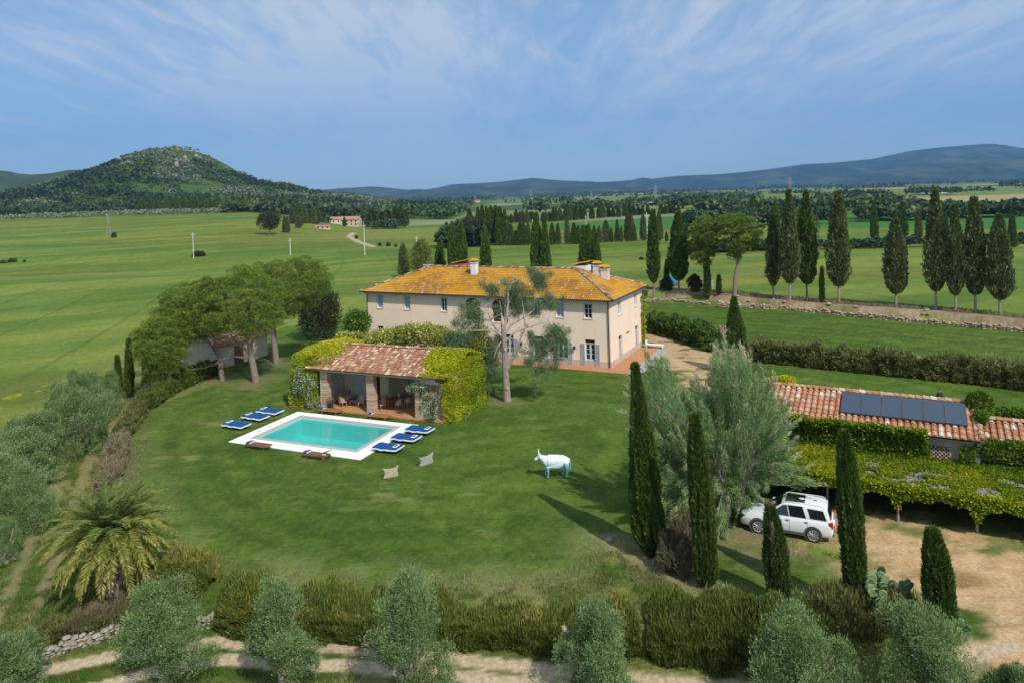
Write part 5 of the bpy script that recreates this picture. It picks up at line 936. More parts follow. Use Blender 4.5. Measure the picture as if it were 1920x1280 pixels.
# ------------------------------------------------------------------ creeper shells and hedges
def shell(name, cx, cy, cz, ax, ay, az, n, mat, seed, parent=None, fr=None, e=.35, ll=.16, lw=.11, vfun=None, zmin=None, jit=.6, amp=.12, up=.3, keep=None):
    """leaf cover of a superellipsoid (rounded box) in the frame fr"""
    global NR
    NR = np.random.default_rng(seed); d = sph(n * 2); q = np.sign(d) * np.abs(d) ** e
    # even out: scale onto box
    m = np.max(np.abs(d), axis=1)[:, None]; q = d / m * (1 - e) + d * e * 1.15
    p = q * np.array([ax, ay, az]); nz_ = n3(p * 1.0 + seed, 1.3, seed); nz2 = n3(p + 5, 4.0, seed + 2); p = p + d * ((nz_ - .5) * 2 * amp * 2 + (nz2 - .5) * amp)[:, None] - d * (NR.random(len(p)) ** 2 * .18)[:, None]
    nr = d.copy(); p = p + np.array([cx, cy, cz]); ok = np.ones(len(p), bool)
    if zmin is not None: ok &= p[:, 2] > zmin
    if keep is not None: ok &= keep(p)
    p = p[ok][:n]; nr = nr[ok][:n]; nz_ = nz_[ok][:n]
    v = (vfun(p, nr) if vfun else .5) + .5 * (nz_ - .5) + NR.normal(0, .16, len(p))
    if fr is not None:
        X_ = fr[0].x + fr[1].x * p[:, 0] + fr[2].x * p[:, 1]; Y_ = fr[0].y + fr[1].y * p[:, 0] + fr[2].y * p[:, 1]; p = np.stack([X_, Y_, p[:, 2]], 1)
        nx = fr[1].x * nr[:, 0] + fr[2].x * nr[:, 1]; ny = fr[1].y * nr[:, 0] + fr[2].y * nr[:, 1]; nr = np.stack([nx, ny, nr[:, 2]], 1)
    return leaves(name, p, nr * 1.0 + np.array([0, 0, -.15]), ll, lw, mat, v, parent, jit) if parent is not None or True else None
def merge_leaf_objs(objs, name, label, cat, group=None):
    a = objs[0]; Vs = []; vals = []
    for o in objs:
        n = len(o.data.vertices); b_ = np.empty(n * 3, np.float32); o.data.vertices.foreach_get('co', b_); Vs.append(b_.reshape(-1, 3)); c_ = np.empty(len(o.data.polygons), np.float32); o.data.attributes['v'].data.foreach_get('value', c_); vals.append(c_)
    mt = a.data.materials[0]; 
    for o in objs: me = o.data; bpy.data.objects.remove(o); bpy.data.meshes.remove(me)
    V = np.concatenate(Vs); c0 = V.mean(0); c0[2] = V[:, 2].min(); o = np_mesh(name, V - c0, 4, mt, np.concatenate(vals), None, Vector([float(q) for q in c0])); tag(o, label, cat, group); return o
def lawnnorm(p, nr): return .25 + .35 * np.clip(nr[:, 2], 0, 1) 
# left mound on the pool house
k1 = lambda p: ~((p[:, 0] > -12.15) & (p[:, 2] < 3.7)) & ~((p[:, 0] > -11.0 + (p[:, 1] - 1) * .2) & (p[:, 1] < 3.0))
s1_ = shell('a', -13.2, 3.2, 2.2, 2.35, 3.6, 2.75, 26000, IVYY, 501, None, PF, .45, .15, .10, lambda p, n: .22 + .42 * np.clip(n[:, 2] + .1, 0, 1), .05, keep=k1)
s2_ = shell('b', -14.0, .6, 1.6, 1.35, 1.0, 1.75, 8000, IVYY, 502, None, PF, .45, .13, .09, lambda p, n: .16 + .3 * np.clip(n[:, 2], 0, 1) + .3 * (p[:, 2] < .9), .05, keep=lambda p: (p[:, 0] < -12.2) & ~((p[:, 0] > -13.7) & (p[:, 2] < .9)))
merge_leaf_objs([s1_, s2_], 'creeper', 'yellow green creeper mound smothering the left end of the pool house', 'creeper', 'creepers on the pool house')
k2 = lambda p: ~((p[:, 0] < -.55 - 1.6 * sst(2.6, 4.6, p[:, 2]) * sst(-.4, 1.5, p[:, 1])) & (p[:, 2] < 9)) & ~((p[:, 0] < .1) & (p[:, 1] < .3) & (p[:, 2] < 3.2))
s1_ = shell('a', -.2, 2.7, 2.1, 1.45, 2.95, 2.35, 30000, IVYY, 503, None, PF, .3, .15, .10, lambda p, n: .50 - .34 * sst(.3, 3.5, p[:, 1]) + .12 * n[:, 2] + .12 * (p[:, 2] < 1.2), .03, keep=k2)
n = 11000; NR = np.random.default_rng(504); a_ = NR.uniform(-2.6, .75, n); b_ = NR.uniform(-.6, 6.9, n); ok = a_ > -2.1 + 1.0 * (fb(b_ / 1.1, b_ * 0 + 3, 6, 3) - .5) * 2.4 - .3 * np.minimum(b_, 3); a_ = a_[ok]; b_ = b_[ok]; z_ = np.where(b_ < 3.35, 3.58 + (b_ + .55) * .346, 4.93 - (b_ - 3.35) * .36) + .08 + .22 * NR.random(len(a_))
X_ = PF[0].x + PF[1].x * a_ + PF[2].x * b_; Y_ = PF[0].y + PF[1].y * a_ + PF[2].y * b_; s2_ = leaves('b', np.stack([X_, Y_, z_], 1), np.tile([0, -.3, .8], (len(a_), 1)), .15, .1, IVYY, .6 + NR.normal(0, .16, len(a_)), None, .8)
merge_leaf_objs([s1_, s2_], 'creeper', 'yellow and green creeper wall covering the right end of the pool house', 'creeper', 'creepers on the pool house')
def blossoms(name, pts, n, spread, lab, cat, fr, seed, mat2=BUSH, gfrac=.45, drop=0.0):
    NR2 = np.random.default_rng(seed); k = NR2.integers(0, len(pts), n); c = np.array(pts)[k]; off = NR2.normal(0, 1, (n, 3)) * spread; off[:, 2] -= np.abs(NR2.normal(0, drop, n)) if drop else 0; p = c[:, :3] + off * (c[:, 3:4] if c.shape[1] > 3 else 1)
    X_ = fr[0].x + fr[1].x * p[:, 0] + fr[2].x * p[:, 1]; Y_ = fr[0].y + fr[1].y * p[:, 0] + fr[2].y * p[:, 1]; p = np.stack([X_, Y_, np.maximum(p[:, 2], .15)], 1); g = NR2.random(n) < gfrac
    root = empty(name, Vector((float(p[:, 0].mean()), float(p[:, 1].mean()), .05)), lab, cat); q = p - np.array(root.location)
    leaves('leaf_mass', q[g], np.tile([0, -.5, .3], (g.sum(), 1)), .13, .07, mat2, NR2.normal(.45, .2, g.sum()), root, .9); leaves('white_flower', q[~g], np.tile([0, -.5, .3], ((~g).sum(), 1)), .075, .065, WHITEF, NR2.random((~g).sum()), root, .9); return root
blossoms('jasmine', [(-13.9, -.45, 3.1), (-13.5, -.5, 2.9), (-13.1, -.45, 2.9), (-12.7, -.45, 2.9), (-12.5, -.45, 2.5), (-14.2, -.45, 2.6), (-13.4, -.6, 2.2), (-12.9, -.5, 2.0), (-14.3, -.4, 1.9), (-14.0, -.4, 3.5), (-12.8, -.5, 1.0), (-12.3, -.3, 1.1)], 5200, .17, 'white flowering jasmine cascading over the left creeper of the pool house', 'climbing plant', PF, 511, drop=.35)
blossoms('climbing_rose', [(-2.5, -.35, 2.75), (-2.9, -.4, 2.6), (-2.1, -.25, 2.55), (-1.7, -.25, 2.7), (-1.4, -.25, 2.0), (-1.6, -.25, 1.5), (-1.1, -.25, 1.2), (-.9, -.25, .9), (-.5, -.25, 1.9), (-.7, -.25, 1.6), (-1.2, -.25, .6), (-.9, -.3, .4)], 3600, .16, 'white flowering climbing rose on the brick lattice of the pool house', 'climbing plant', PF, 512, gfrac=.62)
# rose pergola behind the pool house
def pix_blob(name, pts, lab, cat, mat, seed, per=900, rpx=None, ll=.2, lw=.12, group=None, flat=.9, base=None):
    """leaf clumps given as (u, v, depth y, radius m)"""
    global NR
    NR = np.random.default_rng(seed); c = np.array([tuple(at_depth(u, v, y)) for u, v, y, r_ in pts]); rad = np.array([q[3] for q in pts]); b0 = Vector((float(c[:, 0].mean()), float(c[:, 1].mean()), 0)); b0.z = gzf(b0.x, b0.y) if base is None else base
    r = empty(name, b0, lab, cat, group); p, d, ix = clump_cloud(c - np.array(b0), rad, per, .4, flat, .35); v = NR.normal(.42, .09, len(c))[ix] + NR.normal(0, .2, len(p)); p = p + NR.normal(0, .09 * float(rad.mean()), p.shape) * 1.6; v = v + (.12 if mat is ROSE else 0); leaves('foliage', p, d + np.array([0, 0, .3]), ll, lw, mat, v, r, .6)
    mb = MB()
    for i in range(0, len(c), 3): e = Vector(c[i]) - b0; mb.tube([(e.x * .8, e.y * .8, 0), (e.x * .9, e.y, e.z * .5), tuple(e)], [.06, .05, .02], 6)
    mb.obj('stem', BARK, r); return r
rn = random.Random(5); pts = []
for i in range(46):
    f_ = rn.random(); u = 700 + f_ * 160; y = 66.5 - f_ * 1.0 + rn.uniform(-1.2, 1.6); v = 640 + 10 * rn.random() - 16 * math.sin(f_ * 3.1) ; pts.append((u, v, y, rn.uniform(.7, 1.0)))
pix_blob('pergola_rose', pts, 'wide mass of pale yellow flowering roses on the pergola behind the pool house', 'climbing rose', ROSE, 521, 520, ll=.2, lw=.12)
pix_blob('pergola_rose', [(640 + rn.random() * 46, 634 + rn.random() * 14, 68 + rn.random() * 2, .6) for _ in range(9)], 'small clump of yellow roses left of the farmhouse corner', 'climbing rose', ROSE, 522, 420, ll=.2, lw=.12)
pix_blob('shrub', [(870 + rn.random() * 34, 625 + rn.random() * 40, 63 + rn.random() * 2, .7) for _ in range(14)], 'tall dull green shrub squeezed between pool house creeper and broken tree', 'shrub', ROSE, 523, 480, ll=.2, lw=.1)
pix_blob('shrub', [(650 + rn.random() * 30, 590 + rn.random() * 30, 78 + rn.random() * 4, .9) for _ in range(10)], 'dark leafy shrub at the left corner of the farmhouse', 'shrub', BUSH, 524, 420, ll=.25, lw=.14)
pix_blob('creeper', [(1204 + rn.random() * 5, v, 83.4, .28) for v in (560, 575, 590, 602, 614, 625, 636, 645)], 'thin yellow creeper climbing the far corner of the farmhouse', 'creeper', IVYY, 525, 160, ll=.2, lw=.13)
# outbuilding and carport creepers
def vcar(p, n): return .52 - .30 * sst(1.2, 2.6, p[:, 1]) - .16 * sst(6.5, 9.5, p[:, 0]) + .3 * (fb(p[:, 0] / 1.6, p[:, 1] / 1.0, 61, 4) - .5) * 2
n = 60000; NR = np.random.default_rng(531); a_ = NR.uniform(-3.8, 12.7, n); b_ = NR.uniform(-1.05, 2.9, n); hol = (fb(a_ / 1.1, b_ / .40, 62, 4) > .55) & (b_ < 1.3) & (a_ > 2.0); ok = ~hol | (NR.random(n) < .06); a_ = a_[ok]; b_ = b_[ok]
bumpz = .16 * fb(a_ / .7, b_ / .5, 63, 3) + .9 * sst(1.7, 2.8, b_) * (.4 + .6 * fb(a_ / 1.2, b_, 64, 3)) * (a_ < 5.2); z_ = 2.02 + (b_ + .8) * .16 + bumpz - .05
n2 = 26000; a2_ = NR.uniform(-3.8, 12.7, n2); fr_l = .28 + .42 * fb(a2_ / .55, a2_ * 0 + 1, 65, 4) + .5 * np.exp(-((a2_ - 3.56) / .22) ** 2) + .6 * np.exp(-((a2_ - 7.13) / .25) ** 2) + .35 * np.exp(-((a2_ - 10.6) / .25) ** 2); b2_ = -.95 + NR.normal(0, .10, n2); z2_ = 2.12 - fr_l * NR.random(n2) * 1.25
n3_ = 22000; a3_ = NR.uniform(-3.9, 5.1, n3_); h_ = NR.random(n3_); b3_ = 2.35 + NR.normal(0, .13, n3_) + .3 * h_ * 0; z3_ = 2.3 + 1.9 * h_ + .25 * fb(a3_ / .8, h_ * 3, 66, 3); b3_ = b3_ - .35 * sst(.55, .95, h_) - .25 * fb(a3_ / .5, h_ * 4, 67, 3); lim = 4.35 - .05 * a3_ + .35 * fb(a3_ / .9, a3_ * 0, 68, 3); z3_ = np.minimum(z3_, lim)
Pa = np.concatenate([np.stack([a_, b_, z_], 1), np.stack([a2_, b2_, z2_], 1), np.stack([a3_, b3_, z3_], 1)]); Na = np.concatenate([np.tile([0, -.35, .7], (len(a_), 1)), np.tile([0, -.8, .1], (n2, 1)), np.tile([0, -.75, .25], (n3_, 1))])
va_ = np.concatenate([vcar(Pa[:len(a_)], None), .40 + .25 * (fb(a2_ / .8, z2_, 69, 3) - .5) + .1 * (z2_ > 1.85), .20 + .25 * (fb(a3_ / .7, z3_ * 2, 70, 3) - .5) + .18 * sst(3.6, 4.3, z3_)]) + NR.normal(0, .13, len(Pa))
X_ = OF[0].x + OF[1].x * Pa[:, 0] + OF[2].x * Pa[:, 1]; Y_ = OF[0].y + OF[1].y * Pa[:, 0] + OF[2].y * Pa[:, 1]; NX = OF[1].x * Na[:, 0] + OF[2].x * Na[:, 1]; NY = OF[1].y * Na[:, 0] + OF[2].y * Na[:, 1]
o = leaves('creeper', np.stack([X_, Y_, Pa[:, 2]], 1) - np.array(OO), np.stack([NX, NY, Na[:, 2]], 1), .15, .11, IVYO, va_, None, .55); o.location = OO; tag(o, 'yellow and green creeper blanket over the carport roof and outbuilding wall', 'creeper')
a_ = shell('a', 8.6, 2.9, 3.35, 1.4, .5, .45, 5000, IVYG, 541, None, OF, .5, .15, .11); b_ = shell('b', 11.2, 2.9, 3.2, 1.6, .5, .6, 5000, IVYG, 542, None, OF, .5, .15, .11); merge_leaf_objs([a_, b_], 'creeper', 'dark green creeper clump in front of the small right hand roof', 'creeper')
a_ = shell('a', 10.2, 5.9, 4.45, 2.6, .5, .4, 6000, IVYG, 543, None, OF, .5, .15, .11); b_ = shell('b', 7.75, 5.2, 5.2, .55, .5, .6, 2600, IVYG, 544, None, OF, .6, .15, .11); c_ = shell('c', 7.75, 4.2, 4.75, .25, 1.0, .25, 1500, IVYY, 545, None, OF, .6, .15, .11); merge_leaf_objs([a_, b_, c_], 'creeper', 'creeper running over the ridge between the two outbuilding roofs', 'creeper')
a_ = shell('a', -3.2, 6.2, 4.9, .8, .6, .45, 3600, IVYY, 546, None, OF, .6, .16, .12); merge_leaf_objs([a_], 'creeper', 'bright yellow creeper tuft behind the left end of the outbuilding roof', 'creeper')
a_ = shell('a', 6.95, 2.2, 2.9, .3, .12, .55, 700, IVYG, 547, None, OF, .6, .14, .1); merge_leaf_objs([a_], 'creeper', 'small green creeper sprig on the bare outbuilding wall', 'creeper')
def hedge(name, line, wd, ht, mat, seed, lab, dens=900, ll=.3, lw=.05, upw=1.0, jit=.3, z=None, cat='hedge', group=None, vb=.4, tipb=.0, shag=None):
    if shag is None: shag = 1.0 if upw > .85 else .45
    """hedge along world points; blades mostly upright"""
    rng = np.random.default_rng(seed); pts = np.array([[q[0], q[1]] for q in line]); seg = np.linalg.norm(np.diff(pts, axis=0), axis=1); Lt = seg.sum(); n = int(dens * Lt * (wd + 2 * ht)); s = rng.random(n) * Lt; cum = np.concatenate([[0], np.cumsum(seg)]); i = np.clip(np.searchsorted(cum, s, 'right') - 1, 0, len(seg) - 1); t = (s - cum[i]) / seg[i]
    base = pts[i] + (pts[i + 1] - pts[i]) * t[:, None]; dr = (pts[i + 1] - pts[i]) / seg[i][:, None]; nn_ = np.stack([-dr[:, 1], dr[:, 0]], 1)
    a = rng.uniform(0, math.pi, n); endf = np.clip(np.minimum(s, Lt - s) / (wd * .5) + .25, 0, 1) ** .5
    hv = ht * (.84 + .34 * (fb(s / 1.3, s * 0 + seed, seed, 4) - .3)) * endf; wv = wd * .5 * (.8 + .45 * fb(s / 1.1, np.sign(np.cos(a)) * 3 + seed, seed + 1, 3)) * endf
    k = rng.uniform(.62, 1.04, n) + .16 * rng.random(n) ** 5 * shag; lm = .9 + (.22 + .4 * shag) * (vn(s / .42, a * 4.5, seed + 5) - .5) + .3 * shag * (vn(s / .9, a * 1.2, seed + 6) - .5); ca = np.cos(a); sa = np.sin(a); cx_ = np.sign(ca) * np.abs(ca) ** .6; sz = np.abs(sa) ** .7
    xy = base + nn_ * (cx_ * wv * k * lm)[:, None]; zz = np.maximum(.03, sz * hv * k * lm); 
    g = gz(xy[:, 0], xy[:, 1]) if z is None else z; P3 = np.stack([xy[:, 0], xy[:, 1], g + zz], 1)
    D = np.stack([nn_[:, 0] * cx_ * .5, nn_[:, 1] * cx_ * .5, np.ones(n) * upw], 1); v = vb + .3 * (vn(s / .8, a * 1.5, seed + 7) - .5) + rng.normal(0, .17, n) + tipb * sst(.75, 1.05, zz / ht)
    c0 = np.array([base[:, 0].mean(), base[:, 1].mean(), 0]); c0[2] = P3[:, 2].min(); global NR; NR = rng
    o = leaves(name, P3 - c0, D, ll, lw, mat, v, None, jit); o.location = Vector([float(q) for q in c0]); tag(o, lab, cat, group); return o
H1 = [tuple(P(u, v, -.5)[:2]) for u, v in [(548, 1158), (640, 1162), (720, 1165), (880, 1170), (1000, 1178), (1100, 1182), (1200, 1190)]]
hedge('hedge', H1, 1.3, 1.08, HEDGE, 601, 'shaggy green hedge with brown tips along the front edge of the lawn', 2300, .30, .036, 1.1, .26, tipb=.3, group='foreground hedges')
hedge('hedge', [tuple(P(u, v, -.7)[:2]) for u, v in [(1215, 1195), (1300, 1205), (1420, 1212), (1560, 1215)]], 2.0, 1.12, HEDGE, 602, 'thick dark green hedge at the lower right between olives and small cypress', 1900, .30, .038, 1.1, .26, vb=.30, tipb=.12, group='foreground hedges')
hedge('hedge', [tuple(P(u, v, -.7)[:2]) for u, v in [(1500, 1195), (1580, 1202), (1660, 1210), (1745, 1225)]], 1.9, 1.15, HEDGEB, 603, 'brownish shaggy hedge below the prickly pear', 2000, .30, .038, 1.1, .28, vb=.42, tipb=.15, group='foreground hedges')
hedge('shrub', [tuple(P(u, v, -.4)[:2]) for u, v in [(410, 1140), (455, 1146), (520, 1150)]], 1.7, 1.25, HEDGE, 604, 'bushy green shrub mound between the two left foreground olives', 1900, .30, .04, 1.0, .35, vb=.4, tipb=.12, cat='shrub', group='foreground shrubs')
hedge('shrub', [tuple(P(u, v, -.3)[:2]) for u, v in [(305, 1090), (360, 1098), (400, 1110)]], 1.8, 1.2, HEDGE, 605, 'olive green shrub with dry tips right of the palm', 1900, .30, .04, 1.0, .35, vb=.5, tipb=.3, cat='shrub', group='foreground shrubs')
hedge('shrub', [tuple(P(u, v, -.4)[:2]) for u, v in [(120, 1150), (190, 1145), (250, 1125), (300, 1110)]], 1.9, .95, DRY, 606, 'grey dry brush at the foot of the palm', 1700, .30, .024, 1.1, .3, vb=.2, cat='shrub', group='foreground shrubs')
hedge('shrub', [tuple(P(u, v, -.9)[:2]) for u, v in [(0, 1225), (70, 1200), (140, 1180), (210, 1165), (330, 1155)]], 1.5, .8, HEDGEB, 607, 'low scrubby bank above the stone wall at the lower left', 1700, .26, .034, .9, .5, vb=.45, cat='shrub', group='foreground shrubs')
hedge('hedge', [tuple(P(u, v, -.6)[:2]) for u, v in [(412, 706), (370, 722), (320, 745), (290, 765), (262, 785)]], 2.2, 1.5, HEDGE, 608, 'dark hedge running down from under the pines', 500, .3, .07, .8, .5, vb=.25, group='hedges on the left edge of the lawn')
hedge('hedge', [tuple(P(u, v, -.6)[:2]) for u, v in [(262, 790), (238, 815), (225, 838)]], 1.7, 1.3, HEDGEB, 609, 'short brownish hedge piece on the left edge of the lawn', 700, .3, .06, .9, .4, vb=.5, group='hedges on the left edge of the lawn')
hedge('shrub', [tuple(P(u, v, -.6)[:2]) for u, v in [(222, 845), (210, 885), (200, 930)]], 1.6, 1.1, DRY, 610, 'straw coloured dry shrub on the left edge of the lawn above the palm', 900, .3, .04, 1.0, .35, vb=.45, cat='shrub')
hedge('shrub', [tuple(P(u, v, 0)[:2]) for u, v in [(1262, 1085), (1280, 1050), (1290, 1005), (1300, 970)]], 1.7, 1.6, DRY, 611, 'grey brown brush between the two tall near cypresses', 1300, .32, .03, 1.0, .35, vb=.12, cat='shrub')
hedge('shrub', [tuple(P(u, v, 0)[:2]) for u, v in [(1362, 985), (1385, 960), (1400, 935)]], 1.6, 1.5, BUSH, 612, 'bright green shrub behind the bonnet of the white car', 900, .2, .09, .7, .6, vb=.5, cat='shrub')
hedge('hedge', [tuple(P(u, v, 0)[:2]) for u, v in [(1402, 672), (1480, 682), (1560, 690), (1640, 698), (1732, 707)]], 2.2, 2.1, HEDGEB, 613, 'long brownish clipped hedge behind the outbuilding, left part', 330, .34, .10, .9, .5, vb=.5, group='hedge rows across the right lawn')
hedge('hedge', [tuple(P(u, v, 0)[:2]) for u, v in [(1722, 706), (1820, 716), (1920, 728), (2050, 742)]], 2.2, 2.2, HEDGEB, 614, 'long brownish clipped hedge behind the outbuilding, right part', 330, .34, .10, .9, .5, vb=.55, group='hedge rows across the right lawn')
hedge('hedge', [tuple(P(u, v, 0)[:2]) for u, v in [(1206, 618), (1250, 626), (1300, 640), (1350, 660)]], 3.0, 2.6, BUSH, 615, 'rounded green hedge beyond the gravel drive right of the farmhouse', 260, .34, .16, .8, .6, vb=.33, group='hedge rows across the right lawn')
for i, (u, v, wpx, hpx) in enumerate([(372, 481, 36, 9), (22, 492, 24, 7), (5, 494, 14, 5), (213, 446, 14, 10), (45, 492, 4, 4), (728, 462, 10, 7), (668, 448, 7, 6), (712, 461, 9, 5), (742, 463, 6, 4), (1203, 487, 8, 4)]):
    b_ = G(u, v); s_ = b_.y / F; hedge('bush', [(b_.x - wpx * .3 * s_, b_.y), (b_.x, b_.y + .5), (b_.x + wpx * .3 * s_, b_.y)], wpx * .35 * s_, hpx * s_ * 1.1, BUSH if i else OAK, 640 + i,
          ['dark low bush beside the tall pole in the left field', 'dark round bush near the left edge of the field', 'half bush cut by the left edge of the field', 'bush at the foot of the lattice tower on the left field', 'tiny bush alone in the left field', 'round bush near the bend of the farm track', 'small bush on the farm track slope', 'bush left of the round one by the farm track', 'small bush right of the round one by the farm track', 'low scrub in the field beside the pole right of the farmhouse'][i], 60 if i else 60, .7, .3, .6, .8, vb=.3, cat='bush', group='lone bushes in the fields')
# ------------------------------------------------------------------ broken conifer before the farmhouse
bt = P(951, 752); r = empty('broken_conifer', bt, 'storm broken grey trunked conifer with bare limbs and drooping foliage before the farmhouse', 'conifer tree')
yb = bt.y; WB = lambda u, v, dy=0: at_depth(u, v, yb) - bt + Vector((0, dy, 0))
mb = MB(); mb.tube([WB(951, 756), WB(949, 720), WB(947, 690), WB(946, 650), WB(944, 622), WB(943, 606)], [.36, .31, .28, .25, .21, .18], 12); mb.obj('trunk', BARK_G, r)
limbs = [([(952, 690), (962, 668), (970, 648), (978, 628), (985, 612)], .17, -.3), ([(945, 612), (950, 596), (952, 570), (953, 545), (962, 530), (972, 524)], .12, 0), ([(944, 625), (947, 600), (947, 560), (946, 535)], .08, .3), ([(942, 632), (932, 618), (920, 600), (916, 585), (908, 576), (900, 574)], .10, -.5),
         ([(941, 630), (928, 620), (910, 617), (890, 617), (873, 612)], .10, -1.0), ([(946, 628), (958, 610), (975, 600), (990, 592), (1002, 580), (1003, 560), (1006, 545)], .11, .5), ([(948, 640), (965, 622), (990, 612), (1010, 605), (1028, 600)], .09, -.8), ([(943, 605), (940, 585), (937, 565), (930, 566)], .06, .4),
         ([(975, 640), (985, 645), (992, 630), (990, 615)], .05, -.5), ([(947, 655), (955, 648), (962, 636)], .05, 0), ([(940, 640), (932, 650), (926, 668)], .045, -.6), ([(985, 612), (982, 585), (978, 560), (983, 548)], .07, .2), ([(1003, 560), (1012, 555), (1020, 560)], .05, .3), ([(972, 524), (985, 535), (992, 520)], .05, .2), ([(945, 690), (938, 684), (930, 690)], .03, -.4)]
mb = MB()
for L_, w_, dy in limbs:
    k = len(L_); mb.tube([WB(u, v, dy * i / (k - 1)) for i, (u, v) in enumerate(L_)], [w_ * (1 - .65 * i / (k - 1)) for i in range(k)], 7)
rn = random.Random(8)
for i in range(190):
    L_, w_, dy = limbs[rn.randrange(7)]; j = rn.randrange(1, len(L_)); u, v = L_[j]; a = WB(u, v, dy * j / (len(L_) - 1)); d = Vector((rn.uniform(-1, 1), rn.uniform(-.8, .8), rn.uniform(-.3, 1))) * rn.uniform(.4, 1.1); mb.tube([a, a + d * .5 + Vector((0, 0, .06)), a + d], [.03, .02, .008], 5)
mb.obj('bare_limb', DEAD, r)
TWM = M('fresh_torn_wood', (.55, .36, .18), (.48, .40, .28), 5)
for q_, w_ in (([WB(943, 607), WB(942, 600), WB(941, 594)], [.2, .15, .04]), ([WB(947, 651, -.26), WB(947, 656, -.29)], .11), ([WB(951, 722, -.29), WB(951, 727, -.32)], .12), ([WB(950, 705, -.28), WB(951, 698, -.31)], .09)): mb = MB(); mb.tube(q_, w_, 8); mb.obj('torn_wood', TWM, r)
fol = [(884, 572, .7, -.8), (872, 580, .6, -.8), (893, 585, .6, -.8), (866, 590, .4, -.8), (892, 596, .4, -.9), (866, 610, .6, -1), (855, 622, .6, -1), (870, 628, .6, -1), (852, 640, .5, -1), (868, 645, .5, -1), (917, 535, .4, 0), (928, 540, .35, 0), (921, 546, .35, 0), (960, 532, .5, .3), (972, 534, .6, .3), (980, 543, .5, .4), (1000, 518, .5, .6), (1010, 512, .5, .7), (1016, 520, .45, .7), (996, 505, .4, .6), (1022, 532, .4, .7), (1012, 540, .4, .5), (1028, 552, .45, .6),
       (1035, 562, .45, .6), (1022, 568, .45, .5), (1040, 570, .4, .5), (1012, 575, .4, .4), (975, 560, .55, .5), (970, 575, .5, .5), (962, 585, .45, .5), (985, 565, .5, .6), (990, 580, .4, .6), (960, 560, .5, .6), (932, 575, .4, .6), (935, 590, .35, .6), (1030, 610, .5, -.6), (1040, 618, .5, -.6), (1050, 612, .4, -.6), (1035, 632, .55, -.7), (1045, 645, .5, -.7), (1030, 650, .5, -.7), (1050, 660, .45, -.6), (1042, 672, .4, -.6), (1015, 655, .4, -.6), (1010, 668, .4, -.7), (1008, 640, .35, -.6), (993, 655, .3, -.7), (990, 670, .3, -.7),
       (1005, 690, .35, -.7), (1018, 680, .35, -.7), (1000, 710, .3, -.7), (995, 622, .3, -.6), (920, 640, .45, .5), (930, 650, .4, .6), (922, 665, .4, .6), (938, 630, .35, .6), (925, 685, .35, .5), (930, 700, .3, .4), (1024, 625, .45, -.6), (1022, 640, .4, -.6), (1055, 630, .35, -.6), (955, 545, .4, .4), (1005, 726, .22, -.7), (1022, 700, .25, -.7)]
fol += [(u + rn.uniform(-16, 16), v + rn.uniform(-12, 14), rn.uniform(.22, .42), dy + rn.uniform(-.4, .4)) for (u, v, r_, dy) in fol for _ in range(2) if v < 690]
cc = np.array([tuple(WB(u, v, dy)) for u, v, r_, dy in fol]); NR = np.random.default_rng(701); ix = np.repeat(np.arange(len(fol)), [int(1150 * q[2] ** 1.6) + 90 for q in fol]); d = sph(len(ix)); rr_ = np.array([q[2] for q in fol])[ix]; p = cc[ix] + NR.normal(0, 1, (len(ix), 3)) * np.array([.62, .55, .40]) * rr_[:, None] * (.6 + .9 * n3(d + ix[:, None] * 2.3, 1.5, 77))[:, None]; p[:, 2] -= NR.random(len(p)) ** 2 * .45
leaves('foliage', p, d * .4 + np.array([0, 0, -.8]), .24, .028, CEDAR, NR.normal(.45, .10, len(fol))[ix] + NR.normal(0, .18, len(p)), r, .5)
sm = P(916, 742); r2 = empty('young_tree', sm, 'slim dark stemmed young tree between pool house creeper and broken conifer', 'tree'); NR = np.random.default_rng(702)
cc = np.array([tuple(at_depth(u, v, sm.y) - sm) for u, v in [(918, 690), (914, 676), (922, 665), (916, 655), (910, 668), (925, 680), (917, 645)]]); p, d, ix = clump_cloud(cc, np.full(7, .55), 380, 0, 1.2, .8); leaves('crown', p, d * .4 + np.array([0, 0, -.6]), .24, .05, CEDAR, NR.normal(.35, .18, len(p)), r2, .5); mb = MB(); mb.tube([(0, 0, -.1), (.05, 0, 1.5), (0, 0, 3.6)], [.09, .07, .03], 7); mb.obj('trunk', BARK, r2)
# ------------------------------------------------------------------ tamarisk, young pine
tb_ = P(1372, 985); r = empty('tamarisk', tb_, 'large feathery grey green tamarisk with beige flower plumes beside the near cypresses', 'tamarisk tree'); NR = np.random.default_rng(711); rn = random.Random(711)
env = [(1205, 900), (1195, 800), (1212, 720), (1235, 680), (1262, 700), (1290, 735), (1330, 720), (1345, 672), (1372, 650), (1400, 672), (1440, 715), (1462, 760), (1478, 800), (1470, 840), (1500, 880), (1495, 912), (1440, 915), (1385, 925), (1360, 960), (1335, 1000), (1270, 1000), (1225, 960)]
yt = tb_.y; sprays = []; plum = []; brm = MB(); brm.tube([(0, 0, -.2), (-.2, .1, 1.3), (-.5, .2, 2.4)], [.2, .16, .1], 9); brm.tube([(0, .1, 0), (.5, 0, 1.4), (.9, .1, 2.6)], [.17, .14, .08], 9); brm.tube([(-.1, .1, 0), (-1.2, .3, 1.0), (-2.3, .5, 2.0)], [.14, .11, .07], 8)
PP = []; DD = []; VV_ = []; PP2 = []; DD2 = []; nb = 0; hubs = [Vector((-.5, .2, 2.4)), Vector((.9, .1, 2.6)), Vector((-2.3, .5, 2.0))]
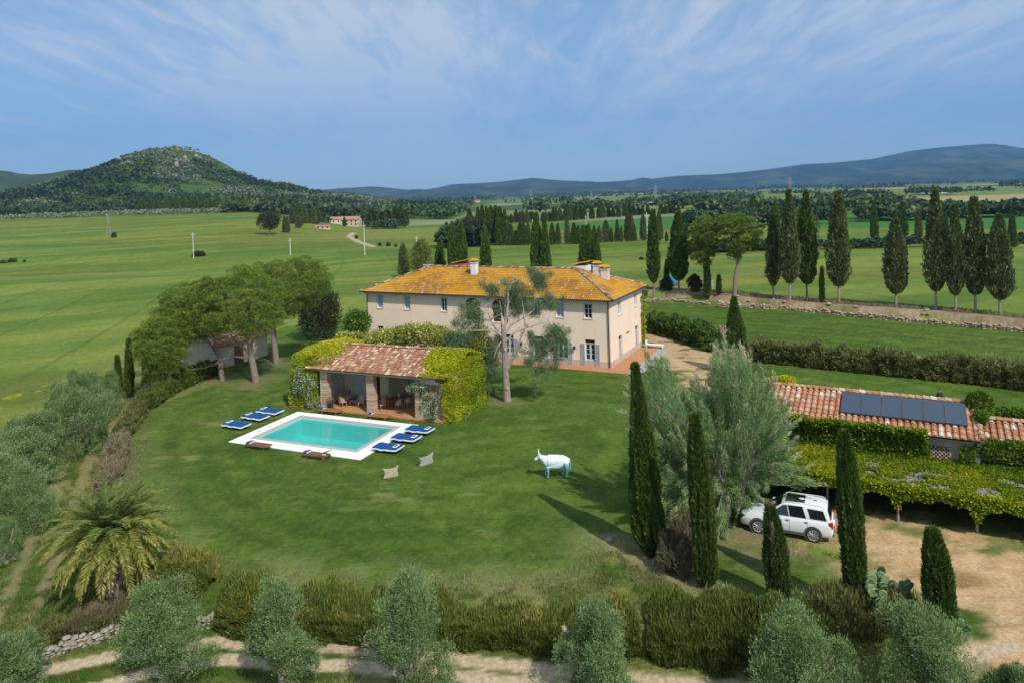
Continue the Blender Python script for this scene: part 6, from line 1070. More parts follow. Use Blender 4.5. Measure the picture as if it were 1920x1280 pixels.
while nb < 620:
    u = rn.uniform(1195, 1500); v = rn.uniform(650, 1000)
    if not inside(np.array([u]), np.array([v]), env)[0]: continue
    e = at_depth(u, v, yt) - tb_; e.y = rn.uniform(-1.9, 2.4); h = min(hubs, key=lambda q: (q - e).length); h = h.lerp(Vector((0, 0, 1.5)), rn.random() * .5); d = (e - h); st = h.lerp(e, rn.uniform(.45, .8)); nb += 1
    droop = Vector((rn.uniform(-.5, .5), rn.uniform(-.4, .4), rn.uniform(-.15, .7))).normalized() * .35 + d.normalized() * .65; ln = rn.uniform(.7, 1.5); tip = e + droop * ln * .5; tip.z = max(tip.z, .2); mid = st.lerp(tip, .55) + Vector((0, 0, .18))
    if nb % 7 == 0: brm.tube([h, st, mid, tip], [.045, .028, .014, .005], 5)
    k = 210; t = NR.random(k) ** .7; q = (1 - t)[:, None] ** 2 * np.array(st) + 2 * (t * (1 - t))[:, None] * np.array(mid) + (t ** 2)[:, None] * np.array(tip); q += NR.normal(0, .13, (k, 3)) * (1.2 - .7 * t)[:, None]; dirv = np.array((tip - st).normalized()) + np.array([0, 0, -.15]); PP.append(q); DD.append(np.tile(dirv, (k, 1))); VV_.append(rn.gauss(.45, .12) + NR.normal(0, .15, k))
    if nb % 2 == 0 and (v < 920):
        k = 46; t = NR.random(k); base_ = np.array(tip); dv = np.array((droop + Vector((rn.uniform(-.3, .3), 0, rn.uniform(-.4, .1)))).normalized()); q = base_ + dv * (t * .55)[:, None] + NR.normal(0, .05, (k, 3)); PP2.append(q); DD2.append(np.tile(dv, (k, 1)))
leaves('foliage', np.concatenate(PP), np.concatenate(DD), .26, .028, TAMA, np.concatenate(VV_), r, .3); q = np.concatenate(PP2); leaves('flower_plume', q, np.concatenate(DD2), .16, .034, PLUME, NR.random(len(q)), r, .25); brm.obj('trunk', DEAD, r)
yp = P(1398, 860); r = empty('young_pine', yp, 'dense young pine with pale upright candles behind the tamarisk', 'pine tree'); NR = np.random.default_rng(721); rn = random.Random(721); cs = []; env = [(1320, 800), (1330, 735), (1352, 700), (1400, 665), (1425, 680), (1440, 720), (1446, 770), (1430, 830), (1360, 840)]
while len(cs) < 90:
    u = rn.uniform(1320, 1446); v = rn.uniform(665, 840)
    if inside(np.array([u]), np.array([v]), env)[0]: e = at_depth(u, v, yp.y) - yp; e.y = rn.uniform(-1.4, 1.6); cs.append(tuple(e))
p, d, ix = clump_cloud(np.array(cs), np.full(90, .42), 170, .5, 1.3, .6); leaves('foliage', p, d * .6 + np.array([0, 0, 1.0]), .24, .03, HEDGE, NR.normal(.3, .12, 90)[ix] + NR.normal(0, .12, len(p)), r, .3)
k = NR.integers(0, 90, 2600); q = np.array(cs)[k] + np.array([0, 0, .42]) + NR.normal(0, 1, (2600, 3)) * np.array([.10, .10, .15]); leaves('new_candle', q, np.tile([0, 0, 1.0], (2600, 1)), .2, .04, Mleaf('pine_candle', [(0, (.14, .17, .05)), (1, (.36, .36, .16))]), NR.random(2600), r, .15); mb = MB(); mb.tube([(0, 0, -.1), (0, 0, 3), (0, 0, 6)], [.18, .14, .05], 8); mb.obj('trunk', BARK, r)
# ------------------------------------------------------------------ palm
pb = P(212, 1098, -.4); r = empty('date_palm', pb, 'large spreading date palm with yellowing arched fronds at the lawn corner', 'palm tree'); NR = np.random.default_rng(731); rn = random.Random(731); cz = at_depth(213, 995, pb.y).z - pb.z; core = Vector((0, 0, cz))
mb = MB(); mb.tube([(0, 0, -.3), (0, 0, cz * .5), (0, 0, cz)], [.5, .46, .42], 14)
for i in range(120): a = i * 2.4; z = cz * (.2 + .8 * i / 120); mb.tube([(math.cos(a) * .42, math.sin(a) * .42, z), (math.cos(a) * .56, math.sin(a) * .56, z + .16)], [.09, .03], 5)
mb.obj('trunk', BARK, r); nf = 84
for i in range(nf):
    a = i * 2.39996; f = i / nf; el = math.radians(84 - 112 * f ** .85 + rn.uniform(-6, 6)); Lf_ = (2.5 + .75 * math.sin(min(1, f * 1.6) * math.pi / 2)) * rn.uniform(.9, 1.08); hd = Vector((math.cos(a), math.sin(a), 0)); pts = []; p_ = core + hd * .2; e_ = el; st = 14
    for s_ in range(st + 1):
        pts.append(p_.copy()); p_ = p_ + (hd * math.cos(e_) + Vector((0, 0, math.sin(e_)))) * (Lf_ / st); e_ -= math.radians(3.2 + 5.2 * (s_ / st)) * (1.0 if f > .15 else .75)
    mb = MB(); V = []; 
    mb.tube(pts, [.035 - .029 * s_ / st for s_ in range(st + 1)], 4, .55, False); fr_o = mb.obj('frond', PALM, r); vb0 = .30 + .42 * f + rn.uniform(-.1, .1); nl = 74; P3 = []; D3 = []; L3 = []
    for s_ in range(nl):
        t = .1 + .9 * s_ / nl; x_ = t * st; i0 = min(int(x_), st - 1); pp = pts[i0].lerp(pts[i0 + 1], x_ - i0); tg = (pts[i0 + 1] - pts[i0]).normalized(); sd = tg.cross(Vector((0, 0, 1))); sd = sd.normalized() if sd.length > .05 else Vector((-hd.y, hd.x, 0)); upn = sd.cross(tg).normalized()
        for sg in (-1, 1): dd = (sd * sg * .85 + tg * .75 + upn * .28 - Vector((0, 0, .22 + .2 * f))).normalized(); P3.append(tuple(pp + dd * .06)); D3.append(tuple(dd)); L3.append(.46 * math.sin(math.pi * min(.97, t * .86 + .14)) + .08)
    P3 = np.array(P3); vv = vb0 + NR.normal(0, .08, len(P3)) + .22 * np.repeat(np.linspace(0, 1, nl), 2); ob_ = leaves('leaflets', P3, np.array(D3), np.array(L3), .042, PALM, vv, fr_o, .07)
# ------------------------------------------------------------------ prickly pear
def cactus(base, n, seed, lab, spread):
    rn = random.Random(seed); r = empty('prickly_pear', base, lab, 'cactus'); pads = []
    for i in range(n):
        if i < 5: b = Vector((rn.uniform(-spread, spread), rn.uniform(-.4, .4), .0)); ax = Vector((rn.uniform(-.3, .3), rn.uniform(-.3, .3), 1)).normalized()
        else: q = pads[rn.randrange(max(0, len(pads) - 9), len(pads))]; ax = (q[1] + Vector((rn.uniform(-.8, .8), rn.uniform(-.6, .6), rn.uniform(0, .6)))).normalized(); b = q[0] + q[1] * q[2] * 1.7
        if b.z > 1.5: b.z = 1.2
        b.x = max(-spread * 1.3, min(spread * 1.3, b.x))
        sz = rn.uniform(.16, .25); pads.append((b, ax, sz)); nrm = ax.cross(Vector((rn.uniform(-.4, .4), 1, rn.uniform(-.3, .3)))).normalized(); fw = ax.cross(nrm); vs = []; fs = []; K = 14
        c = b + ax * sz
        for (sc, of) in ((.86, -.028), (1, 0), (.86, .028)):
            for k in range(K): t = 2 * math.pi * k / K; rr = sz * sc * (1 + .12 * math.sin(t)); vs.append(c + ax * math.sin(t) * rr * 1.05 + nrm * math.cos(t) * rr * (.70 + .1 * math.sin(t)) + fw * of)
        for j in range(2): fs += [(j * K + k, j * K + (k + 1) % K, j * K + K + (k + 1) % K, j * K + K + k) for k in range(K)]
        fs += [tuple(range(K))[::-1], tuple(range(2 * K, 3 * K))]; m = MB(); m.add(vs, fs); m.obj('pad', CACT, r)
cactus(P(1682, 1150), 70, 5, 'clump of grey green prickly pear between the two right hand near cypresses', 1.0); cactus(P(1792, 1200), 14, 6, 'small dark prickly pear behind the short blunt cypress', .35)
# ------------------------------------------------------------------ loungers
def covered(name, x, y, flip, lab):
    q = loc2w(PF, x, y, 0); r = empty(name, q, lab, 'sun lounger', 'blue covered sun loungers', -PT + (math.pi if flip else 0)); rn = random.Random(int(x * 50 + y * 31))
    m = MB()
    for i in (-.8, .8):
        for j in (-.32, .32): m = MB(); m.bx(i - .03, i + .03, j - .03, j + .03, 0, .2); m.obj('leg', TEAK, r)
    m = MB(); m.bx(-.95, .95, -.36, .36, .2, .26); m.obj('frame', TEAK, r)
    nx, ny = 21, 9
    def surf(i, j): a = (i / (nx - 1) - .5) * 2.02; b_ = (j / (ny - 1) - .5) * 1.02; return Vector((a, b_ + .015 * math.sin(a * 4 + x), .385 + .018 * math.sin(i * .7 + x) + .09 * max(0, (a - .45)) - .05 * max(0, abs(b_) - .40)))
    m = MB(); m.add([surf(i, j) for i in range(nx) for j in range(ny)], [(i * ny + j, (i + 1) * ny + j, (i + 1) * ny + j + 1, i * ny + j + 1) for i in range(nx - 1) for j in range(ny - 1)])
    bd = [(i, 0) for i in range(nx)] + [(nx - 1, j) for j in range(1, ny)] + [(i, ny - 1) for i in range(nx - 2, -1, -1)] + [(0, j) for j in range(ny - 2, 0, -1)]; k = len(bd); S = []; W_ = []
    for q_, (i, j) in enumerate(bd):
        s0 = surf(i, j); out = Vector(((i == nx - 1) - (i == 0), (j == ny - 1) - (j == 0), 0)).normalized(); wv = .005 * math.sin(q_ * 1.1); S += [s0, s0 + out * .03 - Vector((0, 0, .07 + wv))]; W_ += [s0 + out * .034 - Vector((0, 0, .066 + wv)), s0 + out * (.055 + wv) - Vector((0, 0, .165 + wv * 1.5))]
    fs_ = [(2 * a, 2 * ((a + 1) % k), 2 * ((a + 1) % k) + 1, 2 * a + 1) for a in range(k)]; m.add(S, fs_); cv = m.obj('towelling_cover', BLUE, r)
    m = MB(); m.add(W_, fs_); tr_ = m.obj('white_trim', WTERRY, cv); s_ = tr_.modifiers.new('thick', 'SOLIDIFY'); s_.thickness = .015
    # white band and folded towel at the head end
    m = MB(); m.box((.70, 0, .445), (.30, .62, .045)); tw = m.obj('folded_towel', WTERRY, r, bevel=.015); m = MB(); m.box((.70, 0, .472), (.14, .40, .014)); m.obj('towel_stripe', BLUE, tw); return r
for (x, y, fl, lab) in [(-15.56, -6.3, True, 'blue towel covered lounger nearest the camera left of the pool'), (-15.57, -4.15, True, 'blue towel covered lounger in the middle of the three left of the pool'), (-15.5, -2.5, True, 'blue towel covered lounger farthest from the camera left of the pool'),
                        (-.55, -2.9, False, 'blue towel covered lounger farthest from the camera right of the pool'), (-.57, -4.85, False, 'blue towel covered lounger in the middle of the three right of the pool'), (-.75, -7.05, False, 'blue towel covered lounger nearest the camera right of the pool')]: covered('sun_lounger', x, y, fl, lab)
def teak(x, y, lab, tl, mt, raised=False, rz=0):
    q = loc2w(PF, x, y, 0); r = empty('sun_lounger', q, lab, 'sun lounger', 'bare wooden sun loungers', -PT + rz)
    for i in (-.72, .7):
        for j in (-.27, .27): m = MB(); m.bx(i - .035, i + .035, j - .03, j + .03, 0, .27); m.obj('leg', mt, r)
    m = MB(); m.bx(-.98, .98, -.35, -.30, .24, .32); m.bx(-.98, .98, .30, .35, .24, .32); m.bx(-.98, -.93, -.3, .3, .24, .32); m.bx(.93, .98, -.3, .3, .24, .32); m.obj('frame', mt, r)
    m = MB()
    for k in range(15 if raised else 22): xk = -.90 + k * .085; m.bx(xk - .03, xk + .03, -.297, .297, .322, .34)
    m.obj('seat', mt, r); 
    if raised:
        m = MB()
        for k in range(8): xk = .40 + k * .085; zz = .34 + (xk - .36) * .35; m.bx(xk - .03, xk + .03, -.297, .297, zz, zz + .018)
        m.bx(.36, 1.05, -.34, -.30, .33, .36) ; m.tube([(.36, -.32, .34), (1.05, -.32, .6)], .022, 5); m.tube([(.36, .32, .34), (1.05, .32, .6)], .022, 5); m.tube([(.9, -.3, .5), (.8, -.3, .28)], .02, 5); m.obj('backrest', mt, r)
        for j in (-.36, .36): m = MB(); m.tube([(.86, j - .02, .12), (.86, j + .02, .12)], .12, 12); m.obj('wheel', mt, r)
    q2 = loc2w(PF, x, y, 0); t_ = empty('towel', q2, tl, 'towel', 'folded pool towels', -PT + rz); m = MB(); m.box((-.82, 0, .385), (.34, .52, .09)); m.box((-.80, .02, .445), (.28, .46, .035)); m.obj('blue_fold', BLUE, t_, bevel=.02); m = MB(); m.box((-.64, 0, .38), (.05, .50, .07)); m.box((-.82, .1, .468), (.22, .08, .012)); m.obj('white_fold', WTERRY, t_, bevel=.01)
teak(-10.3, -9.55, 'dark wooden lounger on the near side of the pool, left one', 'blue and white towel on the near left wooden lounger', TEAK); teak(-4.85, -9.85, 'dark wooden lounger with raised end on the near side of the pool', 'blue and white towel on the near right wooden lounger', TEAK, True)
teak(-10.5, -.75, 'orange brown wooden lounger beside the left opening of the pool house', 'blue and white towel on the far left wooden lounger', TEAKO); teak(-5.6, -.80, 'orange brown wooden lounger beside the right opening of the pool house', 'blue and white towel on the far right wooden lounger', TEAKO)
# stone seats
def stone_seat(u0, v0, u1, v1, h0, lab, mat):
    a = P(u0, v0); b_ = P(u1, v1); d = (b_ - a); L_ = d.length; ang = math.atan2(d.y, d.x); o = (a + b_) / 2; pr = [(-.5, 0), (-.5, .14), (-.42, .28), (-.40, .42), (-.46, .56), (-.56, .78), (-.3, .70), (0, .68), (.3, .74), (.56, .90), (.54, .7), (.46, .5), (.46, .4), (.52, .25), (.5, 0)]
    n = len(pr); vs = [(x * L_, -.07, z * h0) for x, z in pr] + [(x * L_, .07, z * h0) for x, z in pr]; m = MB(); m.add(vs, [tuple(range(n)), tuple(range(n, 2 * n))[::-1]] + [(i, n + i, n + (i + 1) % n, (i + 1) % n) for i in range(n)]); s = m.obj('carved_slab', mat, None, o, bevel=.02); s.rotation_euler = (0, 0, ang); tag(s, lab, 'stone ornament', 'carved stones on the lawn')
CST = M('carved_stone', (.46, .40, .30), (.36, .31, .24), 4, rough=.95, bmp=.4); CSG = M('carved_grey_stone', (.38, .35, .31), (.30, .28, .25), 4, rough=.95, bmp=.4)
stone_seat(719.5, 896, 746, 892, .80, 'carved yellowish upright stone slab standing on the lawn, nearer of two', CST); stone_seat(787, 874, 811, 866.5, .78, 'carved grey upright stone slab on the lawn, farther of two', CSG)
q = P(1143, 1014); m = MB(); m.rock((0, 0, .08), (.2, .2, .15), random.Random(1)); o = m.obj('stone', ROCK, None, q); tag(o, 'single pale stone at the end of the cypress shadow', 'stone')
# skin-modifier figures ----------------------------------------------------------
def skin_fig(name, verts, edges, mat, parent=None, loc=None, sub=2, root=0):
    me = bpy.data.meshes.new(name); me.from_pydata([v[:3] for v in verts], edges, []); o = bpy.data.objects.new(name, me); COL.objects.link(o); sk = o.modifiers.new('skin', 'SKIN'); sk.use_smooth_shade = True
    for i, v in enumerate(verts): r_ = v[3]; o.data.skin_vertices[0].data[i].radius = (r_, v[4] if len(v) > 4 else r_)
    o.data.skin_vertices[0].data[root].use_root = True; s = o.modifiers.new('sub', 'SUBSURF'); s.levels = sub; s.render_levels = sub
    bpy.context.view_layer.update(); ev = o.evaluated_get(bpy.context.evaluated_depsgraph_get()); m2 = bpy.data.meshes.new_from_object(ev); bpy.data.objects.remove(o); m2.materials.clear(); m2.materials.append(mat); m2.name = name; o = bpy.data.objects.new(name, m2); COL.objects.link(o)
    if parent: o.parent = parent
    if loc is not None: o.location = loc
    return o
# cow: local x forward (head), heading left in the picture
CB = P(1041, 894); COWM, t, b = base_mat('cow_enamel', .35, .5); c = N(t, 'ShaderNodeTexCoord'); sp_ = N(t, 'ShaderNodeSeparateXYZ'); L(t, c.outputs['Object'], sp_.inputs[0]); rp = ramp(t, math_(t, 'DIVIDE', sp_.outputs[2], 1.5), [(.30, (.16, .44, .50)), (.46, (.32, .62, .72)), (.62, (.74, .83, .90)), (1, (.82, .86, .92))]); nz = N(t, 'ShaderNodeTexNoise', i_Scale=3.2, i_Detail=3.0); L(t, c.outputs['Object'], nz.inputs[0]); pr2 = ramp(t, nz.outputs[0], [(.50, 0.0), (.60, 1.0)]); L(t, mix(t, math_(t, 'MULTIPLY', pr2.outputs[0], .55), rp.outputs[0], (.40, .62, .80)), b.inputs['Base Color'])
cow = empty('cow_statue', CB, 'life size painted cow statue, white above and turquoise below, on the lawn', 'statue', None, math.radians(178)); 
V = [(-.72, 0, 1.04, .23, .27), (-.35, 0, 1.0, .30, .30), (.05, 0, .98, .32, .33), (.42, 0, 1.02, .27, .32), (.66, 0, 1.12, .15, .21), (.84, 0, 1.22, .105, .14), (.98, 0, 1.27, .115, .12), (1.14, -.0, 1.14, .08, .09), (1.26, 0, 1.05, .072, .07),
     (.46, .17, .72, .10), (.42, .18, .42, .062), (.44, .18, .12, .042), (.46, .18, .03, .055), (.48, -.17, .72, .10), (.56, -.18, .42, .062), (.58, -.18, .12, .042), (.60, -.18, .03, .055),
     (-.72, .18, .74, .145), (-.78, .18, .48, .075), (-.72, .18, .14, .048), (-.70, .18, .03, .058), (-.66, -.18, .74, .145), (-.62, -.18, .48, .075), (-.50, -.18, .14, .048), (-.46, -.18, .03, .058), (-.93, 0, 1.08, .05), (-.98, 0, .8, .026), (-.97, 0, .5, .03), (-.96, 0, .38, .045), (-.2, 0, .74, .10)]
Ed = [(0, 1), (1, 2), (2, 3), (3, 4), (4, 5), (5, 6), (6, 7), (7, 8), (3, 9), (9, 10), (10, 11), (11, 12), (3, 13), (13, 14), (14, 15), (15, 16), (0, 17), (17, 18), (18, 19), (19, 20), (0, 21), (21, 22), (22, 23), (23, 24), (0, 25), (25, 26), (26, 27), (27, 28), (1, 29)]
V = [(a, b_, c_) + tuple(q * (1.16 if len(z_) > 1 or abs(b_) > .1 else 1.0) for q in z_) for a, b_, c_, *z_ in V]; skin_fig('body', V, Ed, COWM, cow, root=2); cow.scale = (1.02, 1.1, 1.05)
for sg in (-1, 1):
    m = MB(); m.tube([(.95, .07 * sg, 1.35), (.99, .22 * sg, 1.46), (1.0, .22 * sg, 1.68)], [.045, .036, .010], 7); m.obj('horn', COWM, cow, smooth=True); m = MB(); m.tube([(.93, .09 * sg, 1.30), (.90, .20 * sg, 1.32), (.88, .28 * sg, 1.27)], [.03, .055, .01], 7); m.obj('ear', COWM, cow, smooth=True); m = MB(); m.tube([(1.05, .095 * sg, 1.25), (1.05, .112 * sg, 1.25)], .02, 6); m.obj('eye', PLAST, cow)
# person on the lawn behind the outbuilding, standing, seen from behind
pp = P(1762.5, 770); per = empty('person', pp, 'person in dark blue jacket standing on the lawn behind the outbuilding roof', 'person', None, math.radians(20))
V = [(0, 0, .95, .14, .11), (0, 0, 1.12, .15, .11), (0, 0, 1.34, .18, .115), (0, 0, 1.46, .09, .08), (0, .01, 1.53, .058), (0, .02, 1.60, .075, .085), (0, .02, 1.70, .08, .09), (.20, 0, 1.40, .068), (.26, .0, 1.14, .05), (.25, .07, .90, .04), (.25, .10, .82, .035), (-.20, 0, 1.40, .068), (-.27, 0, 1.14, .05), (-.22, .12, .96, .04), (-.17, .17, .92, .035),
     (.09, 0, .86, .10), (.10, .01, .48, .07), (.10, -.02, .10, .05), (.10, .12, .04, .045), (-.09, 0, .86, .10), (-.12, .03, .48, .07), (-.12, 0, .10, .05), (-.13, .14, .04, .045)]
Ed = [(0, 1), (1, 2), (2, 3), (3, 4), (4, 5), (5, 6), (2, 7), (7, 8), (8, 9), (9, 10), (2, 11), (11, 12), (12, 13), (13, 14), (0, 15), (15, 16), (16, 17), (17, 18), (0, 19), (19, 20), (20, 21), (21, 22)]
skin_fig('body', V, Ed, SKIN, per)
V2 = [(0, 0, .93, .155, .125), (0, 0, 1.12, .165, .125), (0, 0, 1.34, .195, .13), (0, 0, 1.45, .10, .09), (.205, 0, 1.40, .082), (.265, .0, 1.14, .064), (.255, .06, .93, .054), (-.205, 0, 1.40, .082), (-.275, 0, 1.14, .064), (-.23, .10, .98, .054)]; skin_fig('jacket', V2, [(0, 1), (1, 2), (2, 3), (2, 4), (4, 5), (5, 6), (2, 7), (7, 8), (8, 9)], CLOTHD, per)
V3 = [(0, 0, .95, .15, .12), (.095, 0, .84, .112), (.105, .01, .48, .082), (.10, -.02, .12, .066), (-.095, 0, .84, .112), (-.125, .03, .48, .082), (-.12, 0, .12, .066)]; skin_fig('trousers', V3, [(0, 1), (1, 2), (2, 3), (0, 4), (4, 5), (5, 6)], CLOTHD, per)
skin_fig('hair', [(0, -.01, 1.68, .09, .095), (0, .0, 1.745, .085, .095)], [(0, 1)], HAIR, per, sub=2)
for sg in (-1, 1): m = MB(); m.tube([(.085 * sg, .02, 1.61), (.095 * sg, .01, 1.65)], .02, 6); m.obj('ear', SKIN, per)
# ------------------------------------------------------------------ car
pF_, pR_ = P(1423, 998), P(1524, 1014.5); hdv = (pF_ - pR_).normalized(); ang = math.atan2(hdv.y, hdv.x); rt = Vector((hdv.y, -hdv.x, 0)); cc_ = (pF_ + pR_) / 2 + rt * .86
car = empty('parked_car', cc_, 'white four wheel drive estate car parked under the tamarisk by the carport', 'car', None, ang)
def loft(mb, secs, a=.5, capn=True):
    n = len(secs[0]); o = []
    for s in secs: o += s
    fs = [(i * n + j, i * n + (j + 1) % n, (i + 1) * n + (j + 1) % n, (i + 1) * n + j) for i in range(len(secs) - 1) for j in range(n)]; fs += [tuple(range(n))[::-1], tuple(range((len(secs) - 1) * n, len(secs) * n))]; mb.add(o, fs, a)
def csec(x, zb, zt, w, wt, crown=.03): return [(x, -w * .93, zb), (x, -w, zb + .16), (x, -w, zt - .22), (x, -wt, zt - .03), (x, -wt * .55, zt + crown * .7), (x, 0, zt + crown), (x, wt * .55, zt + crown * .7), (x, wt, zt - .03), (x, w, zt - .22), (x, w, zb + .16), (x, w * .93, zb)]
m = MB(); loft(m, [csec(-2.27, .42, .98, .80, .74), csec(-2.2, .32, 1.05, .90, .84), csec(-1.9, .30, 1.10, .95, .88), csec(-1.0, .30, 1.12, .955, .89), csec(0, .30, 1.10, .955, .89), csec(.85, .30, 1.07, .95, .88), csec(1.0, .30, 1.05, .95, .87), csec(1.75, .30, .97, .93, .82), csec(2.08, .32, .88, .88, .74), csec(2.22, .36, .78, .78, .62)]); body = m.obj('body', CARP, car, smooth=True, bevel=.02)
def gh(x, zb, zt, wb, wt): return [(x, -wb, zb), (x, -(wb + wt) / 2 - .01, (zb + zt) / 2), (x, -wt, zt - .05), (x, -wt * .9, zt), (x, 0, zt + .03), (x, wt * .9, zt), (x, wt, zt - .05), (x, (wb + wt) / 2 + .01, (zb + zt) / 2), (x, wb, zb)]
m = MB(); loft(m, [gh(-2.16, 1.04, 1.10, .80, .76), gh(-2.0, 1.05, 1.62, .86, .70), gh(-1.7, 1.07, 1.71, .875, .71), gh(-.8, 1.07, 1.75, .88, .72), gh(-.1, 1.07, 1.72, .88, .72), gh(.12, 1.06, 1.64, .88, .72), gh(.95, 1.04, 1.09, .86, .78)]); m.obj('cabin', CARP, body, smooth=True, bevel=.015)
def sidewin(pts, sg):
    m = MB(); vs = []
    for (x, z) in pts: k = (z - 1.07) / .66; w_ = .882 - .155 * k + .014; vs.append((x, sg * w_, z))
    n = len(vs); vs += [(x, y - sg * .02, z) for x, y, z in vs]; m.add(vs, [tuple(range(n)), tuple(range(n, 2 * n))[::-1]] + [(i, (i + 1) % n, n + (i + 1) % n, n + i) for i in range(n)]); m.obj('side_window', CGLASS, body)
for sg in (1, -1):
    sidewin([(.74, 1.13), (.10, 1.60), (-.10, 1.64), (-.20, 1.13)], sg); sidewin([(-.25, 1.13), (-.15, 1.64), (-.85, 1.65), (-1.02, 1.13)], sg); sidewin([(-1.22, 1.15), (-1.08, 1.60), (-1.82, 1.57), (-1.98, 1.15)], sg)
    for x in (1.33, -1.33):
        m = MB(); m.tube([(x, sg * .80, .37), (x, sg * .958, .37)], .44, 22); m.obj('wheel_arch', PLAST, body)
        m = MB(); m.tube([(x, sg * .72, .36), (x, sg * .735, .36), (x, sg * .965, .36), (x, sg * .975, .36)], [.34, .365, .365, .34], 26); wh = m.obj('wheel', RUB, car, smooth=False); m = MB(); m.tube([(x, sg * .974, .36), (x, sg * .980, .36)], .25, 22)
        wh2 = m.obj('wheel_disc', PLAST, wh); m = MB()
        for k in range(9): a = 2 * math.pi * k / 9; m.tube([(x + math.cos(a) * .04, sg * .984, .36 + math.sin(a) * .04), (x + math.cos(a) * .25, sg * .984, .36 + math.sin(a) * .25)], [.028, .022], 5)
        for k in range(22): a = 2 * math.pi * k / 22; a2 = 2 * math.pi * (k + 1) / 22; m.tube([(x + math.cos(a) * .255, sg * .982, .36 + math.sin(a) * .255), (x + math.cos(a2) * .255, sg * .982, .36 + math.sin(a2) * .255)], .016, 5)
        m.tube([(x, sg * .975, .36), (x, sg * .992, .36)], .055, 10); m.obj('rim', ALLOY, wh)
    m = MB(); m.bx(-.95, .95, sg * .93 - .03, sg * .93 + .03, .27, .40); m.obj('sill', PLAST, body)
    for x in (-.05, -.95): m = MB(); m.bx(x - .13, x + .01, sg * .955 - .02, sg * .955 + .02, .93, .97); m.obj('door_handle', PLAST, body)
    for x in (-.22, -1.08, .86): m = MB(); m.bx(x - .006, x + .006, sg * .952 - .008, sg * .952 + .0065, .42, 1.02); m.obj('door_gap', PLAST, body)
    m = MB(); m.box((.68, sg * 1.03, 1.12), (.16, .20, .15)); m.obj('wing_mirror', CARP, body, bevel=.03); m = MB(); m.box((2.08, sg * .72, .74), (.26, .22, .16)); m.obj('headlight', CGLASS, body, bevel=.03); m = MB(); m.box((-2.16, sg * .80, .92), (.22, .20, .28)); m.obj('tail_light', RED, body, bevel=.02)
    m = MB(); m.tube([(-1.9, sg * .64, 1.70), (-1.7, sg * .64, 1.765), (-.1, sg * .64, 1.765), (0.05, sg * .64, 1.70)], .018, 6); m.obj('roof_rail', CARP, body)
m = MB(); m.add([(.18, -.62, 1.655), (.18, .62, 1.655), (.86, .70, 1.145), (.86, -.70, 1.145), (.16, -.62, 1.63), (.16, .62, 1.63), (.84, .70, 1.12), (.84, -.70, 1.12)], [(0, 1, 2, 3), (7, 6, 5, 4), (0, 4, 5, 1), (1, 5, 6, 2), (2, 6, 7, 3), (3, 7, 4, 0)]); m.obj('windscreen', CGLASS, body); m = MB(); m.add([(-2.045, -.6, 1.58), (-2.045, .6, 1.58), (-2.19, .68, 1.14), (-2.19, -.68, 1.14), (-2.0, -.6, 1.57), (-2.0, .6, 1.57), (-2.14, .68, 1.12), (-2.14, -.68, 1.12)], [(3, 2, 1, 0), (4, 5, 6, 7), (0, 1, 5, 4), (2, 3, 7, 6)]); m.obj('rear_window', CGLASS, body)
m = MB(); m.bx(-.95, -.05, -.50, .50, 1.742, 1.772); m.obj('sunroof', CGLASS, body); m = MB(); m.bx(-1.5, -1.36, -.03, .03, 1.755, 1.785); m.obj('aerial_fin', PLAST, body); m = MB(); m.bx(-2.31, -2.2, -.84, .84, .34, .52); m.obj('rear_bumper', PLAST, body, bevel=.03); m = MB(); m.bx(2.1, 2.26, -.72, .72, .34, .5); m.obj('front_bumper', PLAST, body, bevel=.03); m = MB(); m.bx(2.16, 2.24, -.4, .4, .62, .74); m.obj('grille', PLAST, body); m = MB(); m.bx(-2.32, -2.26, -.26, .26, .70, .82); m.obj('number_plate', WTERRY, body)
# ------------------------------------------------------------------ furniture in the pool house
def wchair(x, y, rot, lab, proto=[None]):
    q = loc2w(PF, x, y, .1)
    if proto[0]: return dup(proto[0], q, lab, -PT + rot)
    r = empty('wicker_chair', q, lab, 'chair', 'wicker chairs in the pool house', -PT + rot); proto[0] = r
    m = MB(); m.bx(-.27, .27, -.26, .26, .38, .46); m.obj('seat', WICK, r, bevel=.02)
    m = MB(); k = 9; vs = []
    for j, (z, rr) in enumerate(((.46, .28), (.62, .31), (.92, .30))):
        for i in range(k): a = math.pi * i / (k - 1); zz = z if z < .9 else z - .22 * abs(math.cos(a)) ** 2; vs.append((math.cos(a) * rr, .02 + math.sin(a) * rr * .85, zz))
    m.add(vs, [(j * k + i, j * k + i + 1, (j + 1) * k + i + 1, (j + 1) * k + i) for j in range(2) for i in range(k - 1)]); b_ = m.obj('backrest', WICK, r); s_ = b_.modifiers.new('t', 'SOLIDIFY'); s_.thickness = .03
    for i in (-.22, .22):
        for j in (-.2, .2): m = MB(); m.tube([(i, j, .38), (i * 1.1, j * 1.1, 0)], .025, 6); m.obj('leg', WICK, r)
    return r
wchair(-8.9, 1.35, math.radians(35), 'wicker armchair nearest the open front of the pool house lounge'); wchair(-10.5, .95, math.radians(160), 'wicker armchair at the left side of the low table'); wchair(-8.0, 2.35, math.radians(-70), 'wicker armchair behind the brick pillar by the dark doorway')
sq = loc2w(PF, -10.9, 2.3, .1); r = empty('wicker_sofa', sq, 'wicker sofa with beige cushion against the cream wall of the pool house', 'sofa', None, -PT + math.pi / 2)
m = MB(); m.bx(-.9, .9, -.35, .35, .3, .42); m.obj('seat', WICK, r); m = MB(); m.bx(-.85, .85, -.3, .3, .425, .54); m.obj('cushion', PLASTER2, r, bevel=.03); m = MB(); m.bx(-.9, .9, .35, .42, .3, .85); m.obj('backrest', WICK, r)
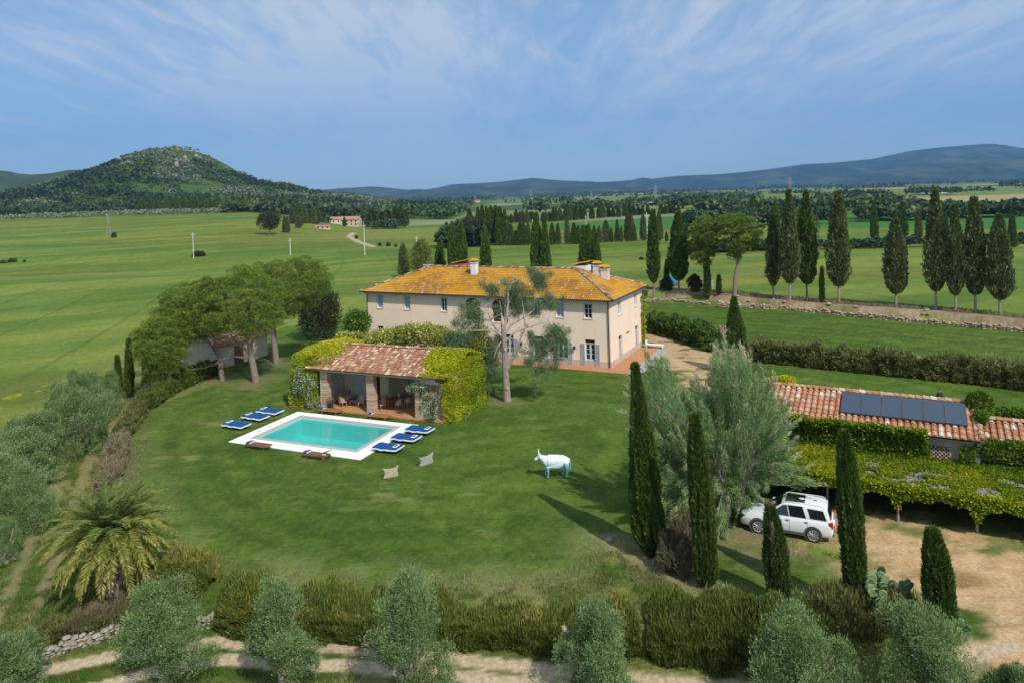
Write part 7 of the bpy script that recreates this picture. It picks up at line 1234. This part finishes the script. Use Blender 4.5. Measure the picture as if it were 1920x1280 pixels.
for i in (-.8, .8):
    for j in (-.28, .28): m = MB(); m.bx(i - .03, i + .03, j - .03, j + .03, 0, .3); m.obj('leg', WICK, r)
cq = loc2w(PF, -9.7, 1.55, .1); r = empty('coffee_table', cq, 'low wicker table in front of the pool house sofa', 'table', None, -PT); m = MB(); m.bx(-.35, .35, -.3, .3, .4, .44); m.obj('tabletop', WICK, r)
for i in (-.3, .3):
    for j in (-.25, .25): m = MB(); m.bx(i - .025, i + .025, j - .025, j + .025, 0, .4); m.obj('leg', WICK, r)
m = MB(); m.tube([(0, 0, 0), (0, 0, .2)], .09, 12); o = m.obj('jar', BLUE, None, cq + Vector((0, 0, .441))); tag(o, 'blue and white jar on the low wicker table', 'jar')
tq = loc2w(PF, -5.4, 3.4, .1); r = empty('dining_table', tq, 'long dark wooden dining table under the pool house roof', 'table', None, -PT + math.radians(62)); m = MB(); m.bx(-2.1, 2.1, -.45, .45, .72, .77); m.obj('tabletop', TEAK, r)
for i in (-1.7, 1.7): m = MB(); m.tube([(i, -.35, 0), (i, .35, .72)], .04, 6); m.tube([(i, .35, 0), (i, -.35, .72)], .04, 6); m.obj('leg', TEAK, r)
ca_, sa_ = math.cos(math.radians(62)), math.sin(math.radians(62))
for i, t_ in enumerate((-1.4, -.5, .4, 1.3)):
    for sg in (-1, 1): wchair(-5.4 + ca_ * t_ - sa_ * sg * .85, 3.4 + sa_ * t_ + ca_ * sg * .85, math.radians(62) + (0 if sg > 0 else math.pi), ('chair %s on the right side of the dining table' if sg < 0 else 'chair %s on the left side of the dining table') % ('at the near corner', 'second from the near end', 'second from the far end', 'at the far corner')[i])
wchair(-6.7, 1.25, math.radians(62 + 90 + 180), 'wicker chair at the near head of the dining table')
for k, t_ in enumerate((-.9, .2)):
    m = MB(); m.tube([(0, 0, 0), (0, 0, .06), (0, 0, .1), (0, 0, .26)], [.07, .05, .055, .05], 10); g_ = loc2w(PF, -5.4 + ca_ * t_, 3.4 + sa_ * t_, .872); o = m.obj('glass_vase', WHITE, None, g_); tag(o, ('white hurricane lamp on the near half of the dining table', 'white hurricane lamp on the far half of the dining table')[k], 'vase')
lq = loc2w(PF, -11.05, -.05, .1); r = empty('garden_lantern', lq, 'tall arched dark metal lantern beside the left pillar of the pool house', 'lantern', None, -PT); m = MB(); arc = [(-.25, 0, 0), (-.25, 0, .75)] + [(-.25 * math.cos(t), 0, .75 + .28 * math.sin(t)) for t in np.linspace(0, math.pi, 9)[1:-1]] + [(.25, 0, .75), (.25, 0, 0)]
for dy in (-.15, .15): m.tube([(x, dy, z) for x, y, z in arc], .03, 5)
m.bx(-.27, .27, -.17, .17, 0, .06); m.obj('frame', PLAST, r); m = MB(); m.bx(-.2, .2, -.1, .1, .062, .75); m.obj('glass', GLASS, r)
tq = P(887, 769); r = empty('tub_planter', tq, 'small teal plastic tub on the grass below the creeper wall', 'tub'); m = MB(); m.tube([(0, 0, .0), (0, 0, .26), (0, 0, .27), (0, 0, .06)], [.28, .36, .33, .26], 16, cap=False); m.tube([(0, 0, 0), (0, 0, .06)], .27, 16); m.obj('basin', TEAL, r)
m = MB(); m.tube([P(884, 766) + Vector((0, .35, .2)), at_depth(883, 740, tq.y + .3), at_depth(882, 705, tq.y + .3)], .02, 6); o = m.obj('downpipe', CONC); tag(o, 'thin pale pipe running down the green creeper wall', 'pipe')
bq = G(1262, 535); r = empty('water_tank', bq, 'faded blue rounded water tank under the cypresses right of the farmhouse', 'tank'); m = MB(); m.tube([(0, 0, 0), (0, 0, .2), (0, 0, 1.5), (0, 0, 1.9), (0, 0, 2.0)], [.8, .95, .95, .6, .2], 18); m.obj('tank_body', BLUEP, r, smooth=True); m = MB(); m.tube([(0, 0, 2.0), (0, 0, 2.12)], .22, 12); m.obj('lid', PLAST, r)
bq = G(1333, 543); r = empty('utility_box', bq, 'small grey utility cabinet beside the thin dark cypress', 'utility cabinet'); m = MB(); m.bx(-.4, .4, -.2, .2, 0, 1.6); m.obj('cabinet', CONC, r, bevel=.02); m = MB(); m.bx(-.36, .36, -.225, -.2, .1, 1.5); m.obj('door', STEEL, r)
# ------------------------------------------------------------------ dry stone walls and loose stones
def stone_wall(line, h, size, mat, seed, lab, zf, thick=.4):
    rn = random.Random(seed); mb = MB(); pts = [Vector((q[0], q[1], 0)) for q in line]
    for a, b_ in zip(pts[:-1], pts[1:]):
        L_ = (b_ - a).length; d = (b_ - a) / L_; s = 0.0
        while s < L_:
            w_ = size * rn.uniform(.6, 1.5); q = a + d * (s + w_ / 2); z0 = zf(q.x, q.y) - .05; z = 0; hh = h * rn.uniform(.7, 1.15)
            while z < hh:
                s_h = size * rn.uniform(.45, .85); mb.rock((q.x + rn.uniform(-.05, .05), q.y + rn.uniform(-.08, .08), z0 + z + s_h / 2), (w_ * .56, thick * .5, s_h * .6), rn); z += s_h * .92
            s += w_ * .95
    c = sum(pts, Vector()) / len(pts); c.z = zf(c.x, c.y); mb.v = [(x - c.x, y - c.y, z - c.z) for x, y, z in mb.v]; return tag(mb.obj('dry_stone_wall', mat, None, c), lab, 'stone wall')
zlow = lambda x, y: -1.25
stone_wall([tuple(P(u, v, -1.25)[:2]) for u, v in [(48, 1248), (100, 1228), (150, 1212), (205, 1197), (250, 1189)]], .55, .22, ROCK, 801, 'pale dry stone retaining wall at the lower left beside the track', zlow)
stone_wall([tuple(P(u, v, -1.25)[:2]) for u, v in [(370, 1176), (420, 1176), (470, 1178), (505, 1181)]], .55, .22, ROCK, 802, 'short stretch of pale stone wall between two foreground olives', zlow)
stone_wall([tuple(P(u, v, -1.25)[:2]) for u, v in [(640, 1192), (760, 1199), (880, 1204), (1000, 1210), (1110, 1218)]], .72, .28, ROCK, 803, 'low stone wall mostly hidden at the foot of the brown tipped hedge', zlow)
stone_wall([tuple(G(u, v)[:2]) for u, v in [(1208, 566), (1260, 566), (1300, 570), (1330, 572)]], .5, .34, ROCKY, 804, 'left tumbled stretch of the dry stone wall by the yard trees', gzf, .7)
stone_wall([tuple(G(u, v)[:2]) for u, v in [(1345, 576), (1400, 577), (1480, 582), (1560, 590), (1660, 600), (1750, 608), (1840, 616), (1940, 626), (2050, 640)]], .55, .36, ROCKY, 805, 'long ochre dry stone wall below the cypress bank', gzf, .7)
def loose(n, line, lab, seed, sz, mat=ROCK, spread=.3):
    rn = random.Random(seed)
    for i in range(n):
        t = rn.random() * (len(line) - 1); k = int(t); u = line[k][0] + (line[k + 1][0] - line[k][0]) * (t - k); v = line[k][1] + (line[k + 1][1] - line[k][1]) * (t - k); p = G(u, v); p.x += rn.uniform(-spread, spread); p.y += rn.uniform(-spread, spread); m = MB(); s = sz * rn.uniform(.5, 1.3); m.rock((0, 0, s * .35), (s, s * .8, s * .6), rn); o = m.obj('stone', mat, None, Vector((p.x, p.y, gzf(p.x, p.y)))); tag(o, lab, 'stone', lab)
loose(22, [(1340, 1098), (1360, 1108), (1410, 1118), (1440, 1128)], 'pale stones in the row between the second and third near cypresses', 811, .17); loose(16, [(1478, 1128), (1510, 1138), (1550, 1140)], 'pale stones in the row right of the short near cypress', 812, .15); loose(12, [(1210, 1045), (1240, 1062)], 'stones at the foot of the tallest near cypress', 813, .12); loose(40, [(1340, 568), (1500, 580), (1700, 600), (1900, 618)], 'loose stones scattered on the soil bank', 814, .3, ROCKY, 1.6); loose(12, [(1738, 594), (1722, 600)], 'pale boulders on the soil bank below the tallest ragged cypress', 815, .35, ROCK, .8)
# ------------------------------------------------------------------ far woods
def wood(name, X, Y, H_, W, tone, per, seed, mat=FARW, kind='stuff', lsz=.34, loc=None, Zg=None, round_=.5, lab=None, cat=None):
    global NR
    NR = np.random.default_rng(seed); n = len(X); Zg = gz(X, Y) if Zg is None else Zg; ix = np.repeat(np.arange(n), per); d = sph(len(ix)); d[:, 2] = np.abs(d[:, 2]) * .9 + np.minimum(d[:, 2], 0) * .2; r = (1 - .35 * NR.random(len(ix)) ** 2) * (.8 + .4 * n3(d * 1.5 + ix[:, None] * 1.7, 1.0, seed))
    p = np.stack([X[ix] + d[:, 0] * r * W[ix] / 2, Y[ix] + d[:, 1] * r * W[ix] / 2, Zg[ix] + H_[ix] * (.25 + .55 * r * d[:, 2] + .12)], 1); sz = W[ix] * lsz; v = tone[ix] + NR.normal(0, .09, len(ix)); o = leaves(name, p, d + np.array([0, 0, .2]), sz, sz * .8, mat, v, None, .7)
    if kind: tag(o, kind=kind)
    else: tag(o, lab, cat)
    return o
rg_ = np.random.default_rng(900)
n = 16000; X = rg_.uniform(-1150, -20, n); Y = rg_.uniform(HY - 470, HY + 40, n); Zh = gz(X, Y); ok = (Zh > -1) & (X < -60 - .0 * Y); X = X[ok]; Y = Y[ok]; ol_ = fb(X / 75, Y / 60, 91, 4); tone = np.where(ol_ > .56, .80 + rg_.normal(0, .05, len(X)), np.where(ol_ < .44, .22, .50) + rg_.normal(0, .08, len(X))); bare = (fb(X / 55, Y / 45, 92, 4) > .57) & (rg_.random(len(X)) < .93); X = X[~bare]; Y = Y[~bare]; tone = tone[~bare]; k = len(X)
wood('hill_woodland', X, Y, rg_.uniform(6, 11, k), rg_.uniform(7, 12, k), tone, 15, 901)
n = 2600; X = rg_.uniform(-1300, -320, n); Y = 820 - .0 * X + rg_.uniform(-90, 90, n) ; ok = (X / Y < -.52); X = X[ok]; Y = Y[ok]; k = len(X); wood('left_woodland', X, Y, rg_.uniform(9, 14, k), rg_.uniform(8, 12, k), rg_.normal(.2, .09, k), 16, 902)
X, Y = np.meshgrid(np.arange(-460, -270, 7.0), np.arange(640, 760, 9.0)); X = X.ravel() + rg_.normal(0, 1.2, X.size); Y = Y.ravel() + rg_.normal(0, 1.2, Y.size); k = len(X); wood('olive_grove', X, Y, rg_.uniform(4.5, 6, k), rg_.uniform(5, 6.5, k), rg_.normal(.86, .06, k), 20, 903)
n = 900; X = rg_.uniform(-330, -60, n); Y = rg_.uniform(620, 900, n); ok = (X / Y > -.40) & (X / Y < -.02) & (Y > 620 + 120 * fb(X / 40, X * 0, 93, 2)); X = X[ok]; Y = Y[ok]; k = len(X); wood('valley_edge_woodland', X, Y, rg_.uniform(9, 16, k), rg_.uniform(9, 14, k), .38 + .3 * (fb(X / 40, Y / 40, 94, 3) - .3) + rg_.normal(0, .09, k), 40, 904)
def belt(name, u0, u1, y0, y1, n, h0, h1, tone, seed, per=26, gaps=.0):
    r_ = np.random.default_rng(seed); U = r_.uniform(u0, u1, n); Yb = r_.uniform(y0, y1, n); A = np.array([ray(float(u), 360)[0] for u in U]); X = A * Yb; ok = fb(X / (y0 * .06), Yb / (y0 * .06), seed, 3) > gaps; X = X[ok]; Yb = Yb[ok]; k = len(X); return wood(name, X, Yb, r_.uniform(h0, h1, k), r_.uniform(h0 * .9, h1 * 1.1, k), tone + .25 * (fb(X / 50, Yb / 30, seed + 1, 3) - .5) + r_.normal(0, .08, k), per, seed + 2)
belt('near_tree_belt', 1270, 2050, 395, 470, 330, 6, 10, .42, 911, 110, .46); belt('field_edge_thicket', 1285, 1500, 236, 252, 90, 2.0, 4, .36, 912, 90); belt('field_edge_thicket', 1520, 2050, 232, 250, 200, 1.4, 3.4, .30, 913, 90); belt('right_tree_belt', 1300, 2100, 560, 640, 420, 8, 13, .50, 914, 60, .50)
belt('plain_tree_belt', 860, 2100, 780, 830, 420, 9, 14, .42, 915, 34, .50); belt('plain_tree_belt', 900, 2200, 1100, 1180, 480, 9, 15, .36, 916, 26, .50); belt('plain_tree_belt', 850, 2300, 1650, 1750, 560, 10, 17, .30, 917, 18, .50); belt('plain_tree_belt', 800, 2300, 2500, 2650, 700, 12, 22, .28, 918, 9, .45); belt('plain_tree_belt', 700, 2400, 3600, 4300, 900, 16, 30, .28, 919, 8, .42); belt('plain_tree_belt', 700, 2400, 5200, 6200, 900, 20, 40, .25, 920, 8, .40)
belt('farm_track_thicket', 683, 760, 500, 560, 40, 3, 7, .30, 921, 50); belt('farm_track_thicket', 560, 612, 560, 620, 40, 4, 8, .30, 925, 50); belt('middle_grove', 840, 900, 300, 330, 26, 7, 10, .34, 922, 90)
for i, u in enumerate(np.linspace(262, 556, 48)):
    vt = 378 + 6 * math.sin(i * 1.7) + (2 if i % 3 else -4) + (u - 262) * -.02; y = 700 + 120 * ((i * 7) % 5) / 5; a_, b_ = ray(float(u), 390); x = a_ * y; z = gzf(x, y); hgt = (14, 17, 12, 19, 15)[i % 5]; k = i % 6; rw = 2.3 / (.17, .14, .2, .15, .18, .12)[k]
    dup(protoM[k], Vector((x, y, z)), ORD[i] + ' dark cypress from the left in the line at the foot of the wooded hill', i * 1.1, (rw, rw, hgt), 'cypresses along the foot of the wooded hill')
for k, (u, v, s_) in enumerate([(333, 306, 5), (333, 313, 6), (349, 302, 6), (355, 307, 4), (370, 299, 6), (378, 302, 5), (384, 306, 3.5)]):
    p = hit(u, v + 1, 900, 2000); m = MB(); m.rock((0, 0, 3), (s_ * .8, s_ * .6, s_ * 1.3), random.Random(k)); o = m.obj('cliff_rock', ROCK, None, p + Vector((0, -5, 0))); tag(o, ['upper part of the leftmost pale cliff near the hilltop', 'lower part of the leftmost pale cliff near the hilltop', 'second pale cliff below the hilltop', 'small outcrop right below the second pale cliff', 'third pale cliff below the hilltop', 'fourth pale cliff below the hilltop', 'tiny pale outcrop at the right end of the hilltop cliffs'][k], 'rock', 'pale cliffs near the hilltop')
p = Vector((at_depth(336, 281, HY).x, HY - 12, at_depth(336, 284, HY).z)); m = MB()
for (a, b_, h) in ((-9, -5, 8), (-5, 3, 6.2), (3, 8, 7.5)): m.bx(a, b_, -1.5, 1.5, -6, h)
o = m.obj('ruined_wall', ROCKY, None, p); tag(o, 'reddish ruined wall on the very top of the wooded hill', 'ruin')
# ------------------------------------------------------------------ poles, pylons, distant houses
POLEM = M('pale_concrete_pole', (.62, .62, .60), (.50, .50, .48), 2)
for u, vt, vb, lab in [(363, 437, 485, 'tall pale utility pole standing in the left wheat field by the low bush'), (684, 420, 479, 'pale utility pole between distant villa and farmhouse roof'), (544.5, 448, 479, 'small pale utility pole just above the umbrella pines'), (1215, 400, 479, 'pale utility pole beside the slim cypress right of the farmhouse'), (781, 444, 462, 'short faraway utility pole above the left end of the roof'), (999, 412, 436, 'faraway utility pole just left of the close cypress pair'), (1099, 405, 428, 'faraway utility pole above the right chimneys')]:
    bp = P(u, vb, -3) if vb < 470 else G(u, vb); H_ = at_depth(u, vt, bp.y).z - bp.z; r = empty('utility_pole', bp, lab, 'utility pole', 'utility poles across the fields'); m = MB(); m.tube([(0, 0, -.3), (0, 0, H_)], [.2, .13], 8); m.obj('mast', POLEM, r); m = MB(); m.bx(-.75, .75, -.06, .06, H_ - .9, H_ - .78); m.obj('crossarm', POLEM, r)
    for x in (-.68, 0, .68): m = MB(); m.tube([(x, 0, H_ - .78 if x else H_), (x, 0, (H_ - .78 if x else H_) + .3)], .07, 6); m.obj('insulator', WHITE, r)
def pylon(u, vt, vb, z, lab, w=.13):
    bp = P(u, vb, z) if z is not None else hit(u, vb, 200, 2000); H_ = at_depth(u, vt, bp.y).z - bp.z; s = H_ / 30; r = empty('pylon', bp, lab, 'electricity pylon', 'lattice pylons', .3); m = MB(); lv = [(0, 3.2), (5, 2.6), (10, 2.0), (15, 1.4), (20, .9), (24, .75), (27, .6), (30, .1)]
    for (z0, w0), (z1, w1) in zip(lv[:-1], lv[1:]):
        for i in range(4):
            c = [(-1, -1), (1, -1), (1, 1), (-1, 1)]; a = c[i]; b_ = c[(i + 1) % 4]; q = lambda t, ww, zz: (t[0] * ww * s, t[1] * ww * s, zz * s); m.tube([q(a, w0, z0), q(a, w1, z1)], w * s, 4); m.tube([q(a, w0, z0), q(b_, w1, z1)], w * .7 * s, 4); m.tube([q(b_, w0, z0), q(a, w1, z1)], w * .7 * s, 4)
    m.obj('lattice_mast', PYL, r)
    for zz, ar in ((20, 4.6), (23.6, 4.0), (27, 3.4)): m = MB(); m.tube([(-ar * s, 0, zz * s), (0, 0, (zz + .9) * s), (ar * s, 0, zz * s)], w * s, 4); m.tube([(-ar * s, 0, zz * s), (ar * s, 0, zz * s)], w * s, 4); m.obj('crossarm', PYL, r)
PYL = M('weathered_steel', (.40, .38, .38), rough=.6)
for a in [(1482, 331, 374, -3, 'tallest lattice pylon against the mountains on the right'), (1230, 347, 386, -3, 'lattice pylon in the plain above the farmhouse right chimneys'), (1109, 359, 380, -3, 'small lattice pylon beside the pale green low hill'), (996, 356, 381, -3, 'lattice pylon at the left foot of the pale green low hill'), (891, 367, 388, -3, 'leftmost small lattice pylon in the plain'), (204, 402, 447, None, 'faint lattice tower standing in the left wheat field', .06)]: pylon(*a)
def far_house(u, vb, wpx, hpx, lab, wm, rm, z=-3, dep=.6, rz=.3, nwin=3):
    bp = hit(u, vb) if z > -2 else P(u, vb, z); s = bp.y / F; W = wpx * s; H_ = hpx * s; D = W * dep; r = empty('distant_house', bp, lab, 'house', 'distant houses', rz); m = MB(); hw = H_ * .68; m.bx(-W / 2, W / 2, 0, D, -1, hw); m.add([(-W / 2, 0, hw), (-W / 2, D, hw), (-W / 2, D / 2, H_ - .1), (W / 2, 0, hw), (W / 2, D, hw), (W / 2, D / 2, H_ - .1)], [(0, 1, 2), (3, 5, 4)]); m.obj('wall', wm, r)
    o = .04 * W; m = MB(); m.add([(-W / 2 - o, -o, hw - .1), (W / 2 + o, -o, hw - .1), (W / 2 + o, D / 2, H_), (-W / 2 - o, D / 2, H_), (W / 2 + o, D + o, hw - .1), (-W / 2 - o, D + o, hw - .1)], [(0, 1, 2, 3), (3, 2, 4, 5)]); m.obj('roof', rm, r)
    for k in range(nwin):
        for zz in ((.2, .62) if H_ > 5.5 else (.35,)): x = -W / 2 + W * (k + .5) / nwin; m = MB(); m.bx(x - .5, x + .5, -.06, -.01, hw * zz, hw * zz + 1.3); m.obj('window', GLASS, r)
FWM = M('distant_cream_wall', (.62, .50, .34), (.55, .44, .30), .2); FRM = M('distant_pink_roof', (.42, .22, .16), (.36, .19, .13), .5); FWW = M('distant_white_wall', (.75, .73, .70), (.68, .66, .62), .2)
far_house(630, 420, 36, 13, 'left wing of the distant cream villa with pink roof', FWM, FRM, -1.5, .7, .35, 4); far_house(655, 425, 34, 19, 'taller right wing of the distant cream villa with pink roof', FWM, FRM, -1.5, .6, -.15, 4); far_house(668, 424, 14, 12, 'small white arcade house at the right end of the distant villa', FWW, FRM, -1.5, .8, .2, 2); far_house(605, 430, 26, 7, 'low outbuilding before the distant villa', FWM, FRM, -1.5, .5, .1, 3)
far_house(741, 411, 9, 17, 'narrow cream tower house among dark conifers right of the distant villa', FWM, FRM, -1.5, .9, .2, 1); far_house(902, 401, 16, 9, 'small salmon house above the dark grove', M('salmon_wall', (.62, .34, .24)), FRM, -3, .6, .1, 2)
for (u, vb, w_, h_, lb, wm) in [(896, 380, 9, 5, 'tiny orange roofed farm near the leftmost pylon', FWM), (955, 387, 6, 4, 'tiny pink house left of the pale low hill', FWM), (1035, 385, 7, 4, 'tiny orange house below the pale low hill', FWM), (1222, 384, 9, 5, 'white house beside the plain pylon', FWW), (1248, 379, 8, 4, 'pale house with red roof right of the plain pylon', FWW), (1275, 380, 7, 4, 'second pale house right of the plain pylon', FWW), (1302, 376, 14, 5, 'cluster of white sheds at the right side of the plain', FWW), (1334, 379, 7, 8, 'narrow yellow house among the right hand trees', M('yellow_wall', (.62, .46, .20))),
                               (1556, 379, 10, 4, 'white farmhouse behind the third bank cypress', FWW), (1622, 377, 8, 4, 'white house left of the middle bank cypress', FWW), (1632, 376, 6, 4, 'small red roofed house touching the white one', FWM), (1770, 362, 26, 4, 'long pale farm sheds near the foot of the mountain', FWW), (1392, 355, 14, 4, 'pale village houses low on the mountain slope', FWM), (1610, 371, 9, 3, 'low grey shed in the far plain on the right', FWW)]:
    far_house(u, vb, w_, h_, lb, wm, FRM, -3, .6, .1 + (u % 7) * .1, 2)
# ------------------------------------------------------------------ rough grass tufts on the banks and edges
def tufts(name, n, x0, x1, y0, y1, keep, ln, lw, mat, seed, vb=.4):
    global NR
    NR = np.random.default_rng(seed); x = NR.uniform(x0, x1, n); y = NR.uniform(y0, y1, n); ok = keep(x, y); x = x[ok]; y = y[ok]; z = gz(x, y); k = len(x); p = np.stack([x, y, z + ln * .2], 1); v = vb + .5 * (fb(x / 1.5, y / 1.5, seed, 3) - .5) + NR.normal(0, .18, k); o = leaves(name, p, np.tile([0, 0, 1.0], (k, 1)), ln, lw, mat, v, None, .35); tag(o, kind='stuff'); return o
def kp(x, y):
    d1 = polyline_dist(x, y, TR1); d2 = polyline_dist(x, y, TR2); c = fb(x / 1.1, y / 1.1, 77, 3); return (d1 > .62) & (d2 > .62) & (c > .40) & (sdist(x, y, LAWNE) > -.2) & (sdist(x, y, YARD) > 0)
tufts('rough_grass', 150000, -32, 19, 22, 36, kp, .20, .022, GRASSB, 951)
def kl(x, y): d = polyline_dist(x, y, PATHL); return (d < 7.5) & (fb(x / 1.2, y / 1.2, 78, 3) > .42) & (np.abs(d - .8) > .35) & (sdist(x, y, PLAT) > -1)
tufts('path_side_grass', 90000, -48, -17, 30, 78, kl, .22, .04, GRASSB, 952)
def ke(x, y): d = sdist(x, y, LAWNE); return (d > -1.3) & (d < .9) & (fb(x / .9, y / .9, 79, 3) > .48) & (sdist(x, y, YARD) > .5)
tufts('lawn_edge_grass', 160000, -30, 14, 29, 70, ke, .20, .026, DRY, 953, .55)
def kf(x, y): d = polyline_dist(x, y, BANK); return (d < 10) & (y > np.interp(x, [p[0] for p in BANK], [p[1] for p in BANK]) + 3.2) & (fb(x / 3, y / 3, 80, 3) > .40)
tufts('bank_weeds', 90000, 15, 90, 70, 135, kf, .5, .09, DRY, 954, .3)
# large rock of a dry plant tuft row at the yard edge
hz_ = MB().bx(-13500, 13500, -60, 14500, -60, 1500).obj('haze', bpy.data.materials.new('haze_air')); tag(hz_, kind='stuff')
m = hz_.data.materials[0]; m.use_nodes = True; t = m.node_tree; t.nodes.clear(); pv = N(t, 'ShaderNodeVolumePrincipled'); pv.inputs['Color'].default_value = (0.20, 0.50, 1.0, 1); pv.inputs['Density'].default_value = 5.4e-5; pv.inputs['Anisotropy'].default_value = 0.1
oo = N(t, 'ShaderNodeOutputMaterial'); L(t, pv.outputs[0], oo.inputs['Volume'])
